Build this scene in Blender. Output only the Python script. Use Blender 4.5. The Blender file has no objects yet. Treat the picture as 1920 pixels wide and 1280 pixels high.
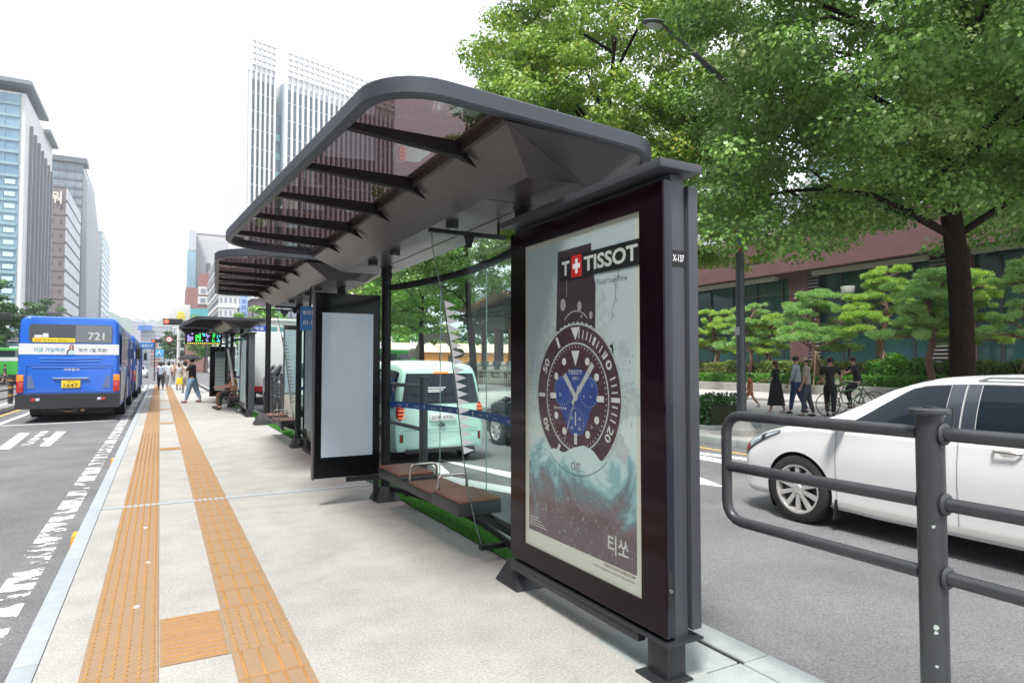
import bpy, bmesh, math, random
import numpy as np
from mathutils import Vector, Matrix, Euler
R=math.radians
random.seed(7)
SC=bpy.context.scene; COL=SC.collection
# ---------------- camera ----------------
YAW,PITCH,F=R(28.8),R(2.05),1200.0
CP=Vector((0,0,1.5))
cam=bpy.data.cameras.new('camera'); cam.lens=F/1920*36; cam.sensor_width=36; cam.clip_end=6000; cam.clip_start=.05
co=bpy.data.objects.new('camera',cam); COL.objects.link(co); co.location=CP
co.rotation_euler=(R(90)+PITCH,0,-YAW); SC.camera=co
SC.render.resolution_x=1024; SC.render.resolution_y=682
# ---------------- world, sun, exposure ----------------
w=bpy.data.worlds.new('World'); SC.world=w; w.use_nodes=True
nt=w.node_tree; nt.nodes.clear()
sky=nt.nodes.new('ShaderNodeTexSky'); sky.sky_type='NISHITA'; sky.sun_disc=False
SEL,SAZ=R(62),R(225)      # soft sun from behind and to the left of the camera
sky.sun_elevation=SEL; sky.sun_rotation=SAZ; sky.dust_density=4; sky.air_density=1.2; sky.ozone_density=1
mx=nt.nodes.new('ShaderNodeMixRGB'); mx.inputs[0].default_value=.8; mx.inputs[2].default_value=(9.6,9.9,10.3,1)
bg=nt.nodes.new('ShaderNodeBackground'); bg.inputs[1].default_value=.092
wo=nt.nodes.new('ShaderNodeOutputWorld')
nt.links.new(sky.outputs[0],mx.inputs[1]); nt.links.new(mx.outputs[0],bg.inputs[0]); nt.links.new(bg.outputs[0],wo.inputs[0])
sl=bpy.data.lights.new('sun','SUN'); sl.energy=2.7; sl.angle=R(12); sl.color=(1,.96,.9)
so=bpy.data.objects.new('sun',sl); COL.objects.link(so)
sd=Vector((math.sin(SAZ)*math.cos(SEL),math.cos(SAZ)*math.cos(SEL),math.sin(SEL)))
so.rotation_euler=sd.to_track_quat('Z','Y').to_euler(); so.location=(20,-10,60)
SC.view_settings.view_transform='Standard'; SC.view_settings.look='None'; SC.view_settings.gamma=1
SC.view_settings.exposure=1.13
SC.cycles.max_bounces=8; SC.cycles.transparent_max_bounces=24; SC.cycles.use_denoising=True
# ---------------- pixel helper: a pixel of the photo to a point on a plane ----------------
_fw=Vector((math.sin(YAW)*math.cos(PITCH),math.cos(YAW)*math.cos(PITCH),math.sin(PITCH)))
_rt=Vector((math.cos(YAW),-math.sin(YAW),0)); _up=_rt.cross(_fw)
def at(px,py,X=None,Y=None,z=None,d=None):
    r=_fw*F+_rt*(px-960)+_up*(640-py)
    t=(X-CP.x)/r.x if X is not None else (Y-CP.y)/r.y if Y is not None else (z-CP.z)/r.z if z is not None else d/F
    return CP+r*t
# ---------------- materials ----------------
_mats={}
def mat(name,col,rough=.6,metal=0,var=0,scale=6,bump=0,bscale=80,coat=0,spec=.5,trans=0,col2=None,emit=0,stretch=None):
    if name in _mats: return _mats[name]
    m=bpy.data.materials.new(name); m.use_nodes=True; t=m.node_tree; b=t.nodes['Principled BSDF']
    b.inputs['Base Color'].default_value=(*col,1); b.inputs['Roughness'].default_value=rough; b.inputs['Metallic'].default_value=metal
    b.inputs['Coat Weight'].default_value=coat; b.inputs['Coat Roughness'].default_value=.05; b.inputs['Specular IOR Level'].default_value=spec
    if emit: b.inputs['Emission Color'].default_value=(*col,1); b.inputs['Emission Strength'].default_value=emit
    tc=t.nodes.new('ShaderNodeTexCoord'); src=tc.outputs['Object']
    if stretch:
        mp=t.nodes.new('ShaderNodeMapping'); mp.inputs['Scale'].default_value=stretch; t.links.new(src,mp.inputs[0]); src=mp.outputs[0]
    if var or col2:
        n=t.nodes.new('ShaderNodeTexNoise'); n.inputs['Scale'].default_value=scale; n.inputs['Detail'].default_value=8; n.inputs['Roughness'].default_value=.65
        t.links.new(src,n.inputs['Vector'])
        r=t.nodes.new('ShaderNodeValToRGB'); r.color_ramp.elements[0].position=.3; r.color_ramp.elements[1].position=.7
        c2=col2 or tuple(min(1,c*(1+var)) for c in col); c1=col if col2 else tuple(c*(1-var) for c in col)
        r.color_ramp.elements[0].color=(*c1,1); r.color_ramp.elements[1].color=(*c2,1)
        t.links.new(n.outputs['Fac'],r.inputs[0]); t.links.new(r.outputs[0],b.inputs['Base Color'])
    if bump:
        n2=t.nodes.new('ShaderNodeTexNoise'); n2.inputs['Scale'].default_value=bscale; n2.inputs['Detail'].default_value=4
        t.links.new(src,n2.inputs['Vector']); bu=t.nodes.new('ShaderNodeBump'); bu.inputs['Strength'].default_value=bump; bu.inputs['Distance'].default_value=.01
        t.links.new(n2.outputs['Fac'],bu.inputs['Height']); t.links.new(bu.outputs[0],b.inputs['Normal'])
    _mats[name]=m; return m
def glassmat(name,tint,fac=.12,rough=.02,ior=1.45):
    if name in _mats: return _mats[name]
    m=bpy.data.materials.new(name); m.use_nodes=True; t=m.node_tree; t.nodes.clear()
    o=t.nodes.new('ShaderNodeOutputMaterial'); tr=t.nodes.new('ShaderNodeBsdfTransparent'); tr.inputs[0].default_value=(*tint,1)
    g=t.nodes.new('ShaderNodeBsdfGlossy'); g.inputs['Roughness'].default_value=rough; g.inputs[0].default_value=(.95,.97,1,1)
    mi=t.nodes.new('ShaderNodeMixShader'); lw=t.nodes.new('ShaderNodeLayerWeight'); lw.inputs[0].default_value=.5   # Schlick, same from both sides
    pw=t.nodes.new('ShaderNodeMath'); pw.operation='POWER'; pw.inputs[1].default_value=5; t.links.new(lw.outputs['Facing'],pw.inputs[0])
    f0=((ior-1)/(ior+1))**2; fr=t.nodes.new('ShaderNodeMath'); fr.operation='MULTIPLY_ADD'; fr.inputs[1].default_value=(1-f0)*.8; fr.inputs[2].default_value=f0; t.links.new(pw.outputs[0],fr.inputs[0])
    t.links.new(fr.outputs[0],mi.inputs[0]); t.links.new(tr.outputs[0],mi.inputs[1]); t.links.new(g.outputs[0],mi.inputs[2]); t.links.new(mi.outputs[0],o.inputs[0])
    _mats[name]=m; return m
def speckle(name,dark,light,mid,sc1,sc2,rough=.9,bump=.3,seam=None):
    """concrete / asphalt: broad tone noise times fine aggregate"""
    m=bpy.data.materials.new(name); m.use_nodes=True; t=m.node_tree; b=t.nodes['Principled BSDF']; b.inputs['Roughness'].default_value=rough
    b.inputs['Specular IOR Level'].default_value=.3
    tc=t.nodes.new('ShaderNodeTexCoord')
    def noise(s,d=6,r=.6):
        n=t.nodes.new('ShaderNodeTexNoise'); n.inputs['Scale'].default_value=s; n.inputs['Detail'].default_value=d; n.inputs['Roughness'].default_value=r
        t.links.new(tc.outputs['Object'],n.inputs['Vector']); return n
    def ramp(n,a,bb,c1,c2):
        r=t.nodes.new('ShaderNodeValToRGB'); r.color_ramp.elements[0].position=a; r.color_ramp.elements[1].position=bb
        r.color_ramp.elements[0].color=(*c1,1); r.color_ramp.elements[1].color=(*c2,1); t.links.new(n.outputs['Fac'],r.inputs[0]); return r
    r1=ramp(noise(sc1,10,.62),.36,.62,dark,light)
    r2=ramp(noise(sc2,3,.8),.34,.66,(mid,mid,mid),(1.25,1.25,1.25))
    r3=ramp(noise(sc1*.17,3,.5),.35,.7,(.90,.90,.90),(1.04,1.04,1.02))
    mm=t.nodes.new('ShaderNodeMixRGB'); mm.blend_type='MULTIPLY'; mm.inputs[0].default_value=1
    t.links.new(r1.outputs[0],mm.inputs[1]); t.links.new(r2.outputs[0],mm.inputs[2])
    m3=t.nodes.new('ShaderNodeMixRGB'); m3.blend_type='MULTIPLY'; m3.inputs[0].default_value=1
    t.links.new(mm.outputs[0],m3.inputs[1]); t.links.new(r3.outputs[0],m3.inputs[2])
    vo=t.nodes.new('ShaderNodeTexVoronoi'); vo.inputs['Scale'].default_value=1.15; vo.inputs['Randomness'].default_value=1; t.links.new(tc.outputs['Object'],vo.inputs['Vector'])
    rv=t.nodes.new('ShaderNodeValToRGB'); rv.color_ramp.elements[0].position=.022; rv.color_ramp.elements[0].color=(.55,.55,.56,1); rv.color_ramp.elements[1].position=.032; rv.color_ramp.elements[1].color=(1,1,1,1); t.links.new(vo.outputs['Distance'],rv.inputs[0])
    m5=t.nodes.new('ShaderNodeMixRGB'); m5.blend_type='MULTIPLY'; m5.inputs[0].default_value=1; t.links.new(m3.outputs[0],m5.inputs[1]); t.links.new(rv.outputs[0],m5.inputs[2]); m3=m5
    r6=ramp(noise(sc1*.55,12,.75),.30,.44,(.87,.865,.86),(1,1,1)); m6=t.nodes.new('ShaderNodeMixRGB'); m6.blend_type='MULTIPLY'; m6.inputs[0].default_value=1; t.links.new(m3.outputs[0],m6.inputs[1]); t.links.new(r6.outputs[0],m6.inputs[2]); m3=m6
    t.links.new(m3.outputs[0],b.inputs['Base Color'])
    bu=t.nodes.new('ShaderNodeBump'); bu.inputs['Strength'].default_value=bump; bu.inputs['Distance'].default_value=.006
    t.links.new(r2.outputs[0],bu.inputs['Height']); t.links.new(bu.outputs[0],b.inputs['Normal'])
    _mats[name]=m; return m
def paint(name,col,wear=.45,scale=9,streak=(1,1,1)):
    """road paint with worn holes through to the asphalt"""
    m=bpy.data.materials.new(name); m.use_nodes=True; t=m.node_tree; b=t.nodes['Principled BSDF']; b.inputs['Base Color'].default_value=(*col,1); b.inputs['Roughness'].default_value=.7
    o=t.nodes['Material Output']; tc=t.nodes.new('ShaderNodeTexCoord'); mp=t.nodes.new('ShaderNodeMapping'); mp.inputs['Scale'].default_value=streak
    n=t.nodes.new('ShaderNodeTexNoise'); n.inputs['Scale'].default_value=scale; n.inputs['Detail'].default_value=9; n.inputs['Roughness'].default_value=.7
    t.links.new(tc.outputs['Object'],mp.inputs[0]); t.links.new(mp.outputs[0],n.inputs['Vector'])
    r=t.nodes.new('ShaderNodeValToRGB'); r.color_ramp.elements[0].position=wear-.02; r.color_ramp.elements[1].position=wear+.02
    t.links.new(n.outputs['Fac'],r.inputs[0]); tr=t.nodes.new('ShaderNodeBsdfTransparent'); mi=t.nodes.new('ShaderNodeMixShader')
    t.links.new(r.outputs[0],mi.inputs[0]); t.links.new(tr.outputs[0],mi.inputs[1]); t.links.new(b.outputs[0],mi.inputs[2]); t.links.new(mi.outputs[0],o.inputs[0])
    _mats[name]=m; return m
def leafmat(name,c1,c2,c3=None,trans=.35,rough=.5):
    m=bpy.data.materials.new(name); m.use_nodes=True; t=m.node_tree; t.nodes.clear()
    o=t.nodes.new('ShaderNodeOutputMaterial'); g=t.nodes.new('ShaderNodeNewGeometry'); tc=t.nodes.new('ShaderNodeTexCoord')
    n=t.nodes.new('ShaderNodeTexNoise'); n.inputs['Scale'].default_value=.55; n.inputs['Detail'].default_value=4
    t.links.new(tc.outputs['Object'],n.inputs['Vector'])
    ad=t.nodes.new('ShaderNodeMath'); ad.operation='MULTIPLY_ADD'; ad.inputs[1].default_value=.45; t.links.new(g.outputs['Random Per Island'],ad.inputs[0])
    sc=t.nodes.new('ShaderNodeMath'); sc.operation='MULTIPLY_ADD'; sc.inputs[1].default_value=1.3; sc.inputs[2].default_value=-.35; t.links.new(n.outputs['Fac'],sc.inputs[0])
    t.links.new(sc.outputs[0],ad.inputs[2])
    r=t.nodes.new('ShaderNodeValToRGB'); e=r.color_ramp.elements; e[0].position=.1; e[0].color=(*c1,1); e[1].position=.75; e[1].color=(*c2,1)
    if c3: x=e.new(.90); x.color=(*c3,1)
    t.links.new(ad.outputs[0],r.inputs[0])
    p=t.nodes.new('ShaderNodeBsdfPrincipled'); p.inputs['Roughness'].default_value=.42; p.inputs['Specular IOR Level'].default_value=.55
    tl=t.nodes.new('ShaderNodeBsdfTranslucent'); mi=t.nodes.new('ShaderNodeMixShader'); mi.inputs[0].default_value=trans
    t.links.new(r.outputs[0],p.inputs['Base Color']); t.links.new(r.outputs[0],tl.inputs[0])
    t.links.new(p.outputs[0],mi.inputs[1]); t.links.new(tl.outputs[0],mi.inputs[2]); t.links.new(mi.outputs[0],o.inputs[0])
    _mats[name]=m; return m
# ---------------- mesh builder ----------------
class MB:
    def __init__(s): s.v=[]; s.f=[]; s.mi=[]; s.k=0; s.T=None
    def add(s,vs,fs):
        b=len(s.v)
        for p in vs:
            p=Vector(p)
            if s.T is not None: p=s.T@p
            s.v.append(p)
        for f in fs: s.f.append([b+i for i in f]); s.mi.append(s.k)
        return s
    def box(s,a,b):
        (x0,y0,z0),(x1,y1,z1)=[min(a[i],b[i]) for i in range(3)],[max(a[i],b[i]) for i in range(3)]
        return s.add([(x0,y0,z0),(x1,y0,z0),(x1,y1,z0),(x0,y1,z0),(x0,y0,z1),(x1,y0,z1),(x1,y1,z1),(x0,y1,z1)],
            [(0,3,2,1),(4,5,6,7),(0,1,5,4),(1,2,6,5),(2,3,7,6),(3,0,4,7)])
    def obox(s,c,ux,uy,uz):
        c,ux,uy,uz=map(Vector,(c,ux,uy,uz)); vs=[]
        for k in (-.5,.5):
            for i,j in ((-.5,-.5),(.5,-.5),(.5,.5),(-.5,.5)): vs.append(c+ux*i+uy*j+uz*k)
        return s.add(vs,[(0,3,2,1),(4,5,6,7),(0,1,5,4),(1,2,6,5),(2,3,7,6),(3,0,4,7)])
    def beam(s,p,q,wd,h,up=(0,0,1)):
        p,q=Vector(p),Vector(q); d=q-p; a=d.normalized().cross(Vector(up)).normalized(); u=a.cross(d.normalized())
        return s.obox((p+q)/2,a*wd,d,u*h)
    def quad(s,*p): return s.add(p,[tuple(range(len(p)))])
    def poly(s,pts,th=None,n=(0,0,1)):
        k=len(pts)
        if th is None: return s.add(pts,[tuple(range(k))])
        n=Vector(n)*th; vs=[Vector(p) for p in pts]+[Vector(p)+n for p in pts]
        return s.add(vs,[tuple(range(k))[::-1],tuple(range(k,2*k))]+[(i,(i+1)%k,k+(i+1)%k,k+i) for i in range(k)])
    def tube(s,pts,r,n=10,caps=True,closed=False,sx=1):
        pts=[Vector(p) for p in pts]; m=len(pts); rs=r if isinstance(r,(list,tuple)) else [r]*m
        vs=[]; prev=None
        for i,p in enumerate(pts):
            if closed: d=(pts[(i+1)%m]-pts[i-1])
            else: d=pts[min(i+1,m-1)]-pts[max(i-1,0)]
            d.normalize()
            if prev is None:
                a=d.orthogonal().normalized() if abs(d.z)>.9 else d.cross(Vector((0,0,1))).normalized()
            else:
                a=prev-d*prev.dot(d); a=a.normalized() if a.length>1e-6 else d.orthogonal().normalized()
            prev=a; b=d.cross(a)
            for k in range(n):
                t=2*math.pi*k/n; vs.append(p+(a*math.cos(t)*sx+b*math.sin(t))*rs[i])
        fs=[]
        for i in range(m if closed else m-1):
            j=(i+1)%m
            for k in range(n): fs.append((i*n+k,i*n+(k+1)%n,j*n+(k+1)%n,j*n+k))
        if caps and not closed: fs+= [tuple(range(n))[::-1],tuple((m-1)*n+k for k in range(n))]
        return s.add(vs,fs)
    def cyl(s,p,q,r0,r1=None,n=16): return s.tube([p,q],[r0,r0 if r1 is None else r1],n)
    def lathe(s,prof,c=(0,0,0),axis='z',n=24,ang=2*math.pi):
        c=Vector(c); vs=[]; m=len(prof)
        for k in range(n):
            t=ang*k/n; cs,sn=math.cos(t),math.sin(t)
            for r,h in prof:
                if axis=='z': q=(r*cs,r*sn,h)
                elif axis=='x': q=(h,r*cs,r*sn)
                else: q=(r*sn,h,r*cs)
                vs.append(c+Vector(q))
        fs=[]
        for k in range(n):
            j=(k+1)%n
            for i in range(m-1): fs.append((k*m+i,j*m+i,j*m+i+1,k*m+i+1))
        return s.add(vs,fs)
    def sphere(s,c,rx,ry=None,rz=None,n=12,m=8):
        ry=rx if ry is None else ry; rz=rx if rz is None else rz
        c=Vector(c); vs=[c+Vector((0,0,-rz))]
        for i in range(1,m):
            a=-math.pi/2+math.pi*i/m
            for k in range(n):
                t=2*math.pi*k/n; vs.append(c+Vector((rx*math.cos(a)*math.cos(t),ry*math.cos(a)*math.sin(t),rz*math.sin(a))))
        vs.append(c+Vector((0,0,rz))); fs=[]
        for k in range(n): fs.append((0,1+(k+1)%n,1+k)); fs.append((len(vs)-1,1+(m-2)*n+k,1+(m-2)*n+(k+1)%n))
        for i in range(m-2):
            for k in range(n): fs.append((1+i*n+k,1+i*n+(k+1)%n,1+(i+1)*n+(k+1)%n,1+(i+1)*n+k))
        return s.add(vs,fs)
    def frustum(s,x0,y0,x1,y1,z0,x2,y2,x3,y3,z1):
        return s.add([(x0,y0,z0),(x1,y0,z0),(x1,y1,z0),(x0,y1,z0),(x2,y2,z1),(x3,y2,z1),(x3,y3,z1),(x2,y3,z1)],
            [(0,3,2,1),(4,5,6,7),(0,1,5,4),(1,2,6,5),(2,3,7,6),(3,0,4,7)])
    def build(s,name,mats,parent=None,bevel=0,seg=2,smooth=30,weld=False):
        me=bpy.data.meshes.new(name); me.from_pydata([tuple(v) for v in s.v],[],s.f)
        mats=mats if isinstance(mats,(list,tuple)) else [mats]
        for m in mats: me.materials.append(m)
        if len(mats)>1: me.polygons.foreach_set('material_index',s.mi)
        if bevel or weld:
            bm=bmesh.new(); bm.from_mesh(me)
            if weld: bmesh.ops.remove_doubles(bm,verts=bm.verts,dist=1e-4)
            if bevel:
                es=[e for e in bm.edges if len(e.link_faces)==2 and e.calc_face_angle(0)>R(30)]
                bmesh.ops.bevel(bm,geom=es,offset=bevel,segments=seg,profile=.6,affect='EDGES',clamp_overlap=True)
            bm.to_mesh(me); bm.free()
        if smooth:
            me.polygons.foreach_set('use_smooth',[True]*len(me.polygons)); me.set_sharp_from_angle(angle=R(smooth))
        me.update()
        o=bpy.data.objects.new(name,me); COL.objects.link(o)
        if parent is not None: o.parent=parent
        return o
def tag(o,label=None,cat=None,group=None,kind=None):
    if label: o['label']=label
    if cat: o['category']=cat
    if group: o['group']=group
    if kind: o['kind']=kind
    return o
def thing(name,label,cat,loc=(0,0,0),rz=0,group=None):
    o=bpy.data.objects.new(name,None); o.empty_display_size=.2; COL.objects.link(o); o.location=loc; o.rotation_euler=(0,0,rz)
    return tag(o,label,cat,group)
def struct(o): o['kind']='structure'; return o
_kids={}
def copy_tree(o,label=None,loc=None,rz=None,group=None,parent=None,scale=None):
    c=o.copy(); COL.objects.link(c); c.parent=parent
    if parent is None:
        if label: c['label']=label
        if group: c['group']=group
        if loc is not None: c.location=loc
        if rz is not None: c.rotation_euler=(0,0,rz)
        if scale is not None: c.scale=scale
    for ch in [x for x in bpy.data.objects if x.parent is o]: copy_tree(ch,parent=c)
    return c
# text: mesh laid on a plane; origin O lower left, U right, V up, width/height in metres
def text_mesh(mb,s,O,U,V,wd,ht,bold=0,fit=True,curve=None,lift=0,thick=0):
    cu=bpy.data.curves.new('t','FONT'); cu.body=s; cu.offset=bold; cu.resolution_u=3; cu.size=1
    o=bpy.data.objects.new('t',cu); COL.objects.link(o); dg=bpy.context.evaluated_depsgraph_get()
    me=bpy.data.meshes.new_from_object(o.evaluated_get(dg)); bpy.data.objects.remove(o); bpy.data.curves.remove(cu)
    P=[v.co.copy() for v in me.vertices]
    if not P: return mb
    x0=min(p.x for p in P);x1=max(p.x for p in P);y0=min(p.y for p in P);y1=max(p.y for p in P)
    sy=ht/(y1-y0); sx=wd/(x1-x0) if fit else sy
    O,U,V=Vector(O),Vector(U),Vector(V); N=U.cross(V)
    mb.add([O+U*((p.x-x0)*sx)+V*((p.y-y0)*sy)+N*lift for p in P],[tuple(f.vertices) for f in me.polygons])
    bpy.data.meshes.remove(me); return mb
# skin-modifier surface from a skeleton
def skin_obj(name,verts,edges,radii,m,parent=None,sub=1,root=0):
    me=bpy.data.meshes.new(name); bm=bmesh.new(); L=bm.verts.layers.skin.verify(); vs=[]
    for i,(p,r) in enumerate(zip(verts,radii)):
        v=bm.verts.new(p); v[L].radius=(r,r) if not isinstance(r,tuple) else r; v[L].use_root=(i==root); vs.append(v)
    for a,b in edges: bm.edges.new((vs[a],vs[b]))
    bm.to_mesh(me); bm.free()
    o=bpy.data.objects.new(name,me); COL.objects.link(o); o.modifiers.new('s','SKIN').use_smooth_shade=True
    if sub: sm=o.modifiers.new('u','SUBSURF'); sm.levels=sub; sm.render_levels=sub
    dg=bpy.context.evaluated_depsgraph_get(); nm=bpy.data.meshes.new_from_object(o.evaluated_get(dg))
    o.modifiers.clear(); o.data=nm; bpy.data.meshes.remove(me); nm.name=name
    nm.materials.clear(); nm.materials.append(m)
    nm.polygons.foreach_set('use_smooth',[True]*len(nm.polygons))
    if parent is not None: o.parent=parent
    return o
# ---------------- shared materials ----------------
M_conc=speckle('concrete',(.335,.330,.316),(.395,.389,.372),.76,2.6,70,.9,.5)
M_asph=speckle('asphalt',(.155,.157,.165),(.215,.217,.225),.55,.8,75,.95,.6)
M_kerb=mat('kerb_granite',(.33,.36,.395),.6,var=.1,scale=9,bump=.15)
M_gran=speckle('granite_slab',(.27,.305,.31),(.36,.39,.385),.85,3,180,.7,.15)
M_pave=speckle('sidewalk_pavers',(.36,.35,.35),(.50,.49,.48),.8,1.2,60,.85,.2)
M_steel=mat('charcoal_steel',(.010,.0105,.013),.45,metal=0,spec=.25,var=.12,scale=7,bump=.04,bscale=200)
M_rim=mat('canopy_rim_steel',(.050,.056,.070),.42,metal=.1,var=.12,scale=2)
M_soff=mat('soffit_metal',(.078,.071,.074),.34,metal=.3,var=.22,scale=2.2,stretch=(1,.3,1))
M_black=mat('black_gloss',(.004,.004,.005),.10,var=.1,spec=.22)
M_maroon=mat('maroon_gloss',(.007,.001,.004),.1,spec=.18)
M_dgrey=mat('dark_grey_metal',(.020,.021,.025),.45,metal=.0,var=.1)
M_lgrey=mat('panel_grey_metal',(.052,.055,.066),.45,metal=.05,var=.05)
M_blk=mat('black_matt',(.012,.012,.013),.7,var=.1)
M_chrome=mat('brushed_steel',(.5,.46,.42),.25,metal=1,var=.1)
M_white=mat('white_decal',(.78,.78,.80),.6)
M_glass=glassmat('clear_glass',(.86,.955,.925),ior=1.3)
M_roofglass=glassmat('tinted_roof_glass',(.19,.135,.138),ior=2.1)
M_wood=mat('bench_wood',(.19,.075,.045),.45,var=.2,scale=12,stretch=(6,1,6),bump=.05)
M_rubber=mat('tyre_rubber',(.018,.018,.019),.85,var=.15,bump=.1)
M_rimm=mat('alloy_rim',(.62,.61,.60),.28,metal=.5)
M_carglass=mat('car_window_glass',(.012,.018,.026),.05,spec=.22)
# ---------------- ground ----------------
def sheet(name,x0,y0,x1,y1,z,m,th=0):
    b=MB()
    if th: b.box((x0,y0,z-th),(x1,y1,z))
    else: b.quad((x0,y0,z),(x1,y0,z),(x1,y1,z),(x0,y1,z))
    return b.build(name,m,smooth=0)
struct(sheet('asphalt_road',-900,-300,900,1500,-.15,M_asph))
KX=-.62; PX=2.79                                   # platform from kerb to road edge
pl=MB()
cuts=[-9.5,-3.8,1.95,7.9,13.7,19.5,25.3,31.1,36.9,42.7,48.5,54.3]
for a,b in zip(cuts[:-1],cuts[1:]):
    pl.box((KX+.115,a+.006,-.16),(2.36,b-.006,0))
struct(pl.build('platform_slab',M_conc,bevel=.004,seg=1))
j=MB()
for c in cuts[1:-1]: j.box((KX+.12,c-.006,-.16),(2.36,c+.006,-.006))
j.box((KX+.12,7.85,.0),(2.355,7.945,.0085))
struct(j.build('platform_joint',M_kerb,smooth=0))
kb=MB()
for i in range(32): kb.box((KX,-8+i*2+.002,-.155),(KX+.113,-6+i*2-.002,.004))
struct(kb.build('platform_kerb',M_kerb,bevel=.008))
gr=MB()
gr.box((2.62,2.32,-.155),(PX,54,.0))
for x0,x1,y0,y1 in ((2.10,2.58,2.33,2.9),(2.10,2.585,1.55,2.318),(2.595,PX,1.55,2.31),(1.55,2.09,1.2,2.2),(2.10,PX,.7,1.54),(2.10,PX,-.5,.69),(2.10,PX,-3,-.51)):
    gr.box((x0,y0,-.155),(x1,y1,.001))
struct(gr.build('granite_paving',M_gran,bevel=.004,seg=1))
struct(sheet('granite_bed',2.05,-9,PX-.01,54,-.012,M_blk,.13))
# turf strip
tf=np.random.default_rng(3)
def grass(name,x0,x1,y0,y1,z,n,h,m,wd=.004,lean=.4):
    r=tf; X=r.uniform(x0,x1,n); Y=r.uniform(y0,y1,n); a=r.uniform(0,6.28,n); H=h*r.uniform(.6,1.2,n)
    lx=r.normal(0,lean,n)*H; ly=r.normal(0,lean,n)*H
    V=np.zeros((n,3,3)); V[:,0]=np.c_[X-np.cos(a)*wd,Y-np.sin(a)*wd,np.full(n,z)]; V[:,1]=np.c_[X+np.cos(a)*wd,Y+np.sin(a)*wd,np.full(n,z)]; V[:,2]=np.c_[X+lx,Y+ly,z+H]
    return tri_mesh(name,V.reshape(-1,3),3,m)
def tri_mesh(name,V,k,m,parent=None):
    n=len(V)//k; me=bpy.data.meshes.new(name); me.vertices.add(len(V)); me.vertices.foreach_set('co',V.astype(np.float32).ravel())
    me.loops.add(len(V)); me.loops.foreach_set('vertex_index',np.arange(len(V),dtype=np.int32)); me.polygons.add(n)
    me.polygons.foreach_set('loop_start',np.arange(0,len(V),k,dtype=np.int32)); me.materials.append(m); me.update(calc_edges=True)
    o=bpy.data.objects.new(name,me); COL.objects.link(o)
    if parent is not None: o.parent=parent
    return o
M_turf=leafmat('artificial_turf',(.05,.20,.03),(.13,.38,.07),trans=.3)
M_turfb=mat('turf_base',(.03,.11,.015),.9)
tb=MB()
for a,b in ((2.91,8.0),(13.9,18.6),(19.6,26)): tb.box((2.365,a,-.01),(2.615,b,.004))
tbo=tb.build('turf_base',M_turfb); struct(tbo)
gs=grass('artificial_grass',2.36,2.62,2.93,8.0,.003,42000,.03,M_turf)
tag(gs,'strip of bright green artificial grass along the near shelter','grass',kind='stuff')
gs=grass('artificial_grass',2.36,2.62,13.9,26,.003,14000,.035,M_turf,wd=.008)
tag(gs,'green artificial grass beyond the tall pole at the far shelters','grass',kind='stuff')
# tactile paving
M_tact=mat('tactile_ochre',(.31,.195,.105),.8,col2=(.26,.18,.115),scale=7,bump=.15,bscale=150)
M_tacty=mat('tactile_rib_worn',(.36,.19,.06),.75,var=.15,scale=30)
tc=MB(); td=MB()
def dome(x,y,r=.0125,h=.008):
    n=8; vs=[]
    for rr,hh in ((r,0),(r*.8,h*.7),(r*.45,h)):
        for k in range(n): t=6.283*k/n; vs.append((x+rr*math.cos(t),y+rr*math.sin(t),.0065+hh))
    fs=[]
    for i in range(2):
        for k in range(n): fs.append((i*n+k,i*n+(k+1)%n,(i+1)*n+(k+1)%n,(i+1)*n+k))
    fs.append(tuple(range(2*n,3*n))); td.add(vs,fs)
def bar(x0,y0,x1,y1,wd=.016,h=.005):
    b=.0065
    if abs(y1-y0)>abs(x1-x0): a=wd/2; td.frustum(x0-a,y0,x0+a,y1,b,x0-a*.6,y0+.006,x0+a*.6,y1-.006,b+h)
    else: a=wd/2; td.frustum(x0,y0-a,x1,y0+a,b,x0+.006,y0-a*.6,x1-.006,y0+a*.6,b+h)
S=.335
def tile(x,y,kind,near=True,sx=S,sy=S):
    g=.0015
    tc.box((x+g,y+g,-.002),(x+sx-g,y+sy-g,.0065))
    if kind=='dot':
        n=6
        for i in range(6 if sx<.34 else 7):
            for k in range(n if near else n): 
                if near: dome(x+sx*(i+.5)/6,y+sy*(k+.5)/n,.011)
                else: td.box((x+sx*(i+.5)/6-.01,y+sy*(k+.5)/n-.01,.0065),(x+sx*(i+.5)/6+.01,y+sy*(k+.5)/n+.01,.011))
    elif kind=='long':
        for i in range(4 if near else 4): bar(x+sx*(i+.5)/4,y+.012,x+sx*(i+.5)/4,y+sy-.012)
        bar(x+.01,y+.012,x+sx-.01,y+.012,.008,.004)
    elif kind=='cross':
        for i in range(6): bar(x+.012,y+sy*(i+.5)/6,x+sx-.012,y+sy*(i+.5)/6,.016,.006)
y=-1.03
i=0
while y<52:
    tile(-.315,y,'dot' if y<16 else 'long',y<11)
    near=y<20
    k='long'
    if 3.6<y+.1<4.35 or 9.6<y<10 or 7.5<y<7.86: k='dot'
    tile(.35,y,k,y<11)
    y+=S; i+=1
for yy in (-1.7,3.665,3.665+S,12.75,18.4,24.2,30): 
    tile(.0225+.0,yy,'cross',True,.325,S)
struct(tc.build('tactile_paving',M_tact,smooth=0)); struct(td.build('tactile_ribs',M_tacty,smooth=40))
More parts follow.
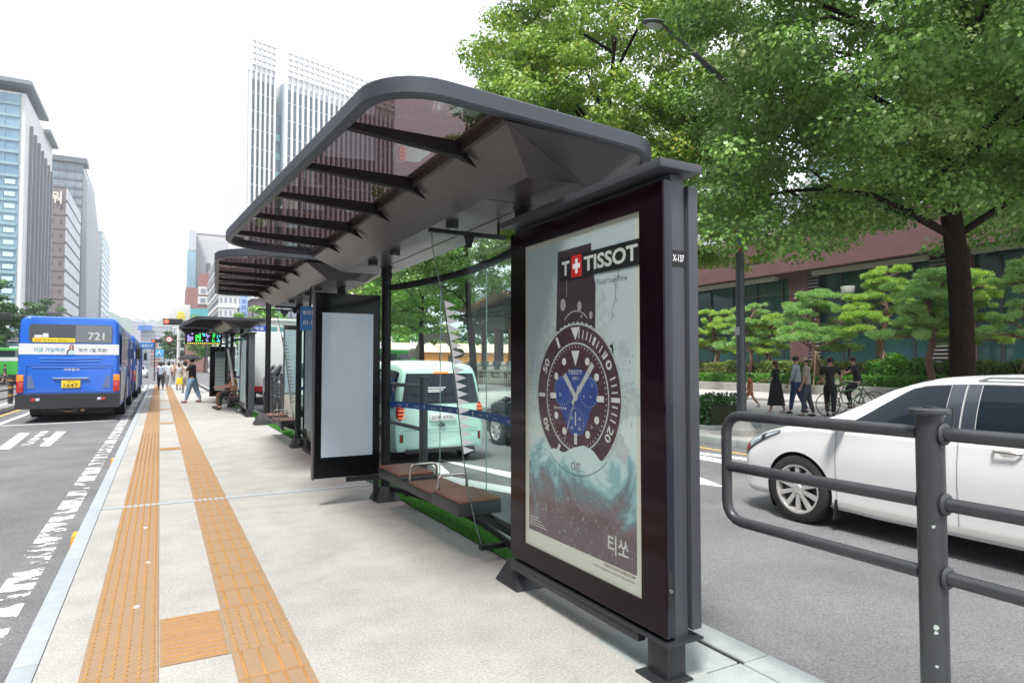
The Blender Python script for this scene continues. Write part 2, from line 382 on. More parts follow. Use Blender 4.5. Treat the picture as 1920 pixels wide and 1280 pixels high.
# bolt / chewing gum marks on tactile
bb=MB()
for x,y in ((-.10,4.62),(-.055,5.6),(-.09,6.8)): bb.lathe([(0,.014),(.016,.013),(.018,.007)],(x,y,0),n=12)
struct(bb.build('paving_stud',mat('stud_white',(.7,.7,.68),.6)))
M_wp=paint('road_paint_white',(.74,.74,.74),.34,5)
M_wpw=paint('road_paint_worn',(.80,.80,.80),.525,2.2,(1.2,2.2,1))
M_yp=paint('road_paint_yellow',(.62,.40,.10),.38,5)
def mark(name,pts,m,lay=0):
    b=MB(); b.quad(*[(p[0],p[1],-.146+lay*.004) for p in pts]); return struct(b.build(name,m,smooth=0))
def pmark(name,pix,m,lay=0): return mark(name,[at(*p,z=-.15) for p in pix],m,lay)
mark('lane_marking',[(-1.0,1),(-.79,1),(-.79,60),(-1.0,60)],M_wpw)
mark('lane_marking',[(-3.93,-5),(-3.78,-5),(-3.78,220),(-3.93,220)],M_wp)
mark('lane_marking',[(-4.5,-5),(-4.38,-5),(-4.38,220),(-4.5,220)],M_yp)
pmark('road_marking',[(-6,842),(18,842),(56,812),(36,812)],M_wp)
pmark('road_marking',[(40,835),(58,835),(92,808),(78,808)],paint('road_paint_faint',(.62,.62,.62),.5,5))
pmark('road_marking',[(74,836),(93,836),(124,809),(106,809)],M_wp)
pmark('road_marking',[(82,822),(101,822),(103,825),(80,825)],M_wp,1)
mark('road_marking',[(-3.7,21.6),(-1.1,22.2),(-1.1,22.35),(-3.7,21.75)],M_wp)
# right-hand road
K2=10.0
mark('lane_marking',[(K2-.62,-6),(K2-.5,-6),(K2-.5,60),(K2-.62,60)],M_yp)
pmark('road_marking',[(1300,846),(1300,850),(1420,866),(1420,861)],M_wp)
pmark('road_marking',[(1300,851),(1300,859),(1425,881),(1425,875)],M_wp)
pmark('road_marking',[(1300,890),(1300,906),(1362,914),(1340,905)],M_wp)
pmark('road_marking',[(820,862),(835,863),(962,886),(962,897)],M_wp)
pmark('road_marking',[(805,866),(822,866),(850,894),(962,914),(962,926),(838,905)],M_wp)
mark('lane_marking',[(5.28,16),(5.42,16),(5.42,60),(5.28,60)],M_wp)
# far-side pavement right, with kerb
K2b=10.0
struct(sheet('sidewalk',K2b+.2,-30,27,120,0,M_pave,.16))
b=MB()
for i in range(60): b.box((K2b,-30+i*1.5+.004,-.155),(K2b+.198,-28.5+i*1.5-.004,.006))
struct(b.build('kerb',M_gran,bevel=.012))
b=MB(); b.box((16.9,-10,.0),(17.1,60,.012)); b.box((21.8,-10,.0),(22.1,60,.10)); b.box((22.1,-10,.0),(27.5,60,.09))
struct(b.build('sidewalk_step',mat('step_granite',(.42,.41,.40),.7,var=.1)))
# left pavement
struct(sheet('sidewalk',-30,-60,-16,700,0,M_pave,.16)).name='sidewalk'
struct(sheet('plaza_pavement',27.4,-60,140,700,-.05,mat('plaza_stone',(.34,.33,.31),.85,var=.12,scale=.5),.11))
b=MB(); b.box((-5.25,-5,-.15),(-4.62,260,.02)); struct(b.build('median_strip',M_pave,bevel=.02))
# yellow kerb reflectors in the gutter
first=None
for y in (7.05,12.35):
    b=MB(); b.frustum(-.055,-.11,.0,.11,0,-.045,-.1,.0,.1,.115); b.box((-.02,-.12,-.0),(0,.12,.10))
    o=b.build('kerb_block',mat('yellow_paint',(.62,.34,.02),.6,var=.2,scale=20),bevel=.004); o.location=(KX-.003,y,-.15)
    tag(o,'yellow kerb block on the kerb side near the transverse joint, nearest' if y<10 else 'yellow kerb block on the kerb side farther along, small','kerb block')
# haze hills
M_hill=mat('hill_green',(.10,.17,.13),.9,col2=(.15,.22,.18),scale=.02)
def hill(pts,Y,th,z0=-5):
    b=MB(); n=len(pts); vs=[]; fs=[]
    P=[at(px,py,Y=Y) for px,py in pts]
    rows=7
    for k in range(rows):
        t=k/(rows-1); h=math.cos(t*math.pi/2)
        for i,p in enumerate(P):
            rr=random.uniform(.96,1.04); vs.append((p.x,Y+t*-th,z0+(p.z-z0)*h*rr))
    for k in range(rows-1):
        for i in range(n-1): fs.append((k*n+i,k*n+i+1,(k+1)*n+i+1,(k+1)*n+i))
    b.add([(p.x,Y+th,z0) for p in P]+vs,[(i,i+1,n+i+1,n+i) for i in range(n-1)]+[tuple(n+q for q in f) for f in fs])
    return struct(b.build('hill',M_hill,smooth=80))
def hpts(ctrl,step=4):
    out=[]; x=ctrl[0][0]
    while x<=ctrl[-1][0]:
        y=np.interp(x,[c[0] for c in ctrl],[c[1] for c in ctrl]); out.append((x,y+random.uniform(-1,1))); x+=step
    return out
hill(hpts([(120,612),(150,595),(185,587),(205,588),(232,597),(250,603),(275,605),(300,600),(335,601),(380,606),(460,612)]),1300,500)
hill(hpts([(120,606),(178,603),(210,606),(240,618),(300,622),(360,622),(430,625)]),900,250)
# ---------------- bus shelters ----------------
def rounded(corners,n=8):
    out=[]; m=len(corners)
    for i in range(m):
        p=Vector(corners[i][:2]); r=corners[i][2]; a=(Vector(corners[i-1][:2])-p).normalized(); b=(Vector(corners[(i+1)%m][:2])-p).normalized()
        ang=a.angle(b); t=r/math.tan(ang/2); c=p+(a+b).normalized()*(r/math.sin(ang/2))
        s=p+a*t; e=p+b*t; v0=s-c; v1=e-c
        a0=math.atan2(v0.y,v0.x); a1=math.atan2(v1.y,v1.x); d=(a1-a0+math.pi)%(2*math.pi)-math.pi
        for k in range(n+1): q=a0+d*k/n; out.append((c.x+r*math.cos(q),c.y+r*math.sin(q)))
    return out
def inset(poly,d):
    n=len(poly); out=[]
    for i in range(n):
        p0=Vector(poly[i-1]);p=Vector(poly[i]);p1=Vector(poly[(i+1)%n])
        e0=(p-p0);e1=(p1-p)
        if e0.length<1e-6: e0=e1
        if e1.length<1e-6: e1=e0
        nn=Vector((-e0.y,e0.x)).normalized()+Vector((-e1.y,e1.x)).normalized(); nn.normalize()
        out.append((p.x+nn.x*d,p.y+nn.y*d))
    return out
XG=1.57
def shelter(label):
    t=thing('bus_shelter',label,'bus shelter',(0,0,0),0,'bus shelters along the platform')
    OUT=rounded([(.88,2.83,.33),(2.83,3.02,.40),(2.86,7.82,.4),(.53,7.86,.62)])   # counter-clockwise
    IN=inset(OUT,.055); n=len(OUT); Z0,Z1=2.80,2.895
    b=MB(); vs=[]
    for x,y in OUT: vs+= [(x,y,Z0+.012),(x,y,Z1-.008)]
    for x,y in inset(OUT,.008): vs+= [(x,y,Z0),(x,y,Z1)]
    for x,y in IN: vs+= [(x,y,Z0),(x,y,Z1)]
    fs=[]
    def ix(g,i,k): return g*2*n+(i%n)*2+k
    for i in range(n):
        fs+=[(ix(0,i,0),ix(0,i+1,0),ix(0,i+1,1),ix(0,i,1)),(ix(1,i,0),ix(1,i+1,0),ix(0,i+1,0),ix(0,i,0)),(ix(0,i,1),ix(0,i+1,1),ix(1,i+1,1),ix(1,i,1)),
             (ix(2,i,0),ix(2,i+1,0),ix(1,i+1,0),ix(1,i,0)),(ix(1,i,1),ix(1,i+1,1),ix(2,i+1,1),ix(2,i,1)),(ix(2,i,1),ix(2,i+1,1),ix(2,i+1,0),ix(2,i,0))]
    b.add(vs,fs); can=b.build('canopy_rim',M_rim,t,smooth=22)
    # glass bay
    def left_at(y):
        c=[p for p in IN if p[0]<XG]
        xs=[]
        for i in range(n):
            p,q=IN[i],IN[(i+1)%n]
            if (p[1]-y)*(q[1]-y)<=0 and abs(p[1]-q[1])>1e-9:
                k=(y-p[1])/(q[1]-p[1]); xs.append(p[0]+k*(q[0]-p[0]))
        return min(xs)
    g=MB(); pts=[p for p in IN if p[0]<XG]
    def y_at(x):
        ys=[]
        for i in range(n):
            p,q=IN[i],IN[(i+1)%n]
            if (p[0]-x)*(q[0]-x)<=0 and abs(p[0]-q[0])>1e-9: ys.append(p[1]+(x-p[0])/(q[0]-p[0])*(q[1]-p[1]))
        return ys
    ylo,yhi=min(y_at(XG)),max(y_at(XG))
    # order IN points ccw starting at near-left: split
    li=[p for p in IN if p[0]<XG]
    # IN goes near-left corner, near-right, far-right, far-left. points with x<XG: tail (far-left) then head (near-left)
    head=[p for p in IN[:n//2] if p[0]<XG]; tail=[p for p in IN[n//2:] if p[0]<XG]
    poly=[(XG,yhi)]+tail+head+[(XG,ylo)]
    g.poly([(x,y,2.842) for x,y in poly]); g.build('roof_glass',M_roofglass,t,smooth=0)
    ribs=[3.5,4.35,5.19,6.02,6.9]
    for y in ribs:
        r=MB(); xl=left_at(y)-.01
        a=.028
        r.add([(xl,y-a,2.80),(xl,y+a,2.80),(XG,y+a,2.745),(XG,y-a,2.745),(xl,y-a,2.838),(xl,y+a,2.838),(XG,y+a,2.838),(XG,y-a,2.838)],
            [(0,3,2,1),(4,5,6,7),(0,1,5,4),(1,2,6,5),(2,3,7,6),(3,0,4,7)])
        r.add([(XG,y-a,2.74),(XG,y+a,2.74),(XG+.12,y,2.692),(XG,y-a,2.80),(XG,y+a,2.80)],[(0,1,2),(0,2,3),(1,4,2),(3,2,4),(0,3,4,1)])
        r.build('rib',mat('rib_dark',(.009,.008,.0085),.5,spec=.2),t,bevel=.003,seg=1)
    e=MB(); e.box((XG-.012,ylo+.003,2.772),(XG+.016,yhi-.003,2.849)); e.box((XG-.05,ylo+.02,2.829),(XG-.0125,yhi-.02,2.839)); 
    e.build('edge_beam',mat('brown_metal',(.05,.035,.034),.4,metal=.3),t,bevel=.002,seg=1)
    # soffit: outer ring follows rim, inner table lower
    so=MB()
    ohead=[p for p in IN[:n//2] if p[0]>=XG]; otail=[p for p in IN[n//2:] if p[0]>=XG]
    right=[p for p in IN if p[0]>=XG]
    O=[(XG+.016,ylo,2.79)]+[(x,y,2.812) for x,y in right if x>XG+.05]+[(XG+.016,yhi,2.775)]
    T=[(1.88,3.22),(2.22,3.20),(2.40,3.32),(2.455,3.6),(2.455,7.25),(2.40,7.52),(2.22,7.64),(1.88,7.62)]
    TZ=2.60
    m=len(O)
    def nearest(p):
        # map outer point to a table vertex: by direction
        best=min(range(len(T)),key=lambda k:(T[k][0]-p[0])**2+(T[k][1]-p[1])**2); return best
    idx=[0]+[None]*(m-2)+[7]
    for q in range(1,m-1): idx[q]=nearest(O[q])
    for q in range(1,m): idx[q]=max(idx[q],idx[q-1])
    vs=list(O)+[(x,y,TZ) for x,y in T]; fs=[]
    for q in range(m-1):
        a,bq=idx[q],idx[q+1]
        fs.append((q,m+a,q+1) if a==bq else (q,m+a,m+bq,q+1) if bq-a==1 else tuple([q]+[m+k for k in range(a,bq+1)]+[q+1]))
    fs.append((m-1,m+7,m+0,0))
    fs.append(tuple(m+k for k in range(7,-1,-1)))
    so.add(vs,[tuple(reversed(f)) for f in fs]); 
    # seams pressed into the table
    so.build('soffit',M_soff,t,smooth=0)
    sm=MB()
    for y in (3.78,7.0): sm.box((1.885,y,TZ-.0016),(2.45,y+.006,TZ+.002))
    sm.box((2.21,3.78,TZ-.0018),(2.222,7.0,TZ+.002))
    for (x0,x1,y,) in ((XG+.02,1.88,3.72),(XG+.02,1.88,7.06)):
        pass
    sm.build('soffit_seam',M_blk,t,smooth=0)
    # top sheet over the metal half
    tp=MB(); tp.poly([(XG,ylo,2.876)]+[(x,y,2.876) for x,y in right]+[(XG,yhi,2.876)],.008); tp.build('roof_sheet',M_rim,t,smooth=0)
    for y in (4.55,5.93,6.66):
        l=MB(); l.lathe([(0,-.052),(.03,-.052),(.032,-.047),(.05,-.047),(.05,0),(0,0)],(1.97,y,TZ),n=24)
        o=l.build('ceiling_lamp',M_dgrey,t,smooth=30)
        l=MB(); l.lathe([(0,-.053),(.026,-.0535),(.028,-.052)],(1.97,y,TZ),n=20); l.build('lens',mat('lamp_lens',(.35,.36,.36),.2),o)
    # posts
    for y in (3.88,6.97):
        p=MB(); p.cyl((2.22,y,.0),(2.22,y,2.5),.052,n=24); p.lathe([(.052,2.46),(.062,2.47),(.062,2.52),(.058,2.53),(.058,2.58),(.075,2.6),(0,2.6)],(2.22,y,0),n=24)
        po=p.build('post',M_steel,t,smooth=30)
        f=MB(); f.frustum(2.08,y-.16,2.36,y+.16,.0,2.14,y-.075,2.30,y+.075,.155); f.build('foot_cover',M_dgrey,po,bevel=.012)
    # curved glass screen with top rail
    N=18
    def bow(k): s=k/N; y=6.97+(3.88-6.97)*s; return 2.24+.235*math.sin(math.pi*min(1,max(0,s)))**.8,y
    C=[bow(k) for k in range(N+1)]
    rl=MB(); rl.tube([(x,y,2.36) for x,y in C],.036,12,sx=.6); rl.build('top_rail',M_steel,t,smooth=60)
    rl=MB(); rl.tube([(x,y,.13) for x,y in C],.028,10); rl.build('bottom_rail',M_steel,t,smooth=60)
    for (a,bq) in ((0,6),(6,12),(12,18)):
        gl=MB()
        for k in range(a,bq):
            (x0,y0),(x1,y1)=C[k],C[k+1]
            if k==a: y0-=.004
            if k==bq-1: y1+=.004
            gl.quad((x0,y0,.16),(x1,y1,.16),(x1,y1,2.33),(x0,y0,2.33))
        gl.build('glass_screen',M_glass,t,smooth=60,weld=True)
        for k in (a,):
            if k: 
                x,y=C[k]; e=MB(); e.box((x-.004,y-.003,.16),(x+.004,y+.003,2.33)); e.build('glass_edge',mat('glass_edge',(.25,.40,.37),.2),t,smooth=0)
    tp=MB(); dt=MB()
    for k in range(N):
        (x0,y0),(x1,y1)=C[k],C[k+1]; tp.quad((x0-.004,y0,1.03),(x1-.004,y1,1.03),(x1-.004,y1,1.095),(x0-.004,y0,1.095))
    st=tp.build('safety_strip',mat('strip_blue',(.018,.085,.32),.5),t,smooth=60)
    for k in range(1,N,1):
        (x0,y0),(x1,y1)=C[k],C[k+1]; U=(Vector((x1,y1,0))-Vector((x0,y0,0))).normalized()
        O_=Vector((x0-.007,y0,1.048))
        if k%2: text_mesh(dt,'버스정류장',O_,U,(0,0,1),.10,.02)
        else: dt.sphere(O_+Vector((0,-.04,.014)),.002,.014,.018,8,6)
    dt.build('strip_lettering',M_white,st,smooth=0)
    # hanging side glass with slanted edge and row of triangles
    yk=4.4
    hb=MB(); hb.box((1.72,yk-.02,2.475),(2.36,yk+.02,2.505)); hb.add([(2.0,yk-.006,2.476),(2.09,yk-.006,2.476),(2.065,yk-.006,2.385),(2.03,yk-.006,2.385),(2.0,yk+.006,2.476),(2.09,yk+.006,2.476),(2.065,yk+.006,2.385),(2.03,yk+.006,2.385)],[(0,3,2,1),(4,5,6,7),(0,1,5,4),(1,2,6,5),(2,3,7,6),(3,0,4,7)])
    hb.build('top_bracket',M_steel,t,bevel=.003,seg=1); hb=MB(); hb.cyl((2.3,yk,2.506),(2.3,yk,2.6),.012,n=8); hb.build('bracket_rod',M_steel,t)
    hb=MB(); hb.box((2.14,yk-.025,.10),(2.44,yk+.02,.135)); hb.build('foot_bracket',M_steel,t,bevel=.003,seg=1)
    ed=[(1.745,2.47),(1.75,2.36),(1.79,2.18),(1.834,1.99),(1.90,1.6),(1.955,1.2),(2.0,.83),(2.045,.55),(2.10,.32),(2.16,.13)]
    sg=MB(); sg.poly([(x,yk,z) for x,z in ed]+[(2.42,yk,.13),(2.44,yk,2.47)]); sg.build('side_glass',M_glass,t,smooth=0)
    se=MB()
    se.tube([(x,yk+.004,z) for x,z in ed],.0045,6); se.build('glass_edge',mat('glass_edge_dark',(.10,.14,.13),.25),t)
    tr=MB()
    for k in range(19):
        z=1.975-k*.0605; x=float(np.interp(-z,[-q[1] for q in ed],[q[0] for q in ed])); x2=float(np.interp(-(z-.058),[-q[1] for q in ed],[q[0] for q in ed]))
        tr.quad((x+.006,yk-.003,z),(x2+.006,yk-.003,z-.058),(x+.10,yk-.003,z-.032))
    tr.build('triangle_decals',M_white,t,smooth=0)
    return t
def bench(label,loc,rz=0):
    t=thing('bench',label,'bench',loc,rz,'benches inside the bus shelters')
    b=MB()
    # charcoal tray along y with stepped top (0..2.02)
    prof=[(0,.36),(2.02,.36),(2.02,.455),(1.26,.455),(1.22,.425),(.70,.425),(.64,.455),(0,.455)]
    prof=[(0,.352),(.56,.35),(2.02,.35),(2.02,.452),(1.33,.452),(1.25,.425),(.62,.425),(.54,.452),(0,.452)]
    for a,bb_,z in ((0,.545,.452),(.545,1.29,.424),(1.29,2.02,.446)):
        b.box((-.18,a,.355),(.18,bb_,z))
    b.build('bench_tray',M_dgrey,t,bevel=.006)
    for a,bb_,z in ((.006,.50,.4525),(.56,1.12,.4245),(1.38,2.01,.4465)):
        s=MB(); s.box((-.174,a,z),(.174,bb_,z+.022)); s.build('seat',M_wood,t,bevel=.006)
    for y in (.53,1.20):
        a=MB(); pts=[(-.13,y,.42),(-.13,y,.54)]+[(-.13+.04*(1-math.cos(q)),y,.54+.04*math.sin(q)) for q in (R(30),R(60),R(90))]+[(.09+.04*math.sin(q),y,.54+.04*math.cos(q)) for q in (0,R(30),R(60),R(90))]+[(.13,y,.42)]
        a.tube(pts,.0125,10); a.build('armrest',M_chrome,t,smooth=60)
    l=MB(); l.beam((.05,.25,.34),(.32,-.35,.16),.07,.06); l.beam((.05,1.7,.34),(.22,2.25,.1),.07,.06); l.beam((0,.1,.335),(0,1.95,.335),.1,.03); l.beam((.0,1.0,.32),(.36,1.0,.14),.05,.05)
    l.build('support_arm',M_steel,t,bevel=.006)
    return t
s1=shelter('near bus shelter with curved dark canopy over the watch advertisement and wooden bench')
b1=bench('wooden bench with two hoop armrests in front of the curved glass, nearest',(2.16,4.43,0))
s2=copy_tree(s1,'second bus shelter, its canopy just behind and below the near canopy',(0,16.0,0),scale=(1,-1,1))
s3=copy_tree(s1,'third bus shelter with lit arrival display hanging beyond the walking people',(0,17.6,0))
s4=copy_tree(s1,'farthest bus shelter, small dark canopy above the umbrella',(0,33.6,0),scale=(1,-1,1))
bench_far=copy_tree(b1,'wooden bench under the second shelter behind the white screen',(2.14,12.35,0),group='benches inside the bus shelters')
copy_tree(b1,'wooden bench in the third shelter behind the route map',(2.16,22.3,0),group='benches inside the bus shelters')
# ---------------- watch advertisement panel ----------------
XF=2.08; YA,YB=2.30,3.80
ad=thing('advertising_panel','tall dark advertising lightbox with a diver watch poster facing the platform','advertisement',(XF,(YA+YB)/2,0))
def W(p): return Vector(p)-ad.location
class LMB(MB):
    """world coordinates into the local frame of a thing at o"""
    def __init__(s,o): super().__init__(); s.T=Matrix.Translation(-Vector(o.location))
b=LMB(ad)
PY0,PY1,PZ0,PZ1=2.47,3.62,.353,2.265
b.box((XF,YA,.235),(XF+.012,PY0,2.375)); b.box((XF,PY1,.235),(XF+.012,YB,2.375)); b.box((XF,PY0,.235),(XF+.012,PY1,PZ0)); b.box((XF,PY0,PZ1),(XF+.012,PY1,2.375))
b.build('front_frame',M_maroon,ad,smooth=0)
b=LMB(ad); b.box((XF+.0125,YA+.003,.22),(XF+.062,YB,2.385)); b.build('door_edge',mat('navy_black',(.012,.013,.022),.3),ad,bevel=.004)
b=LMB(ad); b.box((XF+.063,YA+.012,.20),(XF+.15,YB-.01,2.42)); b.box((XF+.15,YA+.05,.24),(XF+.163,YB-.05,2.39)); b.build('cabinet',M_lgrey,ad,bevel=.004)
b=LMB(ad); b.box((XF+.164,YA-.003,.235),(XF+.225,YB,2.37)); b.build('rear_door',M_lgrey,ad,bevel=.006)
b=LMB(ad); b.box((XF-.05,YA-.045,2.426),(XF+.215,YB+.06,2.468)); b.build('top_cap',mat('cap_grey',(.06,.064,.075),.42,metal=.2),ad,bevel=.004)
b=LMB(ad); b.box((XF+.035,YA+.03,.0),(XF+.15,YA+.17,.2)); b.box((XF-.02,YA+.0,0),(XF+.17,YA+.2,.012)); b.box((XF-.01,YA-.02,.19),(XF+.22,YB-.05,.203)); b.box((XF+.0,YA+.2,.14),(XF+.05,YB,.188)); b.build('base_leg',M_dgrey,ad,bevel=.004)
b=LMB(ad); b.box((XF+.018,YA-.001,.36),(XF+.045,YA+.0035,.53)); b.build('lock_plate',M_blk,ad,bevel=.002); b=LMB(ad); b.lathe([(0,-.006),(.009,-.006),(.011,0)],(XF+.033,YA,.44),axis='y',n=14); b.build('lock',M_chrome,ad)
b=LMB(ad); b.box((XF+.064,YA+.0085,1.975),(XF+.148,YA+.0125,2.05)); pl8=b.build('number_plate',M_blk,ad,smooth=0)
b=LMB(ad); text_mesh(b,'X-137',(XF+.070,YA+.0075,1.995),(1,0,0),(0,0,1),.072,.034,.02); b.build('lettering',M_white,pl8,smooth=0)
# poster plane
U=Vector((0,-1,0)); V=Vector((0,0,1)); NN=Vector((-1,0,0)); PO=Vector((XF+.0115,PY1,PZ0)); PW,PH=PY1-PY0,PZ1-PZ0
_S=[1.0]
def pp(u,v,k=0):
    if _S[0]!=1: u,v=WC[0]+(u-WC[0])*_S[0],WC[1]+(v-WC[1])*_S[0]
    return PO+U*u+V*v+NN*(.0003*k)
def pposter():
    m=bpy.data.materials.new('poster_print'); m.use_nodes=True; t=m.node_tree; b=t.nodes['Principled BSDF']; b.inputs['Roughness'].default_value=.5
    tc=t.nodes.new('ShaderNodeTexCoord'); se=t.nodes.new('ShaderNodeSeparateXYZ'); t.links.new(tc.outputs['Object'],se.inputs[0])
    n=t.nodes.new('ShaderNodeTexNoise'); n.inputs['Scale'].default_value=2.3; n.inputs['Detail'].default_value=10; n.inputs['Distortion'].default_value=1.2; n.inputs['Roughness'].default_value=.62
    t.links.new(tc.outputs['Object'],n.inputs['Vector'])
    # h = z + noise*.5 ; low -> dark maroon water, middle -> teal foam, high -> pale
    a=t.nodes.new('ShaderNodeMath'); a.operation='MULTIPLY_ADD'; a.inputs[1].default_value=.95; t.links.new(n.outputs['Fac'],a.inputs[0]); t.links.new(se.outputs['Z'],a.inputs[2])
    r=t.nodes.new('ShaderNodeValToRGB'); r.color_ramp.interpolation='EASE'; e=r.color_ramp.elements
    e[0].position=.20; e[0].color=(.11,.085,.10,1); e[1].position=1.0; e[1].color=(.40,.50,.52,1)
    mr=t.nodes.new('ShaderNodeMapRange'); mr.inputs[1].default_value=.86; mr.inputs[2].default_value=1.86; t.links.new(a.outputs[0],mr.inputs[0]); t.links.new(mr.outputs[0],r.inputs[0])
    for p,c in ((.30,(.14,.115,.13)),(.42,(.13,.20,.22)),(.50,(.20,.38,.40)),(.58,(.42,.57,.57)),(.70,(.50,.60,.58))):
        x=e.new(p); x.color=(*c,1)
    n2=t.nodes.new('ShaderNodeTexNoise'); n2.inputs['Scale'].default_value=45; n2.inputs['Detail'].default_value=3; t.links.new(tc.outputs['Object'],n2.inputs['Vector'])
    r2=t.nodes.new('ShaderNodeValToRGB'); r2.color_ramp.elements[0].position=.62; r2.color_ramp.elements[1].position=.7; t.links.new(n2.outputs['Fac'],r2.inputs[0])
    lt=t.nodes.new('ShaderNodeMath'); lt.operation='LESS_THAN'; lt.inputs[1].default_value=.95; t.links.new(se.outputs['Z'],lt.inputs[0])
    mm=t.nodes.new('ShaderNodeMath'); mm.operation='MULTIPLY'; t.links.new(r2.outputs[0],mm.inputs[0]); t.links.new(lt.outputs[0],mm.inputs[1])
    m4=t.nodes.new('ShaderNodeMath'); m4.operation='MULTIPLY'; m4.inputs[1].default_value=.55; t.links.new(mm.outputs[0],m4.inputs[0])
    mx=t.nodes.new('ShaderNodeMixRGB'); mx.inputs[2].default_value=(.30,.45,.47,1); t.links.new(m4.outputs[0],mx.inputs[0]); t.links.new(r.outputs[0],mx.inputs[1])
    t.links.new(mx.outputs[0],b.inputs['Base Color']); return m
b=LMB(ad); b.quad(pp(0,0),pp(PW,0),pp(PW,PH),pp(0,PH)); poster=b.build('poster_border',mat('poster_paper',(.50,.53,.47),.55),ad,smooth=0)
b=LMB(ad); b.quad(pp(.045,.10,1),pp(PW-.045,.10,1),pp(PW-.045,PH-.03,1),pp(.045,PH-.03,1)); b.build('poster_picture',pposter(),poster,smooth=0)
WC=(.575,.96); WR=.405
def disk(mb,cx,cy,r,k,n=48,rx=None):
    mb.add([pp(cx+(rx or r)*math.cos(6.2832*i/n),cy+r*math.sin(6.2832*i/n),k) for i in range(n)],[tuple(range(n))])
def ring(mb,cx,cy,r0,r1,k,n=60,a0=0,a1=6.28318):
    vs=[];fs=[]
    for i in range(n+1):
        a=a0+(a1-a0)*i/n; vs+=[pp(cx+r0*math.cos(a),cy+r0*math.sin(a),k),pp(cx+r1*math.cos(a),cy+r1*math.sin(a),k)]
    mb.add(vs,[(2*i,2*i+1,2*i+3,2*i+2) for i in range(n)])
def tick(mb,cx,cy,ang,r0,r1,wd,k,wd2=None):
    d=Vector((math.sin(ang),math.cos(ang))); s=Vector((d.y,-d.x)); w2=wd if wd2 is None else wd2
    P=[(d*r0-s*wd/2),(d*r0+s*wd/2),(d*r1+s*w2/2),(d*r1-s*w2/2)]
    mb.quad(*[pp(cx+p.x,cy+p.y,k) for p in P])
cx,cy=WC
mk_silver=mat('watch_silver',(.36,.42,.42),.5,var=.25,scale=14); mk_dark=mat('watch_bezel_print',(.045,.022,.032),.5,var=.5,scale=3)
mk_face=mat('watch_face_print',(.03,.012,.02),.5,col2=(.06,.02,.035),scale=3); mk_blue=mat('watch_blue_print',(.012,.03,.16),.5,col2=(.02,.07,.30),scale=9)
mk_white=mat('watch_white_print',(.50,.55,.53),.5,var=.1)
# lugs and crown
_S[0]=1.04
b=LMB(ad)
for s in (-1,1): b.poly([pp(cx+s*.165,cy+.30,2),pp(cx+s*.34,cy+.22,2),pp(cx+s*.30,cy+.50,2),pp(cx+s*.24,cy+.58,2),pp(cx+s*.165,cy+.60,2)][::s])
for an,L,wd in ((R(90),.10,.13),(R(58),.07,.09),(R(122),.07,.09)):
    tick(b,cx,cy,an,WR-.03,WR+.05,wd+.05,2); tick(b,cx,cy,an,WR+.04,WR+.05+L,wd,2.5)
b.build('watch_lugs',mat('watch_pale_print',(.38,.46,.47),.5,var=.2,scale=20),poster,smooth=0)
_S[0]=1
b=LMB(ad); b.poly([pp(cx-.21,cy+.30,3),pp(cx+.19,cy+.30,3),pp(cx+.195,cy+.62,3),pp(cx+.165,cy+.74,3),pp(cx+.155,PH-.09,3),pp(cx-.185,PH-.09,3),pp(cx-.195,cy+.62,3)]); b.build('watch_strap',mat('strap_print',(.028,.024,.03),.5,col2=(.045,.026,.034),scale=4),poster,smooth=0)
b=LMB(ad); b.quad(pp(cx-.09,cy+.58,4),pp(cx-.086,cy+.58,4),pp(cx-.086,cy+.80,4),pp(cx-.09,cy+.80,4)); ring(b,cx,cy+.33,.16,.168,4,20,R(45),R(135))
for (du,dv,rr) in ((-.13,.54,.028),(.04,.52,.022),(.15,.46,.016),(.06,.46,.008)): disk(b,cx+du,cy+dv,rr*1.3,4,14,rr)
b.build('water_drops',mat('drop_print',(.20,.16,.18),.3,col2=(.42,.42,.44),scale=60),poster,smooth=0)
_S[0]=1.04
# bezel: toothed silver edge, dark ring, silver ring, face
b=LMB(ad); n=120; b.add([pp(cx+(WR+(.012 if i%2 else 0))*math.cos(6.2832*i/n),cy+(WR+(.012 if i%2 else 0))*math.sin(6.2832*i/n),5) for i in range(n)],[tuple(range(n))]); b.build('bezel_edge',mk_silver,poster,smooth=0)
b=LMB(ad); disk(b,cx,cy,WR-.008,6,90); b.build('bezel',mk_dark,poster,smooth=0)
b=LMB(ad); ring(b,cx,cy,.292,.302,7,80); b.build('inner_ring',mk_silver,poster,smooth=0)
b=LMB(ad); disk(b,cx,cy,.291,7,80); b.build('watch_dial',mk_face,poster,smooth=0)
b=LMB(ad); disk(b,cx-.13,cy+.03,.085,8,36); disk(b,cx+.125,cy+.03,.085,8,36); disk(b,cx,cy-.135,.08,8,36)
b.poly([pp(cx-.16,cy-.06,7.5),pp(cx-.06,cy-.2,7.5),pp(cx+.07,cy-.2,7.5),pp(cx+.17,cy-.02,7.5),pp(cx+.14,cy+.12,7.5),pp(cx+.04,cy+.16,7.5),pp(cx-.06,cy+.15,7.5),pp(cx-.17,cy+.08,7.5)])
b.build('subdials',mk_blue,poster,smooth=0)
b=LMB(ad)
for i in range(60):
    a=i*R(6); tick(b,cx,cy,a,.272,.284,.004,8)
    if 1<=i<=20 and i not in (9,10,11,19,20): tick(b,cx,cy,a,.325,.372,.008 if i%5 else .02,8)
for i in (55,45,35): tick(b,cx,cy,i*R(6),.318,.385,.022,8)
tick(b,cx,cy,R(90),.318,.39,.024,8.5)
b.poly([pp(cx-.045,cy+.385,8),pp(cx,cy+.315,8),pp(cx+.045,cy+.385,8)]); b.poly([pp(cx-.04,cy+.255,8.5),pp(cx,cy+.17,8.5),pp(cx+.04,cy+.255,8.5)])
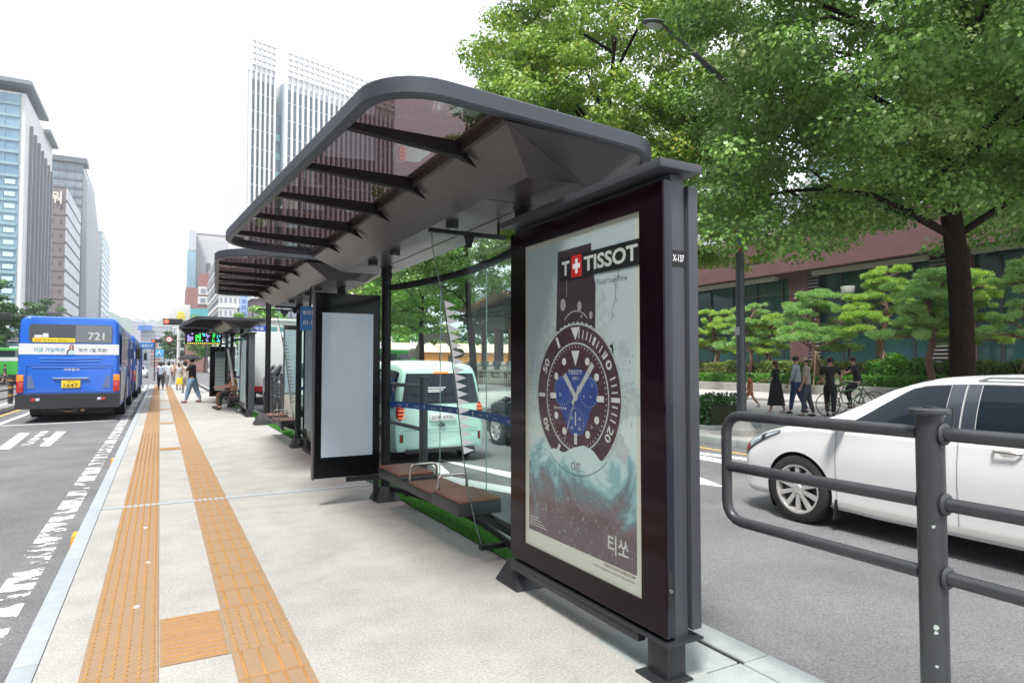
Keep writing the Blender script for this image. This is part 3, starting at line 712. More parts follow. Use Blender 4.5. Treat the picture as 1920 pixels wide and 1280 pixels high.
for i in (1,2,4,5,7,8,10,11): a=i*R(30); disk(b,cx+.225*math.sin(a),cy+.225*math.cos(a),.021,8.5,18)
tick(b,cx,cy,R(90),.195,.258,.032,9); tick(b,cx,cy,R(-90),.195,.258,.032,9); tick(b,cx,cy,R(180),.2,.258,.026,9)
for q,(sx,sy,sr) in enumerate(((cx-.13,cy+.03,.085),(cx+.125,cy+.03,.085),(cx,cy-.135,.08))):
    for i in range(24): tick(b,sx,sy,i*R(15),sr-.009,sr-.001,.003,9)
tick(b,cx,cy-.135,0,-.02,.055,.008,9.5)
for s,(u,v) in {'20':(-.165,.0),'50':(-.045,-.125),'10':(.028,-.125),'40':(-.048,-.18),'20 ':(.025,-.18),'30':(-.012,-.21),'2':(.15,.06),'4':(.135,0),'6':(.075,.0),'8':(.145,-.16)}.items():
    text_mesh(b,s.strip(),pp(cx+u,cy+v,10),U,V,.024 if len(s.strip())>1 else .011,.018)
for s,an in (('10',R(57)),('20',R(121)),('40',R(240)),('50',R(300)),('30',R(180))):
    c=Vector((math.sin(an),math.cos(an)))*.348; tg=Vector((c.y,-c.x)).normalized(); up=c.normalized()
    if s in('10','50','20','40','30'): pass
    O2=c-tg*.045-up*.024
    Ut=U*tg.x+V*tg.y; Vt=U*up.x+V*up.y
    text_mesh(b,s,pp(cx+O2.x,cy+O2.y,10),Ut,Vt,.09,.05,.02)
text_mesh(b,'TISSOT',pp(cx-.07,cy+.125,10),U,V,.14,.024,.01); text_mesh(b,'1853',pp(cx-.03,cy+.095,10),U,V,.06,.018); text_mesh(b,'SEASTAR',pp(cx-.22,cy-.075,10),U,V,.14,.014,.01)
b.build('dial_markings',mk_white,poster,smooth=0)
b=LMB(ad)
tick(b,cx,cy,R(-42),.0,.165,.026,11,.034); tick(b,cx,cy,R(42),-.05,.245,.02,11.5,.036); tick(b,cx,cy,R(204),-.07,.285,.007,12,.004); disk(b,cx,cy,.022,12.5,20)
b.build('watch_hands',mat('hand_print',(.36,.42,.40),.5,var=.15,scale=25),poster,smooth=0)
# foam wave over the lower bezel
_S[0]=1
b=LMB(ad); rb_=WR*1.04+.016; tops=[(-.345,-.262),(-.30,-.33),(-.22,-.315),(-.12,-.33),(-.02,-.29),(.08,-.265),(.17,-.285),(.24,-.335),(.29,-.318)]
xs=[-.345+.635*i/44 for i in range(45)]; st_=[(x,float(np.interp(x,[q[0] for q in tops],[q[1] for q in tops])),-math.sqrt(rb_**2-x*x)-.002) for x in xs]
for (x0,t0,l0),(x1,t1,l1) in zip(st_[:-1],st_[1:]): b.quad(pp(cx+x0,cy+min(l0,t0),13),pp(cx+x1,cy+min(l1,t1),13),pp(cx+x1,cy+t1,13),pp(cx+x0,cy+t0,13))
b.build('wave_foam',bpy.data.materials['poster_print'],poster,smooth=0)
b=LMB(ad); text_mesh(b,'30',pp(cx+.045,cy-.40,14),-U,-V,.09,-.05) if False else text_mesh(b,'30',pp(cx+.05,cy-.37,14),-U,-V,.10,.05,.02); b.build('wave_numeral',mat('numeral_print',(.20,.22,.23),.5),poster,smooth=0)
# splashes
b=LMB(ad); rr=random.Random(5)
for k in range(110):
    sd_=rr.choice((-1,1)); a=rr.uniform(-.35,.5); r0=rr.gauss(.47,.05); u=cx+sd_*r0*math.cos(a); v=cy+r0*math.sin(a)+.06
    if not .06<u<PW-.06: continue
    disk(b,u,v,rr.uniform(.002,.007),2,8,rr.uniform(.0015,.005))
for base in ((cx+.33,cy+.42),(cx+.37,cy+.60)):
    p=Vector(base)
    for k in range(9):
        q=p+Vector((rr.uniform(-.012,.02),rr.uniform(.015,.035))); s=Vector((.003,0)); b.quad(pp(*(p-s),2),pp(*(p+s),2),pp(*(q+s*.6),2),pp(*(q-s*.6),2)); p=q
        if k%3==0: ring(b,p.x+.01,p.y,.008,.011,2.2,12)
b.build('splash_drops',mat('splash_print',(.14,.18,.19),.5),poster,smooth=0)
# logo
b=LMB(ad); lx=.42; b.quad(pp(lx,PH-.268,15),pp(PW-.0,PH-.268,15),pp(PW-.0,PH-.135,15),pp(lx,PH-.135,15)); lg=b.build('logo_band',mat('logo_black',(.008,.008,.009),.45),poster,smooth=0)
b=LMB(ad); text_mesh(b,'T',pp(lx+.02,PH-.243,16),U,V,.08,.085,.03); text_mesh(b,'TISSOT',pp(lx+.245,PH-.243,16),U,V,.465,.085,.03)
b.build('logo_lettering',mk_white,poster,smooth=0)
b=LMB(ad); b.quad(pp(lx+.12,PH-.262,16),pp(lx+.225,PH-.262,16),pp(lx+.225,PH-.138,16),pp(lx+.12,PH-.138,16)); b.build('logo_red_square',mat('logo_red',(.50,.015,.015),.5),poster,smooth=0)
b=LMB(ad); u0,v0=lx+.1725,PH-.2; b.quad(pp(u0-.012,v0-.042,17),pp(u0+.012,v0-.042,17),pp(u0+.012,v0+.042,17),pp(u0-.012,v0+.042,17)); b.quad(pp(u0-.036,v0-.014,17.3),pp(u0+.036,v0-.014,17.3),pp(u0+.036,v0+.014,17.3),pp(u0-.036,v0+.014,17.3)); b.build('logo_cross',M_white,poster,smooth=0)
b=LMB(ad); text_mesh(b,'#ThisIsYourTime',pp(.75,PH-.335,3),U,V,.29,.033); b.build('hashtag_lettering',mat('ink_dark',(.05,.06,.065),.5),poster,smooth=0)
b=LMB(ad); text_mesh(b,'티쏘',pp(.87,.155,3),U,V,.17,.10,.01); 
for k in range(4): b.quad(pp(.06,.135+k*.016,3),pp(.06+.2-.03*k,.135+k*.016,3),pp(.06+.2-.03*k,.139+k*.016,3),pp(.06,.139+k*.016,3))
b.build('poster_lettering',mk_white,poster,smooth=0)
b=LMB(ad); text_mesh(b,'TISSOTWATCHES.COM',pp(.83,.078,3),U,V,.26,.014,.01); text_mesh(b,'TISSOT, INNOVATORS BY TRADITION',pp(.73,.052,3),U,V,.36,.012); b.build('footer_lettering',mat('ink_brown',(.14,.05,.05),.5),poster,smooth=0)
b=LMB(ad); b.quad((XF+.0005,PY1,PZ0),(XF+.0005,PY0,PZ0),(XF+.0005,PY0,PZ1),(XF+.0005,PY1,PZ1))
b.build('cover_glass',glassmat('poster_glass',(.93,.93,.93),ior=1.25),ad,smooth=0)
# ---------------- other panels, across the platform ----------------
def cross_panel(label,x0,x1,y,z0,z1,screen,name='information_panel',th=.07,cat='information panel'):
    t=thing(name,label,cat,((x0+x1)/2,y,0)); cxm=(x0+x1)/2; w2=(x1-x0)/2
    b=MB(); b.box((-w2,0,z0),(w2,.012,z1)); b.build('front_glass',M_black,t,bevel=.003,seg=1)
    b=MB(); b.box((-w2,.0125,z0),(w2-.0,th,z1)); b.build('cabinet',M_dgrey,t,bevel=.006)
    b=MB(); b.box((-w2-.018,-.012,z0-.01),(-w2-.001,th+.01,z1+.01)); b.build('side_frame',mat('frame_mauve_grey',(.07,.06,.07),.4,metal=.2),t,bevel=.004)
    return t
M_screen=mat('blank_screen',(.45,.52,.60),.18,col2=(.36,.44,.53),scale=1.2,coat=.6)
sp=cross_panel('large blank pale screen in a black frame at the end of the near shelter',1.43,2.13,6.9,.30,2.26,None,'display_panel',cat='display panel')
b=MB(); b.box((-.28,-.003,.52),(.27,-.0005,2.05)); b.build('screen',M_screen,sp,smooth=0)
b=MB(); b.box((.0,.02,.24),(.36,.06,.288)); b.box((.30,.02,.0),(.35,.06,.239)); b.build('mounting_bracket',M_blk,sp)
# panels at shelter 2 and 3
def route_lines(mb,x0,x1,z0,z1,y,n):
    for k in range(n): z=z0+(z1-z0)*k/(n-1); mb.box((x0,y-.001,z),(x1,y,z+.012))
p3=cross_panel('route map board with dark ruled lines in the third shelter',1.72,2.60,27.5,.25,2.2,None)
b=MB(); b.box((-.27,-.003,.48),(.27,-.0005,2.0)); b.build('route_map',mat('map_sheet',(.38,.46,.45),.4),p3,smooth=0)
b=MB(); route_lines(b,-.26,.26,.85,1.72,-.004,7); b.box((-.26,-.006,1.75),(.26,-.004,1.99)); text_mesh(b,'종로',(-.06,-.006,.62),(1,0,0),(0,0,1),.18,.07); b.build('route_lines',mat('map_ink',(.10,.15,.17),.5),p3,smooth=0)
b=MB()
for k in range(22): z=1.72-k*.05; b.quad((.09+k*.004,-.008,z),(.09+k*.004,-.008,z-.045),(.15+k*.004,-.008,z-.022))
b.build('triangle_decals',M_white,p3,smooth=0)
b=MB(); b.box((-.3,-.1,0),(-.1,.2,.03)); b.box((-.22,0,.0),(-.18,.05,.25)); b.build('stand',M_blk,p3)
p2=cross_panel('glass notice panel with a white lower board under the second shelter',2.36,2.62,14.5,.25,2.35,None)
b=MB(); b.box((-.13,-.006,.12),(.13,-.001,.86)); b.build('lower_board',mat('lower_board',(.42,.40,.36),.5,var=.1,scale=4),p2,smooth=0)
b=MB(); b.box((-.125,-.004,.88),(.125,-.001,2.25)); b.build('notice',mat('notice_reflective',(.16,.24,.28),.15,col2=(.34,.42,.45),scale=2.4,coat=.6),p2,smooth=0)
# longitudinal ad panels at the far shelters (copies of the near cabinet with plain face)
def side_panel(label,x,y0,y1,face):
    t=thing('advertising_panel',label,'advertisement',(x,(y0+y1)/2,0),0,'far advertising panels'); h=(y1-y0)/2
    b=MB(); b.box((0,-h,.235),(.05,h,2.38)); b.build('front_glass',M_black,t,bevel=.004)
    b=MB(); b.box((-.002,-h+.17,.4),(-.0005,h-.17,2.2)); b.build('poster',face,t,smooth=0)
    b=MB(); b.box((.051,-h+.01,.2),(.22,h,2.38)); b.build('cabinet',M_lgrey,t,bevel=.004)
    b=MB(); b.box((-.03,-h-.06,2.385),(.25,h+.05,2.425)); b.build('top_cap',M_dgrey,t,bevel=.004)
    b=MB(); b.box((.03,-h+.02,0),(.17,-h+.2,.198)); b.box((0,-h,0),(.2,h,.05)); b.box((.03,h-.2,0.05),(.17,h-.02,.198)); b.build('base_leg',M_dgrey,t,bevel=.004)
    return t
side_panel('dark advertising panel seen nearly edge on at the third shelter',2.16,19.6,21.3,mat('poster_far_a',(.20,.28,.30),.4,col2=(.35,.40,.40),scale=3))
side_panel('dark advertising panel beyond the blank screen at the second shelter',2.20,10.0,11.6,mat('poster_far_b',(.12,.2,.26),.4,col2=(.30,.35,.38),scale=3))
# LED arrival display
led=thing('arrival_display','lit green and blue bus arrival display hanging from the third shelter','display',(1.42,26.4,.17))
b=MB(); b.box((-.62,0,2.08),(.62,.12,2.50)); b.build('display_case',M_blk,led,bevel=.01)
cols=[(.45,.35,.8),(.1,.9,.2),(.1,.75,.8),(.45,.35,.8),(.1,.75,.8)]
b=MB(); xs=[(-.55,-.35,0),(-.28,-.10,1),(-.06,.04,2),(.07,.20,3),(.28,.38,1),(.44,.56,2)]
rng=random.Random(2)
mlist=[mat('led_violet',(.35,.3,.9),.5,emit=1.0),mat('led_green',(.05,.85,.12),.5,emit=1.0),mat('led_cyan',(.1,.7,.85),.5,emit=1.0),mat('led_yellow',(.9,.8,.1),.5,emit=1.0)]
for x0,x1,c in xs:
    b.k=c if c<3 else 0
    for r_ in range(5):
        for q in range(3):
            if rng.random()<.7: xa=x0+(x1-x0)*q/3; b.box((xa,-.006,2.44-r_*.065),(xa+(x1-x0)/3.6,-.002,2.48-r_*.065))
b.k=3
for q in range(16): b.box((-.55+q*.07,-.006,2.10),(-.51+q*.07,-.002,2.125))
b.build('lit_characters',mlist,led,smooth=0)['kind']='stuff'
b=MB(); b.cyl((-.4,.06,2.5),(-.4,.06,2.64),.015,n=8); b.cyl((.4,.06,2.5),(.4,.06,2.6),.015,n=8); b.build('hanger',M_steel,led)
# small blue sign hanging by second shelter
sb=thing('hanging_sign','small blue stop sign hanging beside the black screen frame','sign',(1.86,9.3,0))
b=MB(); b.box((-.14,0,1.98),(.14,.03,2.32)); b.build('sign_face',mat('sign_blue',(.03,.16,.42),.4),sb,bevel=.004)
b=MB(); text_mesh(b,'중앙차로',(-.11,-.002,2.2),(1,0,0),(0,0,1),.22,.06,.01); text_mesh(b,'01-137',(-.1,-.002,2.06),(1,0,0),(0,0,1),.2,.06); b.build('lettering',M_white,sb,smooth=0)
b=MB(); b.cyl((0,.015,2.32),(0,.015,2.6),.012,n=8); b.build('hanger',M_steel,sb)
# tall post with pyramid foot
tp=thing('steel_post','tall dark round post with pyramid foot between the second and third shelters','post',(2.38,17.1,0))
b=MB(); b.cyl((0,0,0),(0,0,3.35),.065,n=20); b.lathe([(.065,3.3),(.075,3.31),(.075,3.36),(0,3.37)],n=20); b.build('pole',M_steel,tp)
b=MB(); b.frustum(-.32,-.22,.32,.22,0,-.2,-.12,.2,.12,.27); b.build('foot_cover',M_dgrey,tp,bevel=.012)
b=MB(); b.box((-.25,-.02,2.86),(.9,.02,2.90)); b.add([(.28,-.008,2.86),(.5,-.008,2.86),(.39,-.008,2.68),(.28,.008,2.86),(.5,.008,2.86),(.39,.008,2.68)],[(0,2,1),(3,4,5),(0,1,4,3),(1,2,5,4),(2,0,3,5)]); b.build('bracket_bar',M_steel,tp)
# ---------------- guard railings ----------------
M_rail=mat('rail_grey_paint',(.040,.042,.049),.4,metal=0,var=.15,scale=12,coat=.1)
rg=thing('guard_railing','grey tubular guard railing with three bars in the right foreground','railing',(2.52,1.35,0))
b=MB(); b.cyl((0,0,0),(0,0,1.315),.0475,n=32); post=b.build('post',M_rail,rg)
b=MB(); b.lathe([(0,1.316),(.066,1.316),(.07,1.320),(.07,1.332),(.062,1.338),(.02,1.338),(.02,1.344),(0,1.345)],n=32); b.cyl((.052,-.052,1.25),(.066,-.052,1.34),.004,n=8); b.build('post_cap',M_rail,post)
b=MB()
for (y,z,a) in ((-.049,1.16,.007),(-.049,.80,.012),(-.047,.78,.008),(-.05,.66,.006)):
    n=9; b.add([(-.0509*math.cos(.9+ (i%3)*.0)+0,0,0) for i in range(0)],[])
    vs=[]
    for i in range(n):
        t=6.283*i/n; rr_=a*random.uniform(.6,1.1); th=R(215)+ (rr_*math.cos(t))/.05; vs.append((.0482*math.cos(th),.0482*math.sin(th),z-.25+rr_*math.sin(t)))
    b.add(vs,[tuple(range(n))])
b.build('chipped_paint',mat('chip_pale',(.42,.48,.46),.7),post,smooth=0)
for z in (1.245,.99,.725):
    b=MB(); b.tube([(0,-.043,z),(0,-2.4,z)],.0255,16); b.lathe([(.027,-.046),(.038,-.046),(.042,-.052),(.038,-.058),(.027,-.06)],(0,0,z),axis='y',n=20); b.build('rail',M_rail,rg,smooth=50)
b=MB(); r0=.09; y1=.98
top=[(0,.045,1.245),(0,y1-r0,1.245)]+[(0,y1-r0+r0*math.sin(q),1.245-r0+r0*math.cos(q)) for q in (R(22),R(45),R(68),R(90))]
bot=[(0,y1-r0+r0*math.cos(q),.725+r0-r0*math.sin(q)) for q in (0,R(22),R(45),R(68),R(90))]+[(0,.045,.725)]
b.tube(top+bot,.0255,16); b.tube([(0,.045,.99),(0,y1-.02,.99)],.026,16); b.build('end_hoop',M_rail,rg,smooth=50)
def rail_run(label,x,y0,y1,n,z=0,group='guard railings',loc=None):
    t=thing('guard_railing',label,'railing',(x,y0,z),0,group); L=y1-y0
    for i in range(n):
        b=MB(); y=L*i/(n-1); b.cyl((0,y,0),(0,y,1.2),.05,n=16); b.lathe([(0,1.2),(.066,1.2),(.07,1.206),(.07,1.218),(0,1.222)],(0,y,0),n=16); b.build('post',M_rail,t)
    for zz in (1.1,.85,.6):
        b=MB(); b.tube([(0,0,zz),(0,L,zz)],.025,10); b.build('rail',M_rail,t,smooth=50)
    return t
rail_run('grey railing behind the bench glass and beyond the blank screen',2.70,7.05,8.9,2,.14)
rail_run('grey railing by the green turf between the second and third shelters',2.70,15.2,18.6,3,.05)
# median fence on the left: dark posts with ochre bands
mf=thing('median_fence','low dark fence with ochre banded posts left of the blue bus','fence',(-4.95,20,0))
nn=0
for i in range(14):
    y=i*3.5; b=MB(); b.k=0; b.cyl((0,y,0),(0,y,1.02),.085,n=14)
    b.k=1
    for z in (.3,.6,.86): b.lathe([(.087,z),(.087,z+.07)],(0,y,0),n=14)
    b.build('post',[mat('fence_post_brown',(.05,.048,.05),.6),mat('band_ochre',(.45,.25,.04),.6)],mf)
b=MB()
for z in (.25,.55,.85): b.tube([(0,0,z),(0,45.5,z)],.03,8)
b.build('rail',mat('fence_post_brown',(.05,.048,.05),.6),mf)
# ---------------- vehicles ----------------
def catmull(P,m):
    out=[]; n=len(P)
    for i in range(n-1):
        p0,p1,p2,p3=P[max(i-1,0)],P[i],P[i+1],P[min(i+2,n-1)]
        for k in range(m):
            t=k/m; out.append(tuple(.5*((2*b)+(-a+c)*t+(2*a-5*b+4*c-d)*t*t+(-a+3*b-3*c+d)*t**3) for a,b,c,d in zip(p0,p1,p2,p3)))
    out.append(tuple(P[-1])); return out
class CarShape:
    """stations: (y, z_bottom, z_belt, z_top, half_width, half_width_top)"""
    def __init__(s,st,tuck=.9,crown=.02): s.st=st; s.tuck=tuck; s.crown=crown; s.Y=[q[0] for q in st]
    def par(s,y):
        out=[]
        for k in range(1,6):
            v=[q[k] for q in s.st]; i=max(0,min(len(v)-2,int(np.searchsorted(s.Y,y)-1)))
            h=s.Y[i+1]-s.Y[i]; t=(y-s.Y[i])/h
            def sl(j):
                if j<=0 or j>=len(v)-1: return 0 if (j<=0 and False) else ((v[1]-v[0])/(s.Y[1]-s.Y[0]) if j<=0 else (v[-1]-v[-2])/(s.Y[-1]-s.Y[-2]))
                a=(v[j]-v[j-1])/(s.Y[j]-s.Y[j-1]); b=(v[j+1]-v[j])/(s.Y[j+1]-s.Y[j])
                return 0 if a*b<=0 else 2*a*b/(a+b)
            m0,m1=sl(i)*h,sl(i+1)*h
            out.append((2*t**3-3*t*t+1)*v[i]+(t**3-2*t*t+t)*m0+(-2*t**3+3*t*t)*v[i+1]+(t**3-t*t)*m1)
        return out
    def sec(s,y):
        zb,zm,zt,w,wt=s.par(y); H=zm-zb; G=zt-zm
        cr=s.crown
        return [(0,zb),(w*s.tuck*.85,zb),(w*s.tuck+.0,zb+.03),(w*.985,zb+H*.25),(w,zb+H*.62),(w*.975,zb+H*.9),(w*.955,zm),
                (w*.955+(wt-w*.955)*.5+.012*min(1,G*3),zm+G*.48),(wt,zm+G*.86),(wt*.90,zm+G*.97),(wt*.6,zt+cr*.6),(0,zt+cr)]
    def P(s,y,u,off=0,side=1):
        S=s.sec(y); n=len(S); u=max(0,min(n-1.0001,u)); i=int(u); t=u-i
        def cr(a,b,c,d): return .5*((2*b)+(-a+c)*t+(2*a-5*b+4*c-d)*t*t+(-a+3*b-3*c+d)*t**3)
        q=[S[max(i-1,0)],S[i],S[i+1],S[min(i+2,n-1)]]
        if i+2>=n: q[3]=(-S[-2][0],S[-2][1])
        if i==0: q[0]=(-S[1][0],S[1][1])
        x,z=cr(*[a[0] for a in q]),cr(*[a[1] for a in q])
        p=Vector((side*x,y,z))
        if off:
            e=.02; y0,y1=max(s.Y[0]+.001,y-e),min(s.Y[-1]-.001,y+e)
            a=s.P(y1,u,0,side)-s.P(y0,u,0,side); b=s.P(y,min(u+.08,10.999),0,side)-s.P(y,max(u-.08,0),0,side)
            nn=b.cross(a) if side>0 else a.cross(b)
            if nn.length>1e-9:
                nn.normalize()
                if nn.x*side<0 and abs(nn.x)>.3: nn=-nn
                elif abs(nn.x)<=.3 and nn.z<0 and u>3: nn=-nn
                p+=nn*off
        return p
    def u_at_z(s,y,z):
        lo,hi=2,10.5
        for _ in range(24):
            m=(lo+hi)/2
            if s.P(y,m).z<z: lo=m
            else: hi=m
        return lo
    def body(s,name,m,parent,wheels,wr,ny=90,nu=44,inner=M_blk):
        ys=np.linspace(s.Y[0],s.Y[-1],ny); us=np.linspace(0,11,nu); b=MB(); vs=[]; 
        ring=2*(nu-1)
        for y in ys:
            L=[s.P(y,u,0,1) for u in us]; Rr=[s.P(y,u,0,-1) for u in us[-2:0:-1]]
            vs+=L+Rr
        fs=[]
        for i in range(ny-1):
            for k in range(ring): fs.append((i*ring+k,(i+1)*ring+k,(i+1)*ring+(k+1)%ring,i*ring+(k+1)%ring))
        fs+= [tuple(range(ring)),tuple((ny-1)*ring+k for k in range(ring))[::-1]]
        b.add(vs,fs); o=b.build(name,[m,inner],parent,smooth=0)
        bm=bmesh.new(); bm.from_mesh(o.data); bmesh.ops.recalc_face_normals(bm,faces=bm.faces); bm.to_mesh(o.data); bm.free()
        W_=max(q[4] for q in s.st); nm=o.data; bm=bmesh.new(); bm.from_mesh(nm)
        for yw,zw in wheels:
            ins=lambda v:abs(v.x)>W_-.30 and math.hypot(v.y-yw,v.z-zw)<wr
            dead=[f for f in bm.faces if abs(f.calc_center_median().x)>W_-.30 and math.hypot(f.calc_center_median().y-yw,f.calc_center_median().z-zw)<wr]
            bmesh.ops.delete(bm,geom=dead,context='FACES')
            for v in bm.verts:
                if v.is_boundary and abs(v.co.x)>W_-.27:
                    d=math.hypot(v.co.y-yw,v.co.z-zw)
                    if d<wr*1.35 and v.co.z>s.par(v.co.y)[0]+.045:
                        k=wr/d; y,z=yw+(v.co.y-yw)*k,zw+(v.co.z-zw)*k; sg=1 if v.co.x>0 else -1; q=s.P(y,s.u_at_z(y,z),0,sg); v.co=Vector((q.x,y,z))
        bm.to_mesh(nm); bm.free()
        nm.polygons.foreach_set('use_smooth',[True]*len(nm.polygons)); nm.set_sharp_from_angle(angle=R(32))
        for yw,zw in wheels:
            for sg in (-1,1):
                li=MB(); vs=[];n=36
                for i in range(n+1):
                    a=R(-35+250*i/n); y,z=yw+(wr)*math.cos(a),zw+(wr)*math.sin(a)
                    zz=max(z,s.par(y)[0]+.05); x=s.P(y,s.u_at_z(y,zz),0,1).x; 
                    vs+=[(sg*(x-.001),y,z),(sg*(x-.03),yw+wr*.985*math.cos(a),zw+wr*.985*math.sin(a)),(sg*(W_-.32),yw+wr*.985*math.cos(a),zw+wr*.985*math.sin(a)),(sg*(W_-.32),yw,zw)]
                li.add(vs,[(4*i+k,4*i+4+k,4*i+5+k,4*i+1+k) for i in range(n) for k in range(3)])
                li.build('wheel_arch',inner,parent,smooth=40)
        return o
    def patch(s,mb,y0,y1,ulo,uhi,off,side=1,ny=16,nu=6,round_=0):
        """ulo/uhi: number or function of y"""
        vs=[]
        for i in range(ny+1):
            y=y0+(y1-y0)*i/ny
            a=ulo(y) if callable(ulo) else ulo; b=uhi(y) if callable(uhi) else uhi
            for k in range(nu+1): vs.append(s.P(y,a+(b-a)*k/nu,off,side))
        fs=[]
        for i in range(ny):
            for k in range(nu):
                q=(i*(nu+1)+k,(i+1)*(nu+1)+k,(i+1)*(nu+1)+k+1,i*(nu+1)+k+1); fs.append(q if side>0 else q[::-1])
        mb.add(vs,fs)
def wheel(parent,x,y,r,side,wd=.21,spokes=10,rimr=.68,rim_m=None):
    t=MB(); rr=r*rimr
    prof=[(rr,-wd/2+.02),(rr+.01,-wd/2),(r-.03,-wd/2),(r-.006,-wd/2+.02),(r,-wd/2+.045),(r,wd/2-.045),(r-.006,wd/2-.02),(r-.03,wd/2),(rr+.01,wd/2),(rr,wd/2-.02),(rr,-wd/2+.02)]
    t.lathe([(a,side*b) for a,b in prof],(x,y,r),axis='x',n=48); o=t.build('tyre',M_rubber,parent,smooth=50)
    m=MB(); f=side*(wd/2-.012)
    m.lathe([(rr+.002,f+side*.008),(rr-.018,f+side*.006),(rr-.03,f-side*.03),(rr-.03,-f)],(x,y,r),axis='x',n=40)
    m.lathe([(0,f+side*.004),(.045,f+side*.002),(.058,f-side*.014),(.06,f-side*.05)],(x,y,r),axis='x',n=20)
    for k in range(spokes):
        a=2*math.pi*k/spokes; w0=.020 if spokes>7 else .03; d=Vector((0,math.sin(a),math.cos(a))); q=Vector((0,d.z,-d.y)); c=Vector((x,y,r))
        for pa in ((-.35,.0),) if spokes<=7 else ((0,0),):
            P0=c+d*.045;P1=c+d*(rr-.018); fx=Vector((f,0,0)); bx=Vector((f-side*.035,0,0))
            m.add([P0-q*w0+fx-Vector((side*.006,0,0)),P0+q*w0+fx-Vector((side*.006,0,0)),P1+q*w0*1.25+fx,P1-q*w0*1.25+fx,P0-q*w0+bx,P0+q*w0+bx,P1+q*w0+bx,P1-q*w0+bx],[(0,1,2,3),(0,4,5,1),(3,2,6,7),(1,5,6,2),(0,3,7,4)])
    for k in range(5):
        a=6.283*k/5; m.cyl((x+f-side*.01,y+.035*math.sin(a)*1.6,r+.035*math.cos(a)*1.6),(x+f+side*.003,y+.035*math.sin(a)*1.6,r+.035*math.cos(a)*1.6),.008,n=6)
    m.build('rim',rim_m or M_rimm,o,smooth=30)
    h=MB(); h.lathe([(0,f-side*.06),(rr-.03,f-side*.06)],(x,y,r),axis='x',n=24); h.build('brake_disc',mat('brake_dark',(.05,.05,.05),.5,metal=.6),o)
    return o
def carpaint(n,c,metal=0,rough=.35): return mat(n,c,rough,metal=metal,coat=.45,spec=.4)
M_trim=mat('black_trim',(.02,.02,.023),.45)
M_pillar=mat('gloss_pillar',(.035,.042,.055),.25,coat=.5)
M_lamp=mat('lamp_clear',(.55,.60,.66),.08,metal=.4,coat=1); M_red=mat('lamp_red',(.42,.012,.012),.15,coat=.8); M_amber=mat('lamp_amber',(.8,.24,.02),.2,coat=.6)
M_plate=mat('plate_white',(.68,.69,.68),.5)
# ---- white minivan ----
mv=thing('minivan','white minivan with dark tinted windows driving in the nearest right hand lane','minivan',(6.83,2.76,-.15))
st=[(-2.55,.42,.80,.95,.72,.60),(-2.50,.30,.93,1.25,.84,.68),(-2.30,.25,1.02,1.43,.94,.72),(-1.9,.22,1.035,1.50,.975,.75),(-1.0,.20,1.035,1.535,.985,.76),(0,.20,1.02,1.54,.985,.76),(.45,.20,1.015,1.52,.985,.745),(.85,.20,1.01,1.42,.985,.72),(1.2,.21,1.0,1.25,.98,.70),(1.52,.21,1.0,1.10,.975,.74),(1.85,.21,.955,1.02,.965,.72),(2.15,.21,.87,.945,.925,.68),(2.38,.21,.79,.87,.89,.66),(2.5,.24,.70,.80,.82,.60),(2.57,.30,.62,.70,.70,.50)]
cs=CarShape(st,tuck=.965)
WV=[(1.72,.335),(-1.34,.335)]
M_wcar=carpaint('white_car_paint',(.70,.705,.71))
cs.body('body',M_wcar,mv,WV,.40,110,50)
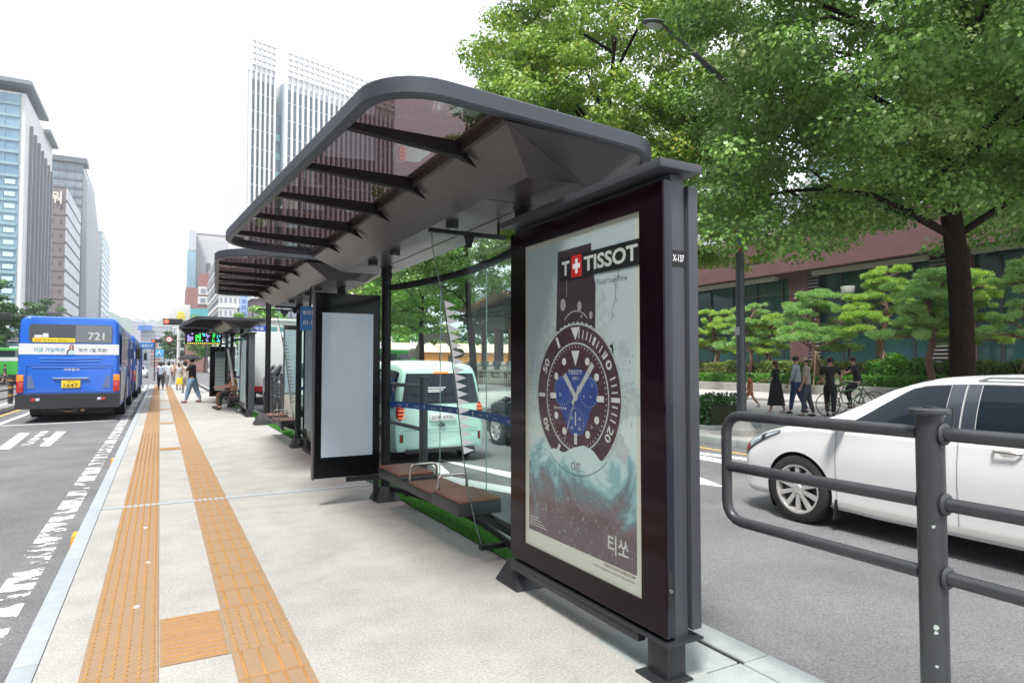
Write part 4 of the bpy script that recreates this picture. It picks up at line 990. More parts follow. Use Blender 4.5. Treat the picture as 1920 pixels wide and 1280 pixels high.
for sd in (-1,1):
    nm=0
    g=MB(); top=lambda y: min(8.05,cs.u_at_z(y,cs.par(y)[2]-.075))
    cs.patch(g,.30,1.27,lambda y:6.12,lambda y:max(6.14,min(8.05,6.12+(1.37-y)*2.6)),.004,sd,24,6); g.build('front_side_window',M_carglass,mv,smooth=60)
    g=MB(); cs.patch(g,-.98,.05,6.12,8.05,.004,sd,14,6); g.build('rear_side_window',M_carglass,mv,smooth=60)
    g=MB(); cs.patch(g,-2.1,-1.10,6.15,8.0,.004,sd,14,6); g.build('quarter_window',M_carglass,mv,smooth=60)
    g=MB(); 
    for ya_,yb_ in ((.055,.16),(.175,.295),(-1.09,-.985)): g=MB(); cs.patch(g,ya_,yb_,6.05,8.1,.005,sd,3,6); g.build('door_pillar',M_pillar,mv,smooth=60)
    g=MB(); cs.patch(g,-2.1,1.35,5.95,6.06,.006,sd,40,1); cs.patch(g,-2.1,.55,8.1,8.2,.006,sd,30,1); g.build('chrome_trim',M_rimm,mv,smooth=60)
    g=MB()
    for yy in (1.27,.166,-1.06): cs.patch(g,yy-.004,yy+.004,2.2,5.95,.003,sd,1,18)
    cs.patch(g,-1.06,1.27,2.18,2.26,.003,sd,30,1); cs.patch(g,.162,.170,6,10.9,.003,sd,1,10)
    g.build('door_seam',mat('seam_grey',(.25,.26,.27),.6),mv,smooth=0)
    g=MB(); cs.patch(g,-.98,1.25,2.15,2.5,.012,sd,30,2); g.build('sill_moulding',mat('sill_paint',(.62,.62,.60),.4,coat=.5),mv,smooth=60)
    for yy in (.36,-.20):
        P=cs.P(yy,5.1,.0,sd); h=MB(); h.tube([P+Vector((sd*.01,-.1,0)),P+Vector((sd*.04,-.075,0)),P+Vector((sd*.045,.075,.004)),P+Vector((sd*.01,.1,.004))],.012,8)
        h.build('door_handle',M_chrome,mv,smooth=60)
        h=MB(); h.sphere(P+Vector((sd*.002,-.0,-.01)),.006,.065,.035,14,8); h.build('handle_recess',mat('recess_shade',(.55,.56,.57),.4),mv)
    h=MB(); P=cs.P(1.18,6.4,0,sd); h.sphere(P+Vector((sd*.14,.04,.02)),.11,.055,.07,16,10); h.beam(P,P+Vector((sd*.1,.02,-.0)),.05,.04); h.build('wing_mirror',M_wcar,mv)
    h=MB(); h.sphere(P+Vector((sd*.14,.005,.02)),.092,.035,.055,14,8); h.build('mirror_glass',M_trim,mv)
    # head lamp
    g=MB(); cs.patch(g,1.92,2.50,lambda y:5.75-(y-1.92)*2.2,lambda y:5.95+(y-1.92)*1.6 if y<2.2 else 6.4-(y-2.2)*.3,.004,sd,16,6); hl=g.build('headlight',M_lamp,mv,smooth=60)
    g=MB(); cs.patch(g,2.40,2.49,lambda y:4.7,lambda y:5.6,.009,sd,4,4); g.build('indicator',M_red,hl,smooth=60)
    g=MB(); cs.patch(g,1.94,2.50,lambda y:5.72-(y-1.92)*2.2,lambda y:5.86-(y-1.92)*2.2,.010,sd,12,1); cs.patch(g,1.94,2.50,lambda y:5.88+(y-1.92)*1.6 if y<2.2 else 6.33-(y-2.2)*.3,lambda y:5.99+(y-1.92)*1.6 if y<2.2 else 6.44-(y-2.2)*.3,.010,sd,12,1); cs.patch(g,2.16,2.22,5.35,6.3,.008,sd,2,5); g.build('lamp_bezel',M_trim,hl,smooth=60)
    g=MB(); cs.patch(g,-2.5,-2.25,4.6,6.5,.006,sd,8,8); g.build('tail_lamp',M_red,mv,smooth=60)
    g=MB(); g.lathe([(.385,sd*.0),(.40,sd*.012),(.412,sd*.0)],(sd*.975,1.72,.335),axis='x',n=40,ang=6.2831)
    # roof rail
    g=MB(); g.tube([cs.P(.1,8.6,.0,sd)]+[cs.P(yy,8.6,.035,sd) for yy in (0,-.5,-1,-1.5,-1.9)]+[cs.P(-2.0,8.6,0,sd)],.014,8); g.build('roof_rail',mat('rail_white',(.6,.61,.62),.3,metal=.4),mv,smooth=60)
    g=MB(); P=Vector((sd*.9,1.30,.12)); g.beam(P,P+Vector((0,-.03,.2)),.16,.02,(0,1,0)); g.build('mud_flap',M_trim,mv)
    for yw,zw in WV: wheel(mv,sd*.865,yw,.35,sd,.21,10,.72)
g=MB()
cs.patch(g,.52,1.55,9.15,11,.004,1,16,6); cs.patch(g,.52,1.55,9.15,11,.004,-1,16,6); g.build('windscreen',M_carglass,mv,smooth=60)
g=MB(); g.box((-.5,2.53,.40),(.5,2.58,.60)); g.build('grille',M_trim,mv,bevel=.02); g=MB(); g.box((-.26,2.575,.36),(.26,2.60,.47)); g.build('licence_plate',M_plate,mv,bevel=.003)
# ---- pale mint box car seen from behind ----
tc_=thing('compact_car','pale mint green boxy compact car seen from behind through the bench glass','car',(4.13,11.75,-.15))
st=[(-1.80,.30,.70,.90,.70,.62),(-1.77,.24,.80,1.30,.77,.62),(-1.70,.22,.86,1.58,.80,.655),(-1.5,.20,.90,1.66,.81,.67),(-.6,.18,.93,1.70,.815,.67),(.2,.18,.92,1.69,.815,.66),(.5,.18,.92,1.62,.815,.65),(.9,.18,.93,1.25,.81,.66),(1.05,.18,.94,1.08,.80,.68),(1.4,.19,.88,1.0,.78,.66),(1.65,.2,.75,.88,.74,.6),(1.78,.3,.6,.66,.66,.5)]
c2=CarShape(st,tuck=.96); M_mint=carpaint('mint_paint',(.54,.80,.71))
c2.body('body',M_mint,tc_,[(-1.12,.29),(1.32,.29)],.345,80,44)
Yb=-1.80
def rearface(s,z,x,off=.004):
    """a point on the tail, found by searching y for a given x,z"""
    lo,hi=s.Y[0]+.002,s.Y[0]+.6
    best=None
    for k in range(60):
        y=lo+(hi-lo)*k/59; u=s.u_at_z(y,z); zz=s.P(y,u).z
        if s.par(y)[2]+s.crown*.5<z: continue
        if s.P(y,u).x>=abs(x): return Vector((x,y-off,z))
        if best is None: best=y
    return Vector((x,(best or lo)-off,z))
def rearpatch(s,mb,poly_fn,off=.006,nz=10,nx=14):
    """poly_fn(v)-> (z, x0, x1) for v in 0..1"""
    vs=[]
    for i in range(nz+1):
        z,x0,x1=poly_fn(i/nz)
        for k in range(nx+1): vs.append(rearface(s,z,x0+(x1-x0)*k/nx,off))
    mb.add(vs,[(i*(nx+1)+k,i*(nx+1)+k+1,(i+1)*(nx+1)+k+1,(i+1)*(nx+1)+k) for i in range(nz) for k in range(nx)])
lerp=lambda a,b,t:a+(b-a)*t
g=MB(); c2.patch(g,-1.66,.45,8.5,11,.006,1,24,6); c2.patch(g,-1.66,.45,8.5,11,.006,-1,24,6); g.build('white_roof',M_wcar,tc_,smooth=60)
g=MB(); rearpatch(c2,g,lambda v:(lerp(1.0,1.50,v),-lerp(.69,.60,v),lerp(.69,.60,v)),.012); rw=g.build('rear_window',M_carglass,tc_,smooth=60)
g=MB(); g.box((-.12,-1.755,1.50),(.14,-1.70,1.53)); g.build('brake_light',mat('brake_lit',(1,.12,.02),.3,emit=1.5),tc_)
g=MB(); 
for z,a in ((1.22,-.30),(1.19,-.34),(1.255,-.26)): g.box((a,-1.80,z),(a+.33,-1.79,z+.018))
g.build('window_sticker',M_white,rw)
g=MB(); g.box((-.22,-1.84,.72),(.24,-1.80,.83)); g.build('licence_plate',M_plate,tc_,bevel=.003); g=MB(); text_mesh(g,'25부 4732',(-.19,-1.842,.745),(1,0,0),(0,0,1),.38,.06); g.build('plate_lettering',M_blk,tc_,smooth=0)
g=MB(); g.sphere((.02,-1.80,.915),.055,.02,.028,14,8); g.build('badge',M_chrome,tc_)
g=MB(); g.lathe([(.03,-.02),(.032,.02)],(.0,-1.83,.66),axis='y',n=12); g.box((-.06,-1.825,.63),(.06,-1.81,.65)); g.build('latch',M_trim,tc_)
g=MB(); g.box((-.66,-1.826,.575),(.66,-1.818,.582)); g.build('bumper_seam',mat('seam_mint',(.15,.27,.25),.6),tc_,smooth=0)
for sd in (-1,1):
    g=MB(); g.sphere((sd*.70,-1.735,.86),.075,.07,.165,14,10); g.build('tail_lamp',M_red,tc_)
    g=MB(); 
    for z in (.78,.84,.90,.96): g.box((sd*.64,-1.812,z-.008),(sd*.75,-1.79,z+.008))
    g.build('lamp_band',mat('lamp_orange_lit',(.95,.2,.08),.3,emit=.35),tc_)
    g=MB(); g.box((sd*.66,-1.80,.38),(sd*.72,-1.77,.52)); g.build('reflector',M_red,tc_,bevel=.008)
    g=MB(); c2.patch(g,-1.62,-.75,6.15,7.9,.005,sd,12,5); c2.patch(g,-.68,-.02,6.15,7.9,.005,sd,10,5); c2.patch(g,.05,.78,6.15,lambda y:max(6.2,min(7.9,7.9-(y-.4)*3.4)),.005,sd,14,5); g.build('side_window',M_carglass,tc_,smooth=60)
    for yw in (-1.12,1.32): wheel(tc_,sd*.71,yw,.29,sd,.17,6,.68)
g=MB(); g.box((-.62,-1.78,.19),(.62,-1.70,.27)); g.build('under_bumper',M_trim,tc_,bevel=.01)
# ---- generic sedans ----
def sedan(label,loc,rz,paintm,suv=False,group=None,name='car',cat='car'):
    t=thing(name,label,cat,loc,rz,group); k=1.18 if suv else 1
    st=[(-2.3,.38,.66*k,.70*k,.66,.5),(-2.22,.28,.82*k,.90*k,.80,.6),(-1.9,.22,.93*k,1.02*k,.88,.64),(-1.45,.2,.94*k,1.10*k,.90,.62),(-.9,.18,.93*k,1.38*k,.905,.60),(-.3,.18,.92*k,1.45*k,.905,.6),(.2,.18,.91*k,1.43*k,.905,.6),(.8,.18,.90*k,1.20*k,.90,.62),(1.15,.18,.90*k,1.0*k,.895,.66),(1.7,.19,.82*k,.92*k,.87,.64),(2.1,.2,.70*k,.78*k,.80,.56),(2.3,.34,.55*k,.6*k,.62,.4)]
    if suv: st[2]=(-2.1,.22,.98*k,1.38*k,.88,.62); st[3]=(-1.6,.2,.96*k,1.42*k,.90,.62)
    c=CarShape(st,tuck=.96); c.body('body',paintm,t,[(-1.38,.32),(1.42,.32)],.375,60,36)
    for sd in (-1,1):
        g=MB(); c.patch(g,.02,.95,6.15,lambda y:max(6.2,min(7.95,7.95-(y-.45)*3.4)),.004,sd,14,5); c.patch(g,-.95,-.05,6.15,7.95 ,.004,sd,12,5)
        if suv: c.patch(g,-1.85,-1.05,6.15,7.9,.004,sd,12,5)
        g.build('side_window',M_carglass,t,smooth=60)
        g=MB()
        for yy in (1.05,-.02,-1.0): c.patch(g,yy-.004,yy+.004,2.3,5.95,.003,sd,1,12)
        g.build('door_seam',M_trim,t,smooth=0)
        g=MB(); c.patch(g,1.75,2.2,4.9,5.9,.005,sd,8,4); g.build('headlight',M_lamp,t,smooth=60)
        g=MB(); c.patch(g,-2.22,-1.95,4.9,6.1,.005,sd,6,4); g.build('tail_lamp',M_red,t,smooth=60)
        P=c.P(.85,6.3,0,sd); g=MB(); g.sphere(P+Vector((sd*.12,0,.02)),.1,.05,.06,12,8); g.build('wing_mirror',paintm,t)
        for yw in (-1.38,1.42): wheel(t,sd*.80,yw,.32,sd,.2,7,.7)
    g=MB(); c.patch(g,.32,1.18,9,11,.004,1,10,5); c.patch(g,.32,1.18,9,11,.004,-1,10,5); g.build('windscreen',M_carglass,t,smooth=60)
    g=MB(); y0,y1=(-1.95,-2.14) if suv else (-.85,-1.55); c.patch(g,y1,y0,9,11,.004,1,10,5); c.patch(g,y1,y0,9,11,.004,-1,10,5); g.build('rear_window',M_carglass,t,smooth=60)
    for yy in (2.3,-2.3): g=MB(); g.box((-.25,yy-.02,.42),(.25,yy+.02,.53)); g.build('licence_plate',M_plate,t,bevel=.003)
    return t
M_blkcar=carpaint('black_car_paint',(.012,.013,.016)); M_silver=carpaint('silver_paint',(.34,.35,.36),.5); M_wht2=carpaint('white_paint_far',(.62,.63,.64))
sedan('black sedan ahead to the right of the mint car, seen through the glass',(6.98,10.35,-.15),0,M_blkcar)
sedan('grey sport utility vehicle queued beyond the turf, between post and notice panel',(4.2,23.0,-.15),math.pi,M_silver,True)
sedan('white far away car in the bus lane beyond the blue buses, front towards us',(-2.2,92,-.15),math.pi,M_wht2)
sedan('silver car in the right hand lanes far beyond the mint car',(7.3,27,-.15),0,M_silver)
# white cargo truck beyond
tk=thing('box_truck','white box truck with tall cargo body behind the grey sport utility vehicle','truck',(4.3,31,-.15))
b=MB(); b.box((-1.05,-3,.75),(1.05,2,3.0)); b.build('cargo_box',mat('truck_white',(.62,.64,.64),.5,var=.06),tk,bevel=.03)
b=MB(); b.box((-1.0,2.1,.4),(1.0,3.6,2.1)); b.build('cab',M_wht2,tk,bevel=.12,seg=4)
b=MB(); b.box((-.9,3.5,1.3),(.9,3.615,1.95)); b.build('windscreen',M_carglass,tk,bevel=.02); b=MB(); b.box((-.5,-3,.35),(.5,3.2,.74)); b.build('chassis',M_blk,tk)
for y in (-2,2.6):
    for sd in (-1,1): wheel(tk,sd*.88,y,.40,sd,.24,6,.6)
b=MB(); b.box((-1.0,-3.06,.55),(1.0,-3.0,.74)); b.build('rear_bumper',M_red,tk)
# ---- buses ----
def rbox_section(w,z0,z1,r,n=5,inw=.06):
    pts=[]
    for cx_,cz,a0 in ((w-.05,z0+.05,-90),(w-r-inw,z1-r,0),(-w+r+inw,z1-r,90),(-w+.05,z0+.05,180)):
        rr=.05 if cz<1 else r
        for k in range(n+1): a=R(a0+90*k/n); pts.append((cx_+rr*math.cos(a),cz+rr*math.sin(a)))
    return pts
def bus_shell(mb,w,L,z0,z1,r=.22):
    st=[(0,.94,.05),(.03,.975,.02),(.09,.995,.005),(.2,1,0),(L-.2,1,0),(L-.09,.995,.005),(L-.03,.975,.02),(L,.94,.05)]
    vs=[];
    for y,k,dz in st:
        S=rbox_section(w*k,z0+dz,z1-dz,r); n=len(S); vs+=[(x,y,z) for x,z in S]
    fs=[(i*n+k,i*n+(k+1)%n,(i+1)*n+(k+1)%n,(i+1)*n+k) for i in range(len(st)-1) for k in range(n)]
    fs+=[tuple(range(n))[::-1],tuple((len(st)-1)*n+k for k in range(n))]; mb.add(vs,fs)
def rpoly(x0,z0,x1,z1,r,y,n=6):
    P=[]
    for cx_,cz,a0 in ((x1-r,z0+r,-90),(x1-r,z1-r,0),(x0+r,z1-r,90),(x0+r,z0+r,180)):
        for k in range(n+1): a=R(a0+90*k/n); P.append((cx_+r*math.cos(a),y,cz+r*math.sin(a)))
    return P
M_blue=carpaint('bus_blue',(.018,.13,.60),rough=.38); M_green=carpaint('bus_green',(.06,.42,.07),rough=.4); M_band=mat('bus_white_band',(.68,.68,.70),.45)
def bus(label,loc,rz,m,detail=True,L=11.0,number='721',name='city_bus'):
    t=thing(name,label,'bus',loc,rz,None); w=1.24; Z=3.02
    b=MB(); bus_shell(b,w,L,.40,Z); b.build('body',m,t,smooth=35)
    b=MB(); b.box((-w-.004,-.012,1.93),(w+.004,.5,2.22)) if False else None
    b=MB(); b.poly(rpoly(-1.19,1.93,1.19,2.235,.01,-.006)); b.box((-w-.006,.16,2.05),(-w+.01,L-.3,2.1)) if False else None
    bd=b.build('white_band',M_band,t,smooth=0)
    b=MB(); b.poly(rpoly(-.97,2.27,1.02,2.79,.09,-.010)); rw=b.build('rear_window',mat('bus_glass',(.025,.035,.045),.06,coat=.6),t,smooth=0)
    b=MB(); b.box((.12,-.0125,2.28),(1.0,-.0112,2.78)); b.build('film_panel',mat('window_film',(.16,.18,.20),.25),rw,smooth=0)
    b=MB(); b.poly(rpoly(-1.24,.40,1.24,.80,.05,-.05)); b.box((-1.235,-.0495,.40),(1.235,.2,.82)); b.build('bumper',mat('bumper_black',(.022,.023,.026),.5),t,bevel=.02)
    if detail:
        b=MB(); text_mesh(b,number,(.42,-.0145,2.36),(1,0,0),(0,0,1),.40,.22,.015); b.build('route_number',mat('number_white',(.55,.56,.58),.6),rw,smooth=0)
        b=MB(); b.quad((-.88,-.0145,2.28),(.11,-.0145,2.28),(.11,-.0145,2.40),(-.88,-.0145,2.40)); bn=b.build('banner',mat('banner_yellow',(.80,.62,.02),.5),rw,smooth=0)
        b=MB(); text_mesh(b,'앞문',(-.84,-.0165,2.30),(1,0,0),(0,0,1),.16,.075,.02); b.build('banner_lettering_red',mat('letter_red',(.75,.10,.02),.5),bn,smooth=0)
        b=MB(); text_mesh(b,'에 우리가 앞장섭니다',(-.64,-.0165,2.30),(1,0,0),(0,0,1),.70,.07,.01); b.build('banner_lettering',mat('letter_olive',(.18,.13,.02),.5),bn,smooth=0)
        b=MB(); b.quad((-.84,-.0125,2.41),(-.66,-.0125,2.41),(-.66,-.0125,2.48),(-.84,-.0125,2.48)); b.quad((-.65,-.0125,2.41),(-.52,-.0125,2.41),(-.52,-.0125,2.53),(-.65,-.0125,2.53)); b.build('notice_card',M_band,rw,smooth=0)
        b=MB(); text_mesh(b,'지금 가입하면',(-.86,-.008,2.005),(1,0,0),(0,0,1),.72,.115,.02); b.build('advert_lettering_teal',mat('letter_teal',(.03,.30,.42),.5),bd,smooth=0)
        b=MB(); text_mesh(b,'또카 1일 무료!',(.20,-.008,2.005),(1,0,0),(0,0,1),.70,.115,.02); b.build('advert_lettering',mat('letter_dark',(.10,.12,.18),.5),bd,smooth=0)
        b=MB(); b.poly([(-.09,-.009,1.94),(-.08,-.009,2.04),(-.02,-.009,2.10),(-.03,-.009,2.17),(0,-.009,2.215),(.04,-.009,2.225),(.08,-.009,2.19),(.08,-.009,2.10),(.10,-.009,1.98)]); b.build('advert_hair',mat('portrait_hair',(.10,.04,.03),.6),bd,smooth=0)
        b=MB(); b.poly([(.0+.032*math.cos(a)+.025,-.0105,2.155+.045*math.sin(a)) for a in np.linspace(0,6,12)]); b.poly([(.005,-.0105,2.06),(.045,-.0105,2.06),(.04,-.0105,2.12),(.01,-.0105,2.12)]); b.build('advert_face',mat('portrait_skin',(.60,.38,.28),.6),bd,smooth=0)
        b=MB(); b.poly([(-.06,-.010,1.935),(-.04,-.010,2.03),(.01,-.010,2.065),(.06,-.010,2.06),(.11,-.010,2.02),(.14,-.010,1.935)]); b.build('advert_top',mat('portrait_top',(.50,.62,.66),.6),bd,smooth=0)
        b=MB()
        for z,x0,x1 in ((1.83,-.72,.76),(1.75,-.70,.74),(1.58,-.86,.9)): b.tube([(x0,-.004,z-.012),((x0+x1)/2,-.006,z-.02),(x1,-.004,z+.0)],.014,8)
        b.build('body_crease',carpaint('bus_blue_crease',(.05,.20,.68)),t,smooth=60)
        b=MB(); P=rpoly(-1.0,.86,1.03,1.62,.06,-.006); b.tube(P,.006,5,closed=True); b.build('engine_hatch_seam',mat('seam_blue',(.01,.05,.28),.5),t,smooth=60)
        b=MB(); text_mesh(b,'서부운수',(-.15,-.006,1.46),(1,0,0),(0,0,1),.38,.085,.02); b.build('company_lettering',M_band,t,smooth=0)
        b=MB(); b.box((-.40,-.05,1.235),(.46,-.005,1.275)); b.build('handle_bar',mat('grab_silver',(.40,.48,.62),.3,metal=.6),t,bevel=.01)
        b=MB(); b.box((-.19,-.03,.98),(.26,-.012,1.20)); pz=b.build('licence_plate',mat('plate_yellow',(.76,.54,.02),.5),t,bevel=.005)
        b=MB(); text_mesh(b,'서울74사',(-.08,-.032,1.14),(1,0,0),(0,0,1),.22,.045); text_mesh(b,'1647',(-.13,-.032,1.0),(1,0,0),(0,0,1),.33,.11,.01); b.build('plate_lettering',mat('plate_ink',(.12,.09,.02),.6),pz,smooth=0)
        for sd in (-1,1):
            for k in range(12):
                pass
            b=MB()
            for k in range(13):
                z=.98+k*.028; x1=.98-(.0); x0=.80+k*.007; b.box((sd*x0,-.014,z),(sd*x1,-.004,z+.012))
            b.build('vent_grille',mat('vent_silver',(.28,.36,.50),.4,metal=.5),t)
    for sd in (-1,1):
        b=MB(); b.box((sd*1.06,-.03,.86),(sd*1.225,.06,1.16)); b.build('tail_lamp',M_red,t,bevel=.015); b=MB(); b.box((sd*1.06,-.032,1.165),(sd*1.225,.06,1.36)); b.build('indicator',M_amber,t,bevel=.015)
        b=MB(); b.box((sd*.78,-.066,.62),(sd*.88,-.05,.70)); b.build('reflector',M_red,t,bevel=.004); b=MB(); b.box((sd*.68,-.066,.62),(sd*.775,-.05,.70)); b.build('reverse_lamp',M_lamp,t,bevel=.004)
        # sides
        b=MB(); y=.5
        b.box((sd*(w+.002),.35,1.62),(sd*(w+.008),L-.3,2.62)); b.build('side_glazing',mat('bus_side_glass',(.05,.07,.08),.06,coat=.6),t,smooth=0)
        b=MB()
        for y in np.arange(.35,L-.3,1.35): b.box((sd*(w+.009),y,1.6),(sd*(w+.014),y+.08,2.64))
        b.build('window_pillar',m,t,smooth=0)
        b=MB(); b.box((sd*(w+.002),.25,.55),(sd*(w+.006),2.6,1.45)); b.box((sd*(w+.002),4.6,.5),(sd*(w+.006),7.4,1.2)); b.build('side_advert',mat('side_advert_white',(.55,.55,.60),.5),t,smooth=0)
        if sd>0:
            for y in (5.4,L-1.6):
                b=MB(); b.box((w+.004,y,.45),(w+.018,y+1.15,2.6)); d_=b.build('door',mat('door_glass_dark',(.03,.04,.05),.1),t,bevel=.01)
                b=MB(); b.box((w+.019,y+.0,.45),(w+.03,y+.07,2.6)); b.box((w+.019,y+.56,.45),(w+.03,y+.6,2.6)); b.box((w+.019,y+1.08,.45),(w+.03,y+1.15,2.6)); b.build('door_frame',M_blue,d_,smooth=0)
        for y in (3.0,L-2.7):
            a=MB(); a.lathe([(0,0),(.56,0)],(sd*(w+.0105),y,.5),axis='x',n=30); a.build('wheel_arch',M_blk,t,smooth=0)
            wheel(t,sd*(w-.12),y,.48,sd,.28,6,.55)
    b=MB(); b.box((-.95,.3,.22),(.95,L-.5,.42)); b.box((-.7,.15,.3),(-.1,.6,.41)); b.build('underbody',M_blk,t)
    b=MB(); b.sphere((.33,-.02,.33),.06,.08,.04,10,6); b.tube([(-.3,.02,.36),(0,-.02,.31),(.2,.02,.36)],.02,6); b.build('exhaust',mat('rusty_pipe',(.10,.06,.03),.8),t)
    b=MB(); b.box((-.8,3,Z-.0),(.8,5.5,Z+.16)); b.box((-.8,7,Z),(.8,8.4,Z+.12)); b.build('roof_unit',M_band,t,bevel=.05)
    b=MB(); b.poly([(x,L+.004,z) for x,_,z in rpoly(-1.12,1.1,1.12,2.6,.1,0)][::-1]); b.build('windscreen',M_carglass,t,smooth=0)
    b=MB()
    for sd in (-1,1): b.box((sd*1.32,L-.1,1.9),(sd*1.5,L+.0,2.35)); b.tube([(sd*1.2,L-.05,2.6),(sd*1.41,L-.05,2.55),(sd*1.41,L-.05,2.3)],.015,6)
    b.build('wing_mirror',M_trim,t)
    return t
bus('blue city bus number 721 leaving along the kerb, rear facing us',(-2.26,22.2,-.15),0,M_blue)
b2=bus('second blue city bus directly ahead of the bus numbered 721',(-2.2,34.2,-.15),0,M_blue,detail=False)
bus('green city bus across the avenue at the far left behind the blue bus',(-10.6,66,-.15),0,M_green,detail=False)
bus('green city bus beyond the stone gateway, seen through the glass over the mint car',(float(at(776,690,Y=60).x),60,-.1),R(78),M_green,detail=False)
# ---------------- people ----------------
M_skin=mat('skin',(.48,.27,.19),.55,var=.05); M_hair=mat('hair_black',(.014,.011,.01),.5); M_hairb=mat('hair_brown',(.06,.03,.02),.5)
def cloth(n,c): return mat('cloth_'+n,c,.85,var=.12,scale=8)
def person(label,loc,head,H=1.68,legs=((20,5),(-18,15)),arms=((15,10),(-15,10)),lean=0,top=None,sleeve='short',bottom=None,kind='trousers',hair='short',hairm=None,headturn=0,hipz=None,out=(8,8),shoes=None,bulk=1.14,group=None):
    t=thing('person',label,'person',(loc[0],loc[1],loc[2] if len(loc)>2 else 0),R(head),group)
    s=H; rot=lambda a,l:Vector((0,math.sin(R(a))*l,-math.cos(R(a))*l))
    hz=(hipz if hipz is not None else .52*s); J=[];Rd=[];E=[]
    def v(p,r,par=None):
        J.append(Vector(p)); Rd.append(r); 
        if par is not None: E.append((par,len(J)-1))
        return len(J)-1
    up=Vector((0,math.sin(R(lean)),math.cos(R(lean))))
    pel=Vector((0,0,hz)); K=bulk
    a=v(pel,.062*K*s/1.7); b=v(pel+up*.10*s,.064*K*s/1.7,a); c=v(pel+up*.20*s,.074*K*s/1.7,b); d=v(pel+up*.28*s,.064*K*s/1.7,c)
    nb=pel+up*.315*s; n=v(nb,.036*s/1.7,d); hb=pel+up*.345*s+Vector((0,.012*s,0)); hd=v(hb,.048*s/1.7,n); hm=v(hb+Vector((0,.008*s,.045*s)),.056*s/1.7,hd); ht=v(hb+Vector((0,-.002*s,.088*s)),.046*s/1.7,hm)
    fx=Vector((math.sin(R(headturn)),math.cos(R(headturn)),0)); v(J[hm]+fx*.046*s+Vector((0,0,-.006*s)),.008*s/1.7,hm)
    sx=Vector((fx.y,-fx.x,0))
    for q in (-1,1): v(J[hm]+sx*q*.042*s,.009*s/1.7,hm)
    leg=[];arm=[]
    low=0
    for q,(h,k) in zip((-1,1),legs):
        p0=pel+Vector((q*.05*s*K,0,-.01*s)); p1=p0+rot(h,.245*s); p2=p1+rot(h-k,.235*s); i0=v(p0,.058*K*s/1.7,a); i1=v(p1,.048*K*s/1.7,i0); im=v(p1+rot(h-k,.08*s),.052*K*s/1.7,i1); i2=v(p2,.034*s/1.7,im)
        ft=p2+Vector((0,.0,-.025*s)); i3=v(ft+Vector((0,.035*s,-.005)),.032*s/1.7,i2); i4=v(ft+Vector((0,.085*s,-.012)),.026*s/1.7,i3); leg.append((p0,p1,p2,ft)); low=min(low,0) 
    for q,(h,e),o_ in zip((-1,1),arms,out):
        sh=pel+up*.275*s+Vector((q*.105*s*K,0,0)); so_=Vector((q*math.sin(R(o_)),0,0))
        p1=sh+rot(h,.165*s)+so_*.165*s; p2=p1+rot(h+e,.145*s)+so_*.05*s; i0=v(sh,.045*K*s/1.7,d); i1=v(p1,.034*s/1.7,i0); i2=v(p2,.024*s/1.7,i1)
        hd_=rot(h+e,1); pm=p2+hd_*.045*s; i3=v(pm,.026*s/1.7,i2)
        sdv=Vector((0,hd_.z,-hd_.y))
        for f_ in range(5):
            off=sdv*(f_-1.6)*.012*s if f_<4 else sdv*-.03*s
            L_=(.04,.046,.043,.034,.02)[f_]*s; v(pm+off+hd_*L_,.0075*s/1.7,i3)
        arm.append((sh,p1,p2))
    fl=min(l[3].z for l in leg)-.035*s
    ob=skin_obj('body',J,E,Rd,M_skin,t,1)
    if hipz is None: dz=-fl; 
    else: dz=0
    off=Vector((0,0,dz)); 
    # clothes
    JJ=[pel+up*-.065*s,pel+up*.09*s,pel+up*.20*s,pel+up*.265*s]; RR=[.122*K,.112*K,.122*K,.098*K]; EE=[(0,1),(1,2),(2,3)]
    for sh,p1,p2 in arm:
        i=len(JJ); JJ.append(sh); RR.append(.056*K); EE.append((3,i))
        if sleeve=='none': RR[-1]=.05; continue
        JJ.append(sh.lerp(p1,.85)); RR.append(.045*K); EE.append((i,i+1))
        if sleeve=='long': JJ+= [p1,p2.lerp(p1,.1)]; RR+=[.042,.034]; EE+=[(i+1,i+2),(i+2,i+3)]
    tp=skin_obj('top',JJ,EE,[r*s/1.7 for r in RR],top,t,1)
    if kind in('trousers','shorts'):
        JJ=[pel+up*.05*s,pel+up*-.01*s]; RR=[.105*K,.118*K]; EE=[(0,1)]
        for p0,p1,p2,ft in leg:
            i=len(JJ)
            if kind=='trousers': JJ+= [p0.lerp(p1,.25),p1,p2]; RR+=[.096*K,.072*K,.056]; EE+=[(1,i),(i,i+1),(i+1,i+2)]
            else: JJ+= [p0,p0.lerp(p1,.7)]; RR+=[.088*K,.074*K]; EE+=[(1,i),(i,i+1)]
        bo=skin_obj('trousers' if kind=='trousers' else 'shorts',JJ,EE,[r*s/1.7 for r in RR],bottom,t,1)
    else:
        m_=MB(); L=.36*s if kind=='skirt' else .44*s; mid=(leg[0][1]+leg[1][1])/2
        n_=16; vs=[]
        for k in range(6):
            tt=k/5; z=pel.z+.06*s-tt*L; rx=(.165+.05*tt)*s/1.7*K; ry=(.135+.10*tt)*s/1.7*K; cy_=(mid.y-pel.y)*tt*.8
            for w_ in range(n_): a_=6.283*w_/n_; fo=1+.07*tt*math.sin(a_*5); vs.append((rx*fo*math.cos(a_),pel.y+cy_+ry*fo*math.sin(a_),z))
        m_.add(vs,[(k*n_+w_,k*n_+(w_+1)%n_,(k+1)*n_+(w_+1)%n_,(k+1)*n_+w_) for k in range(5) for w_ in range(n_)]); bo=m_.build('skirt',bottom,t,smooth=60)
    hm_=MB(); hc=J[hm]; R0=.062*s/1.7
    k=1.14
    hm_.sphere(hc-fx*.012*s+Vector((0,0,.022*s)),R0*k*1.25,R0*k*1.35,R0*k*1.2,14,10)
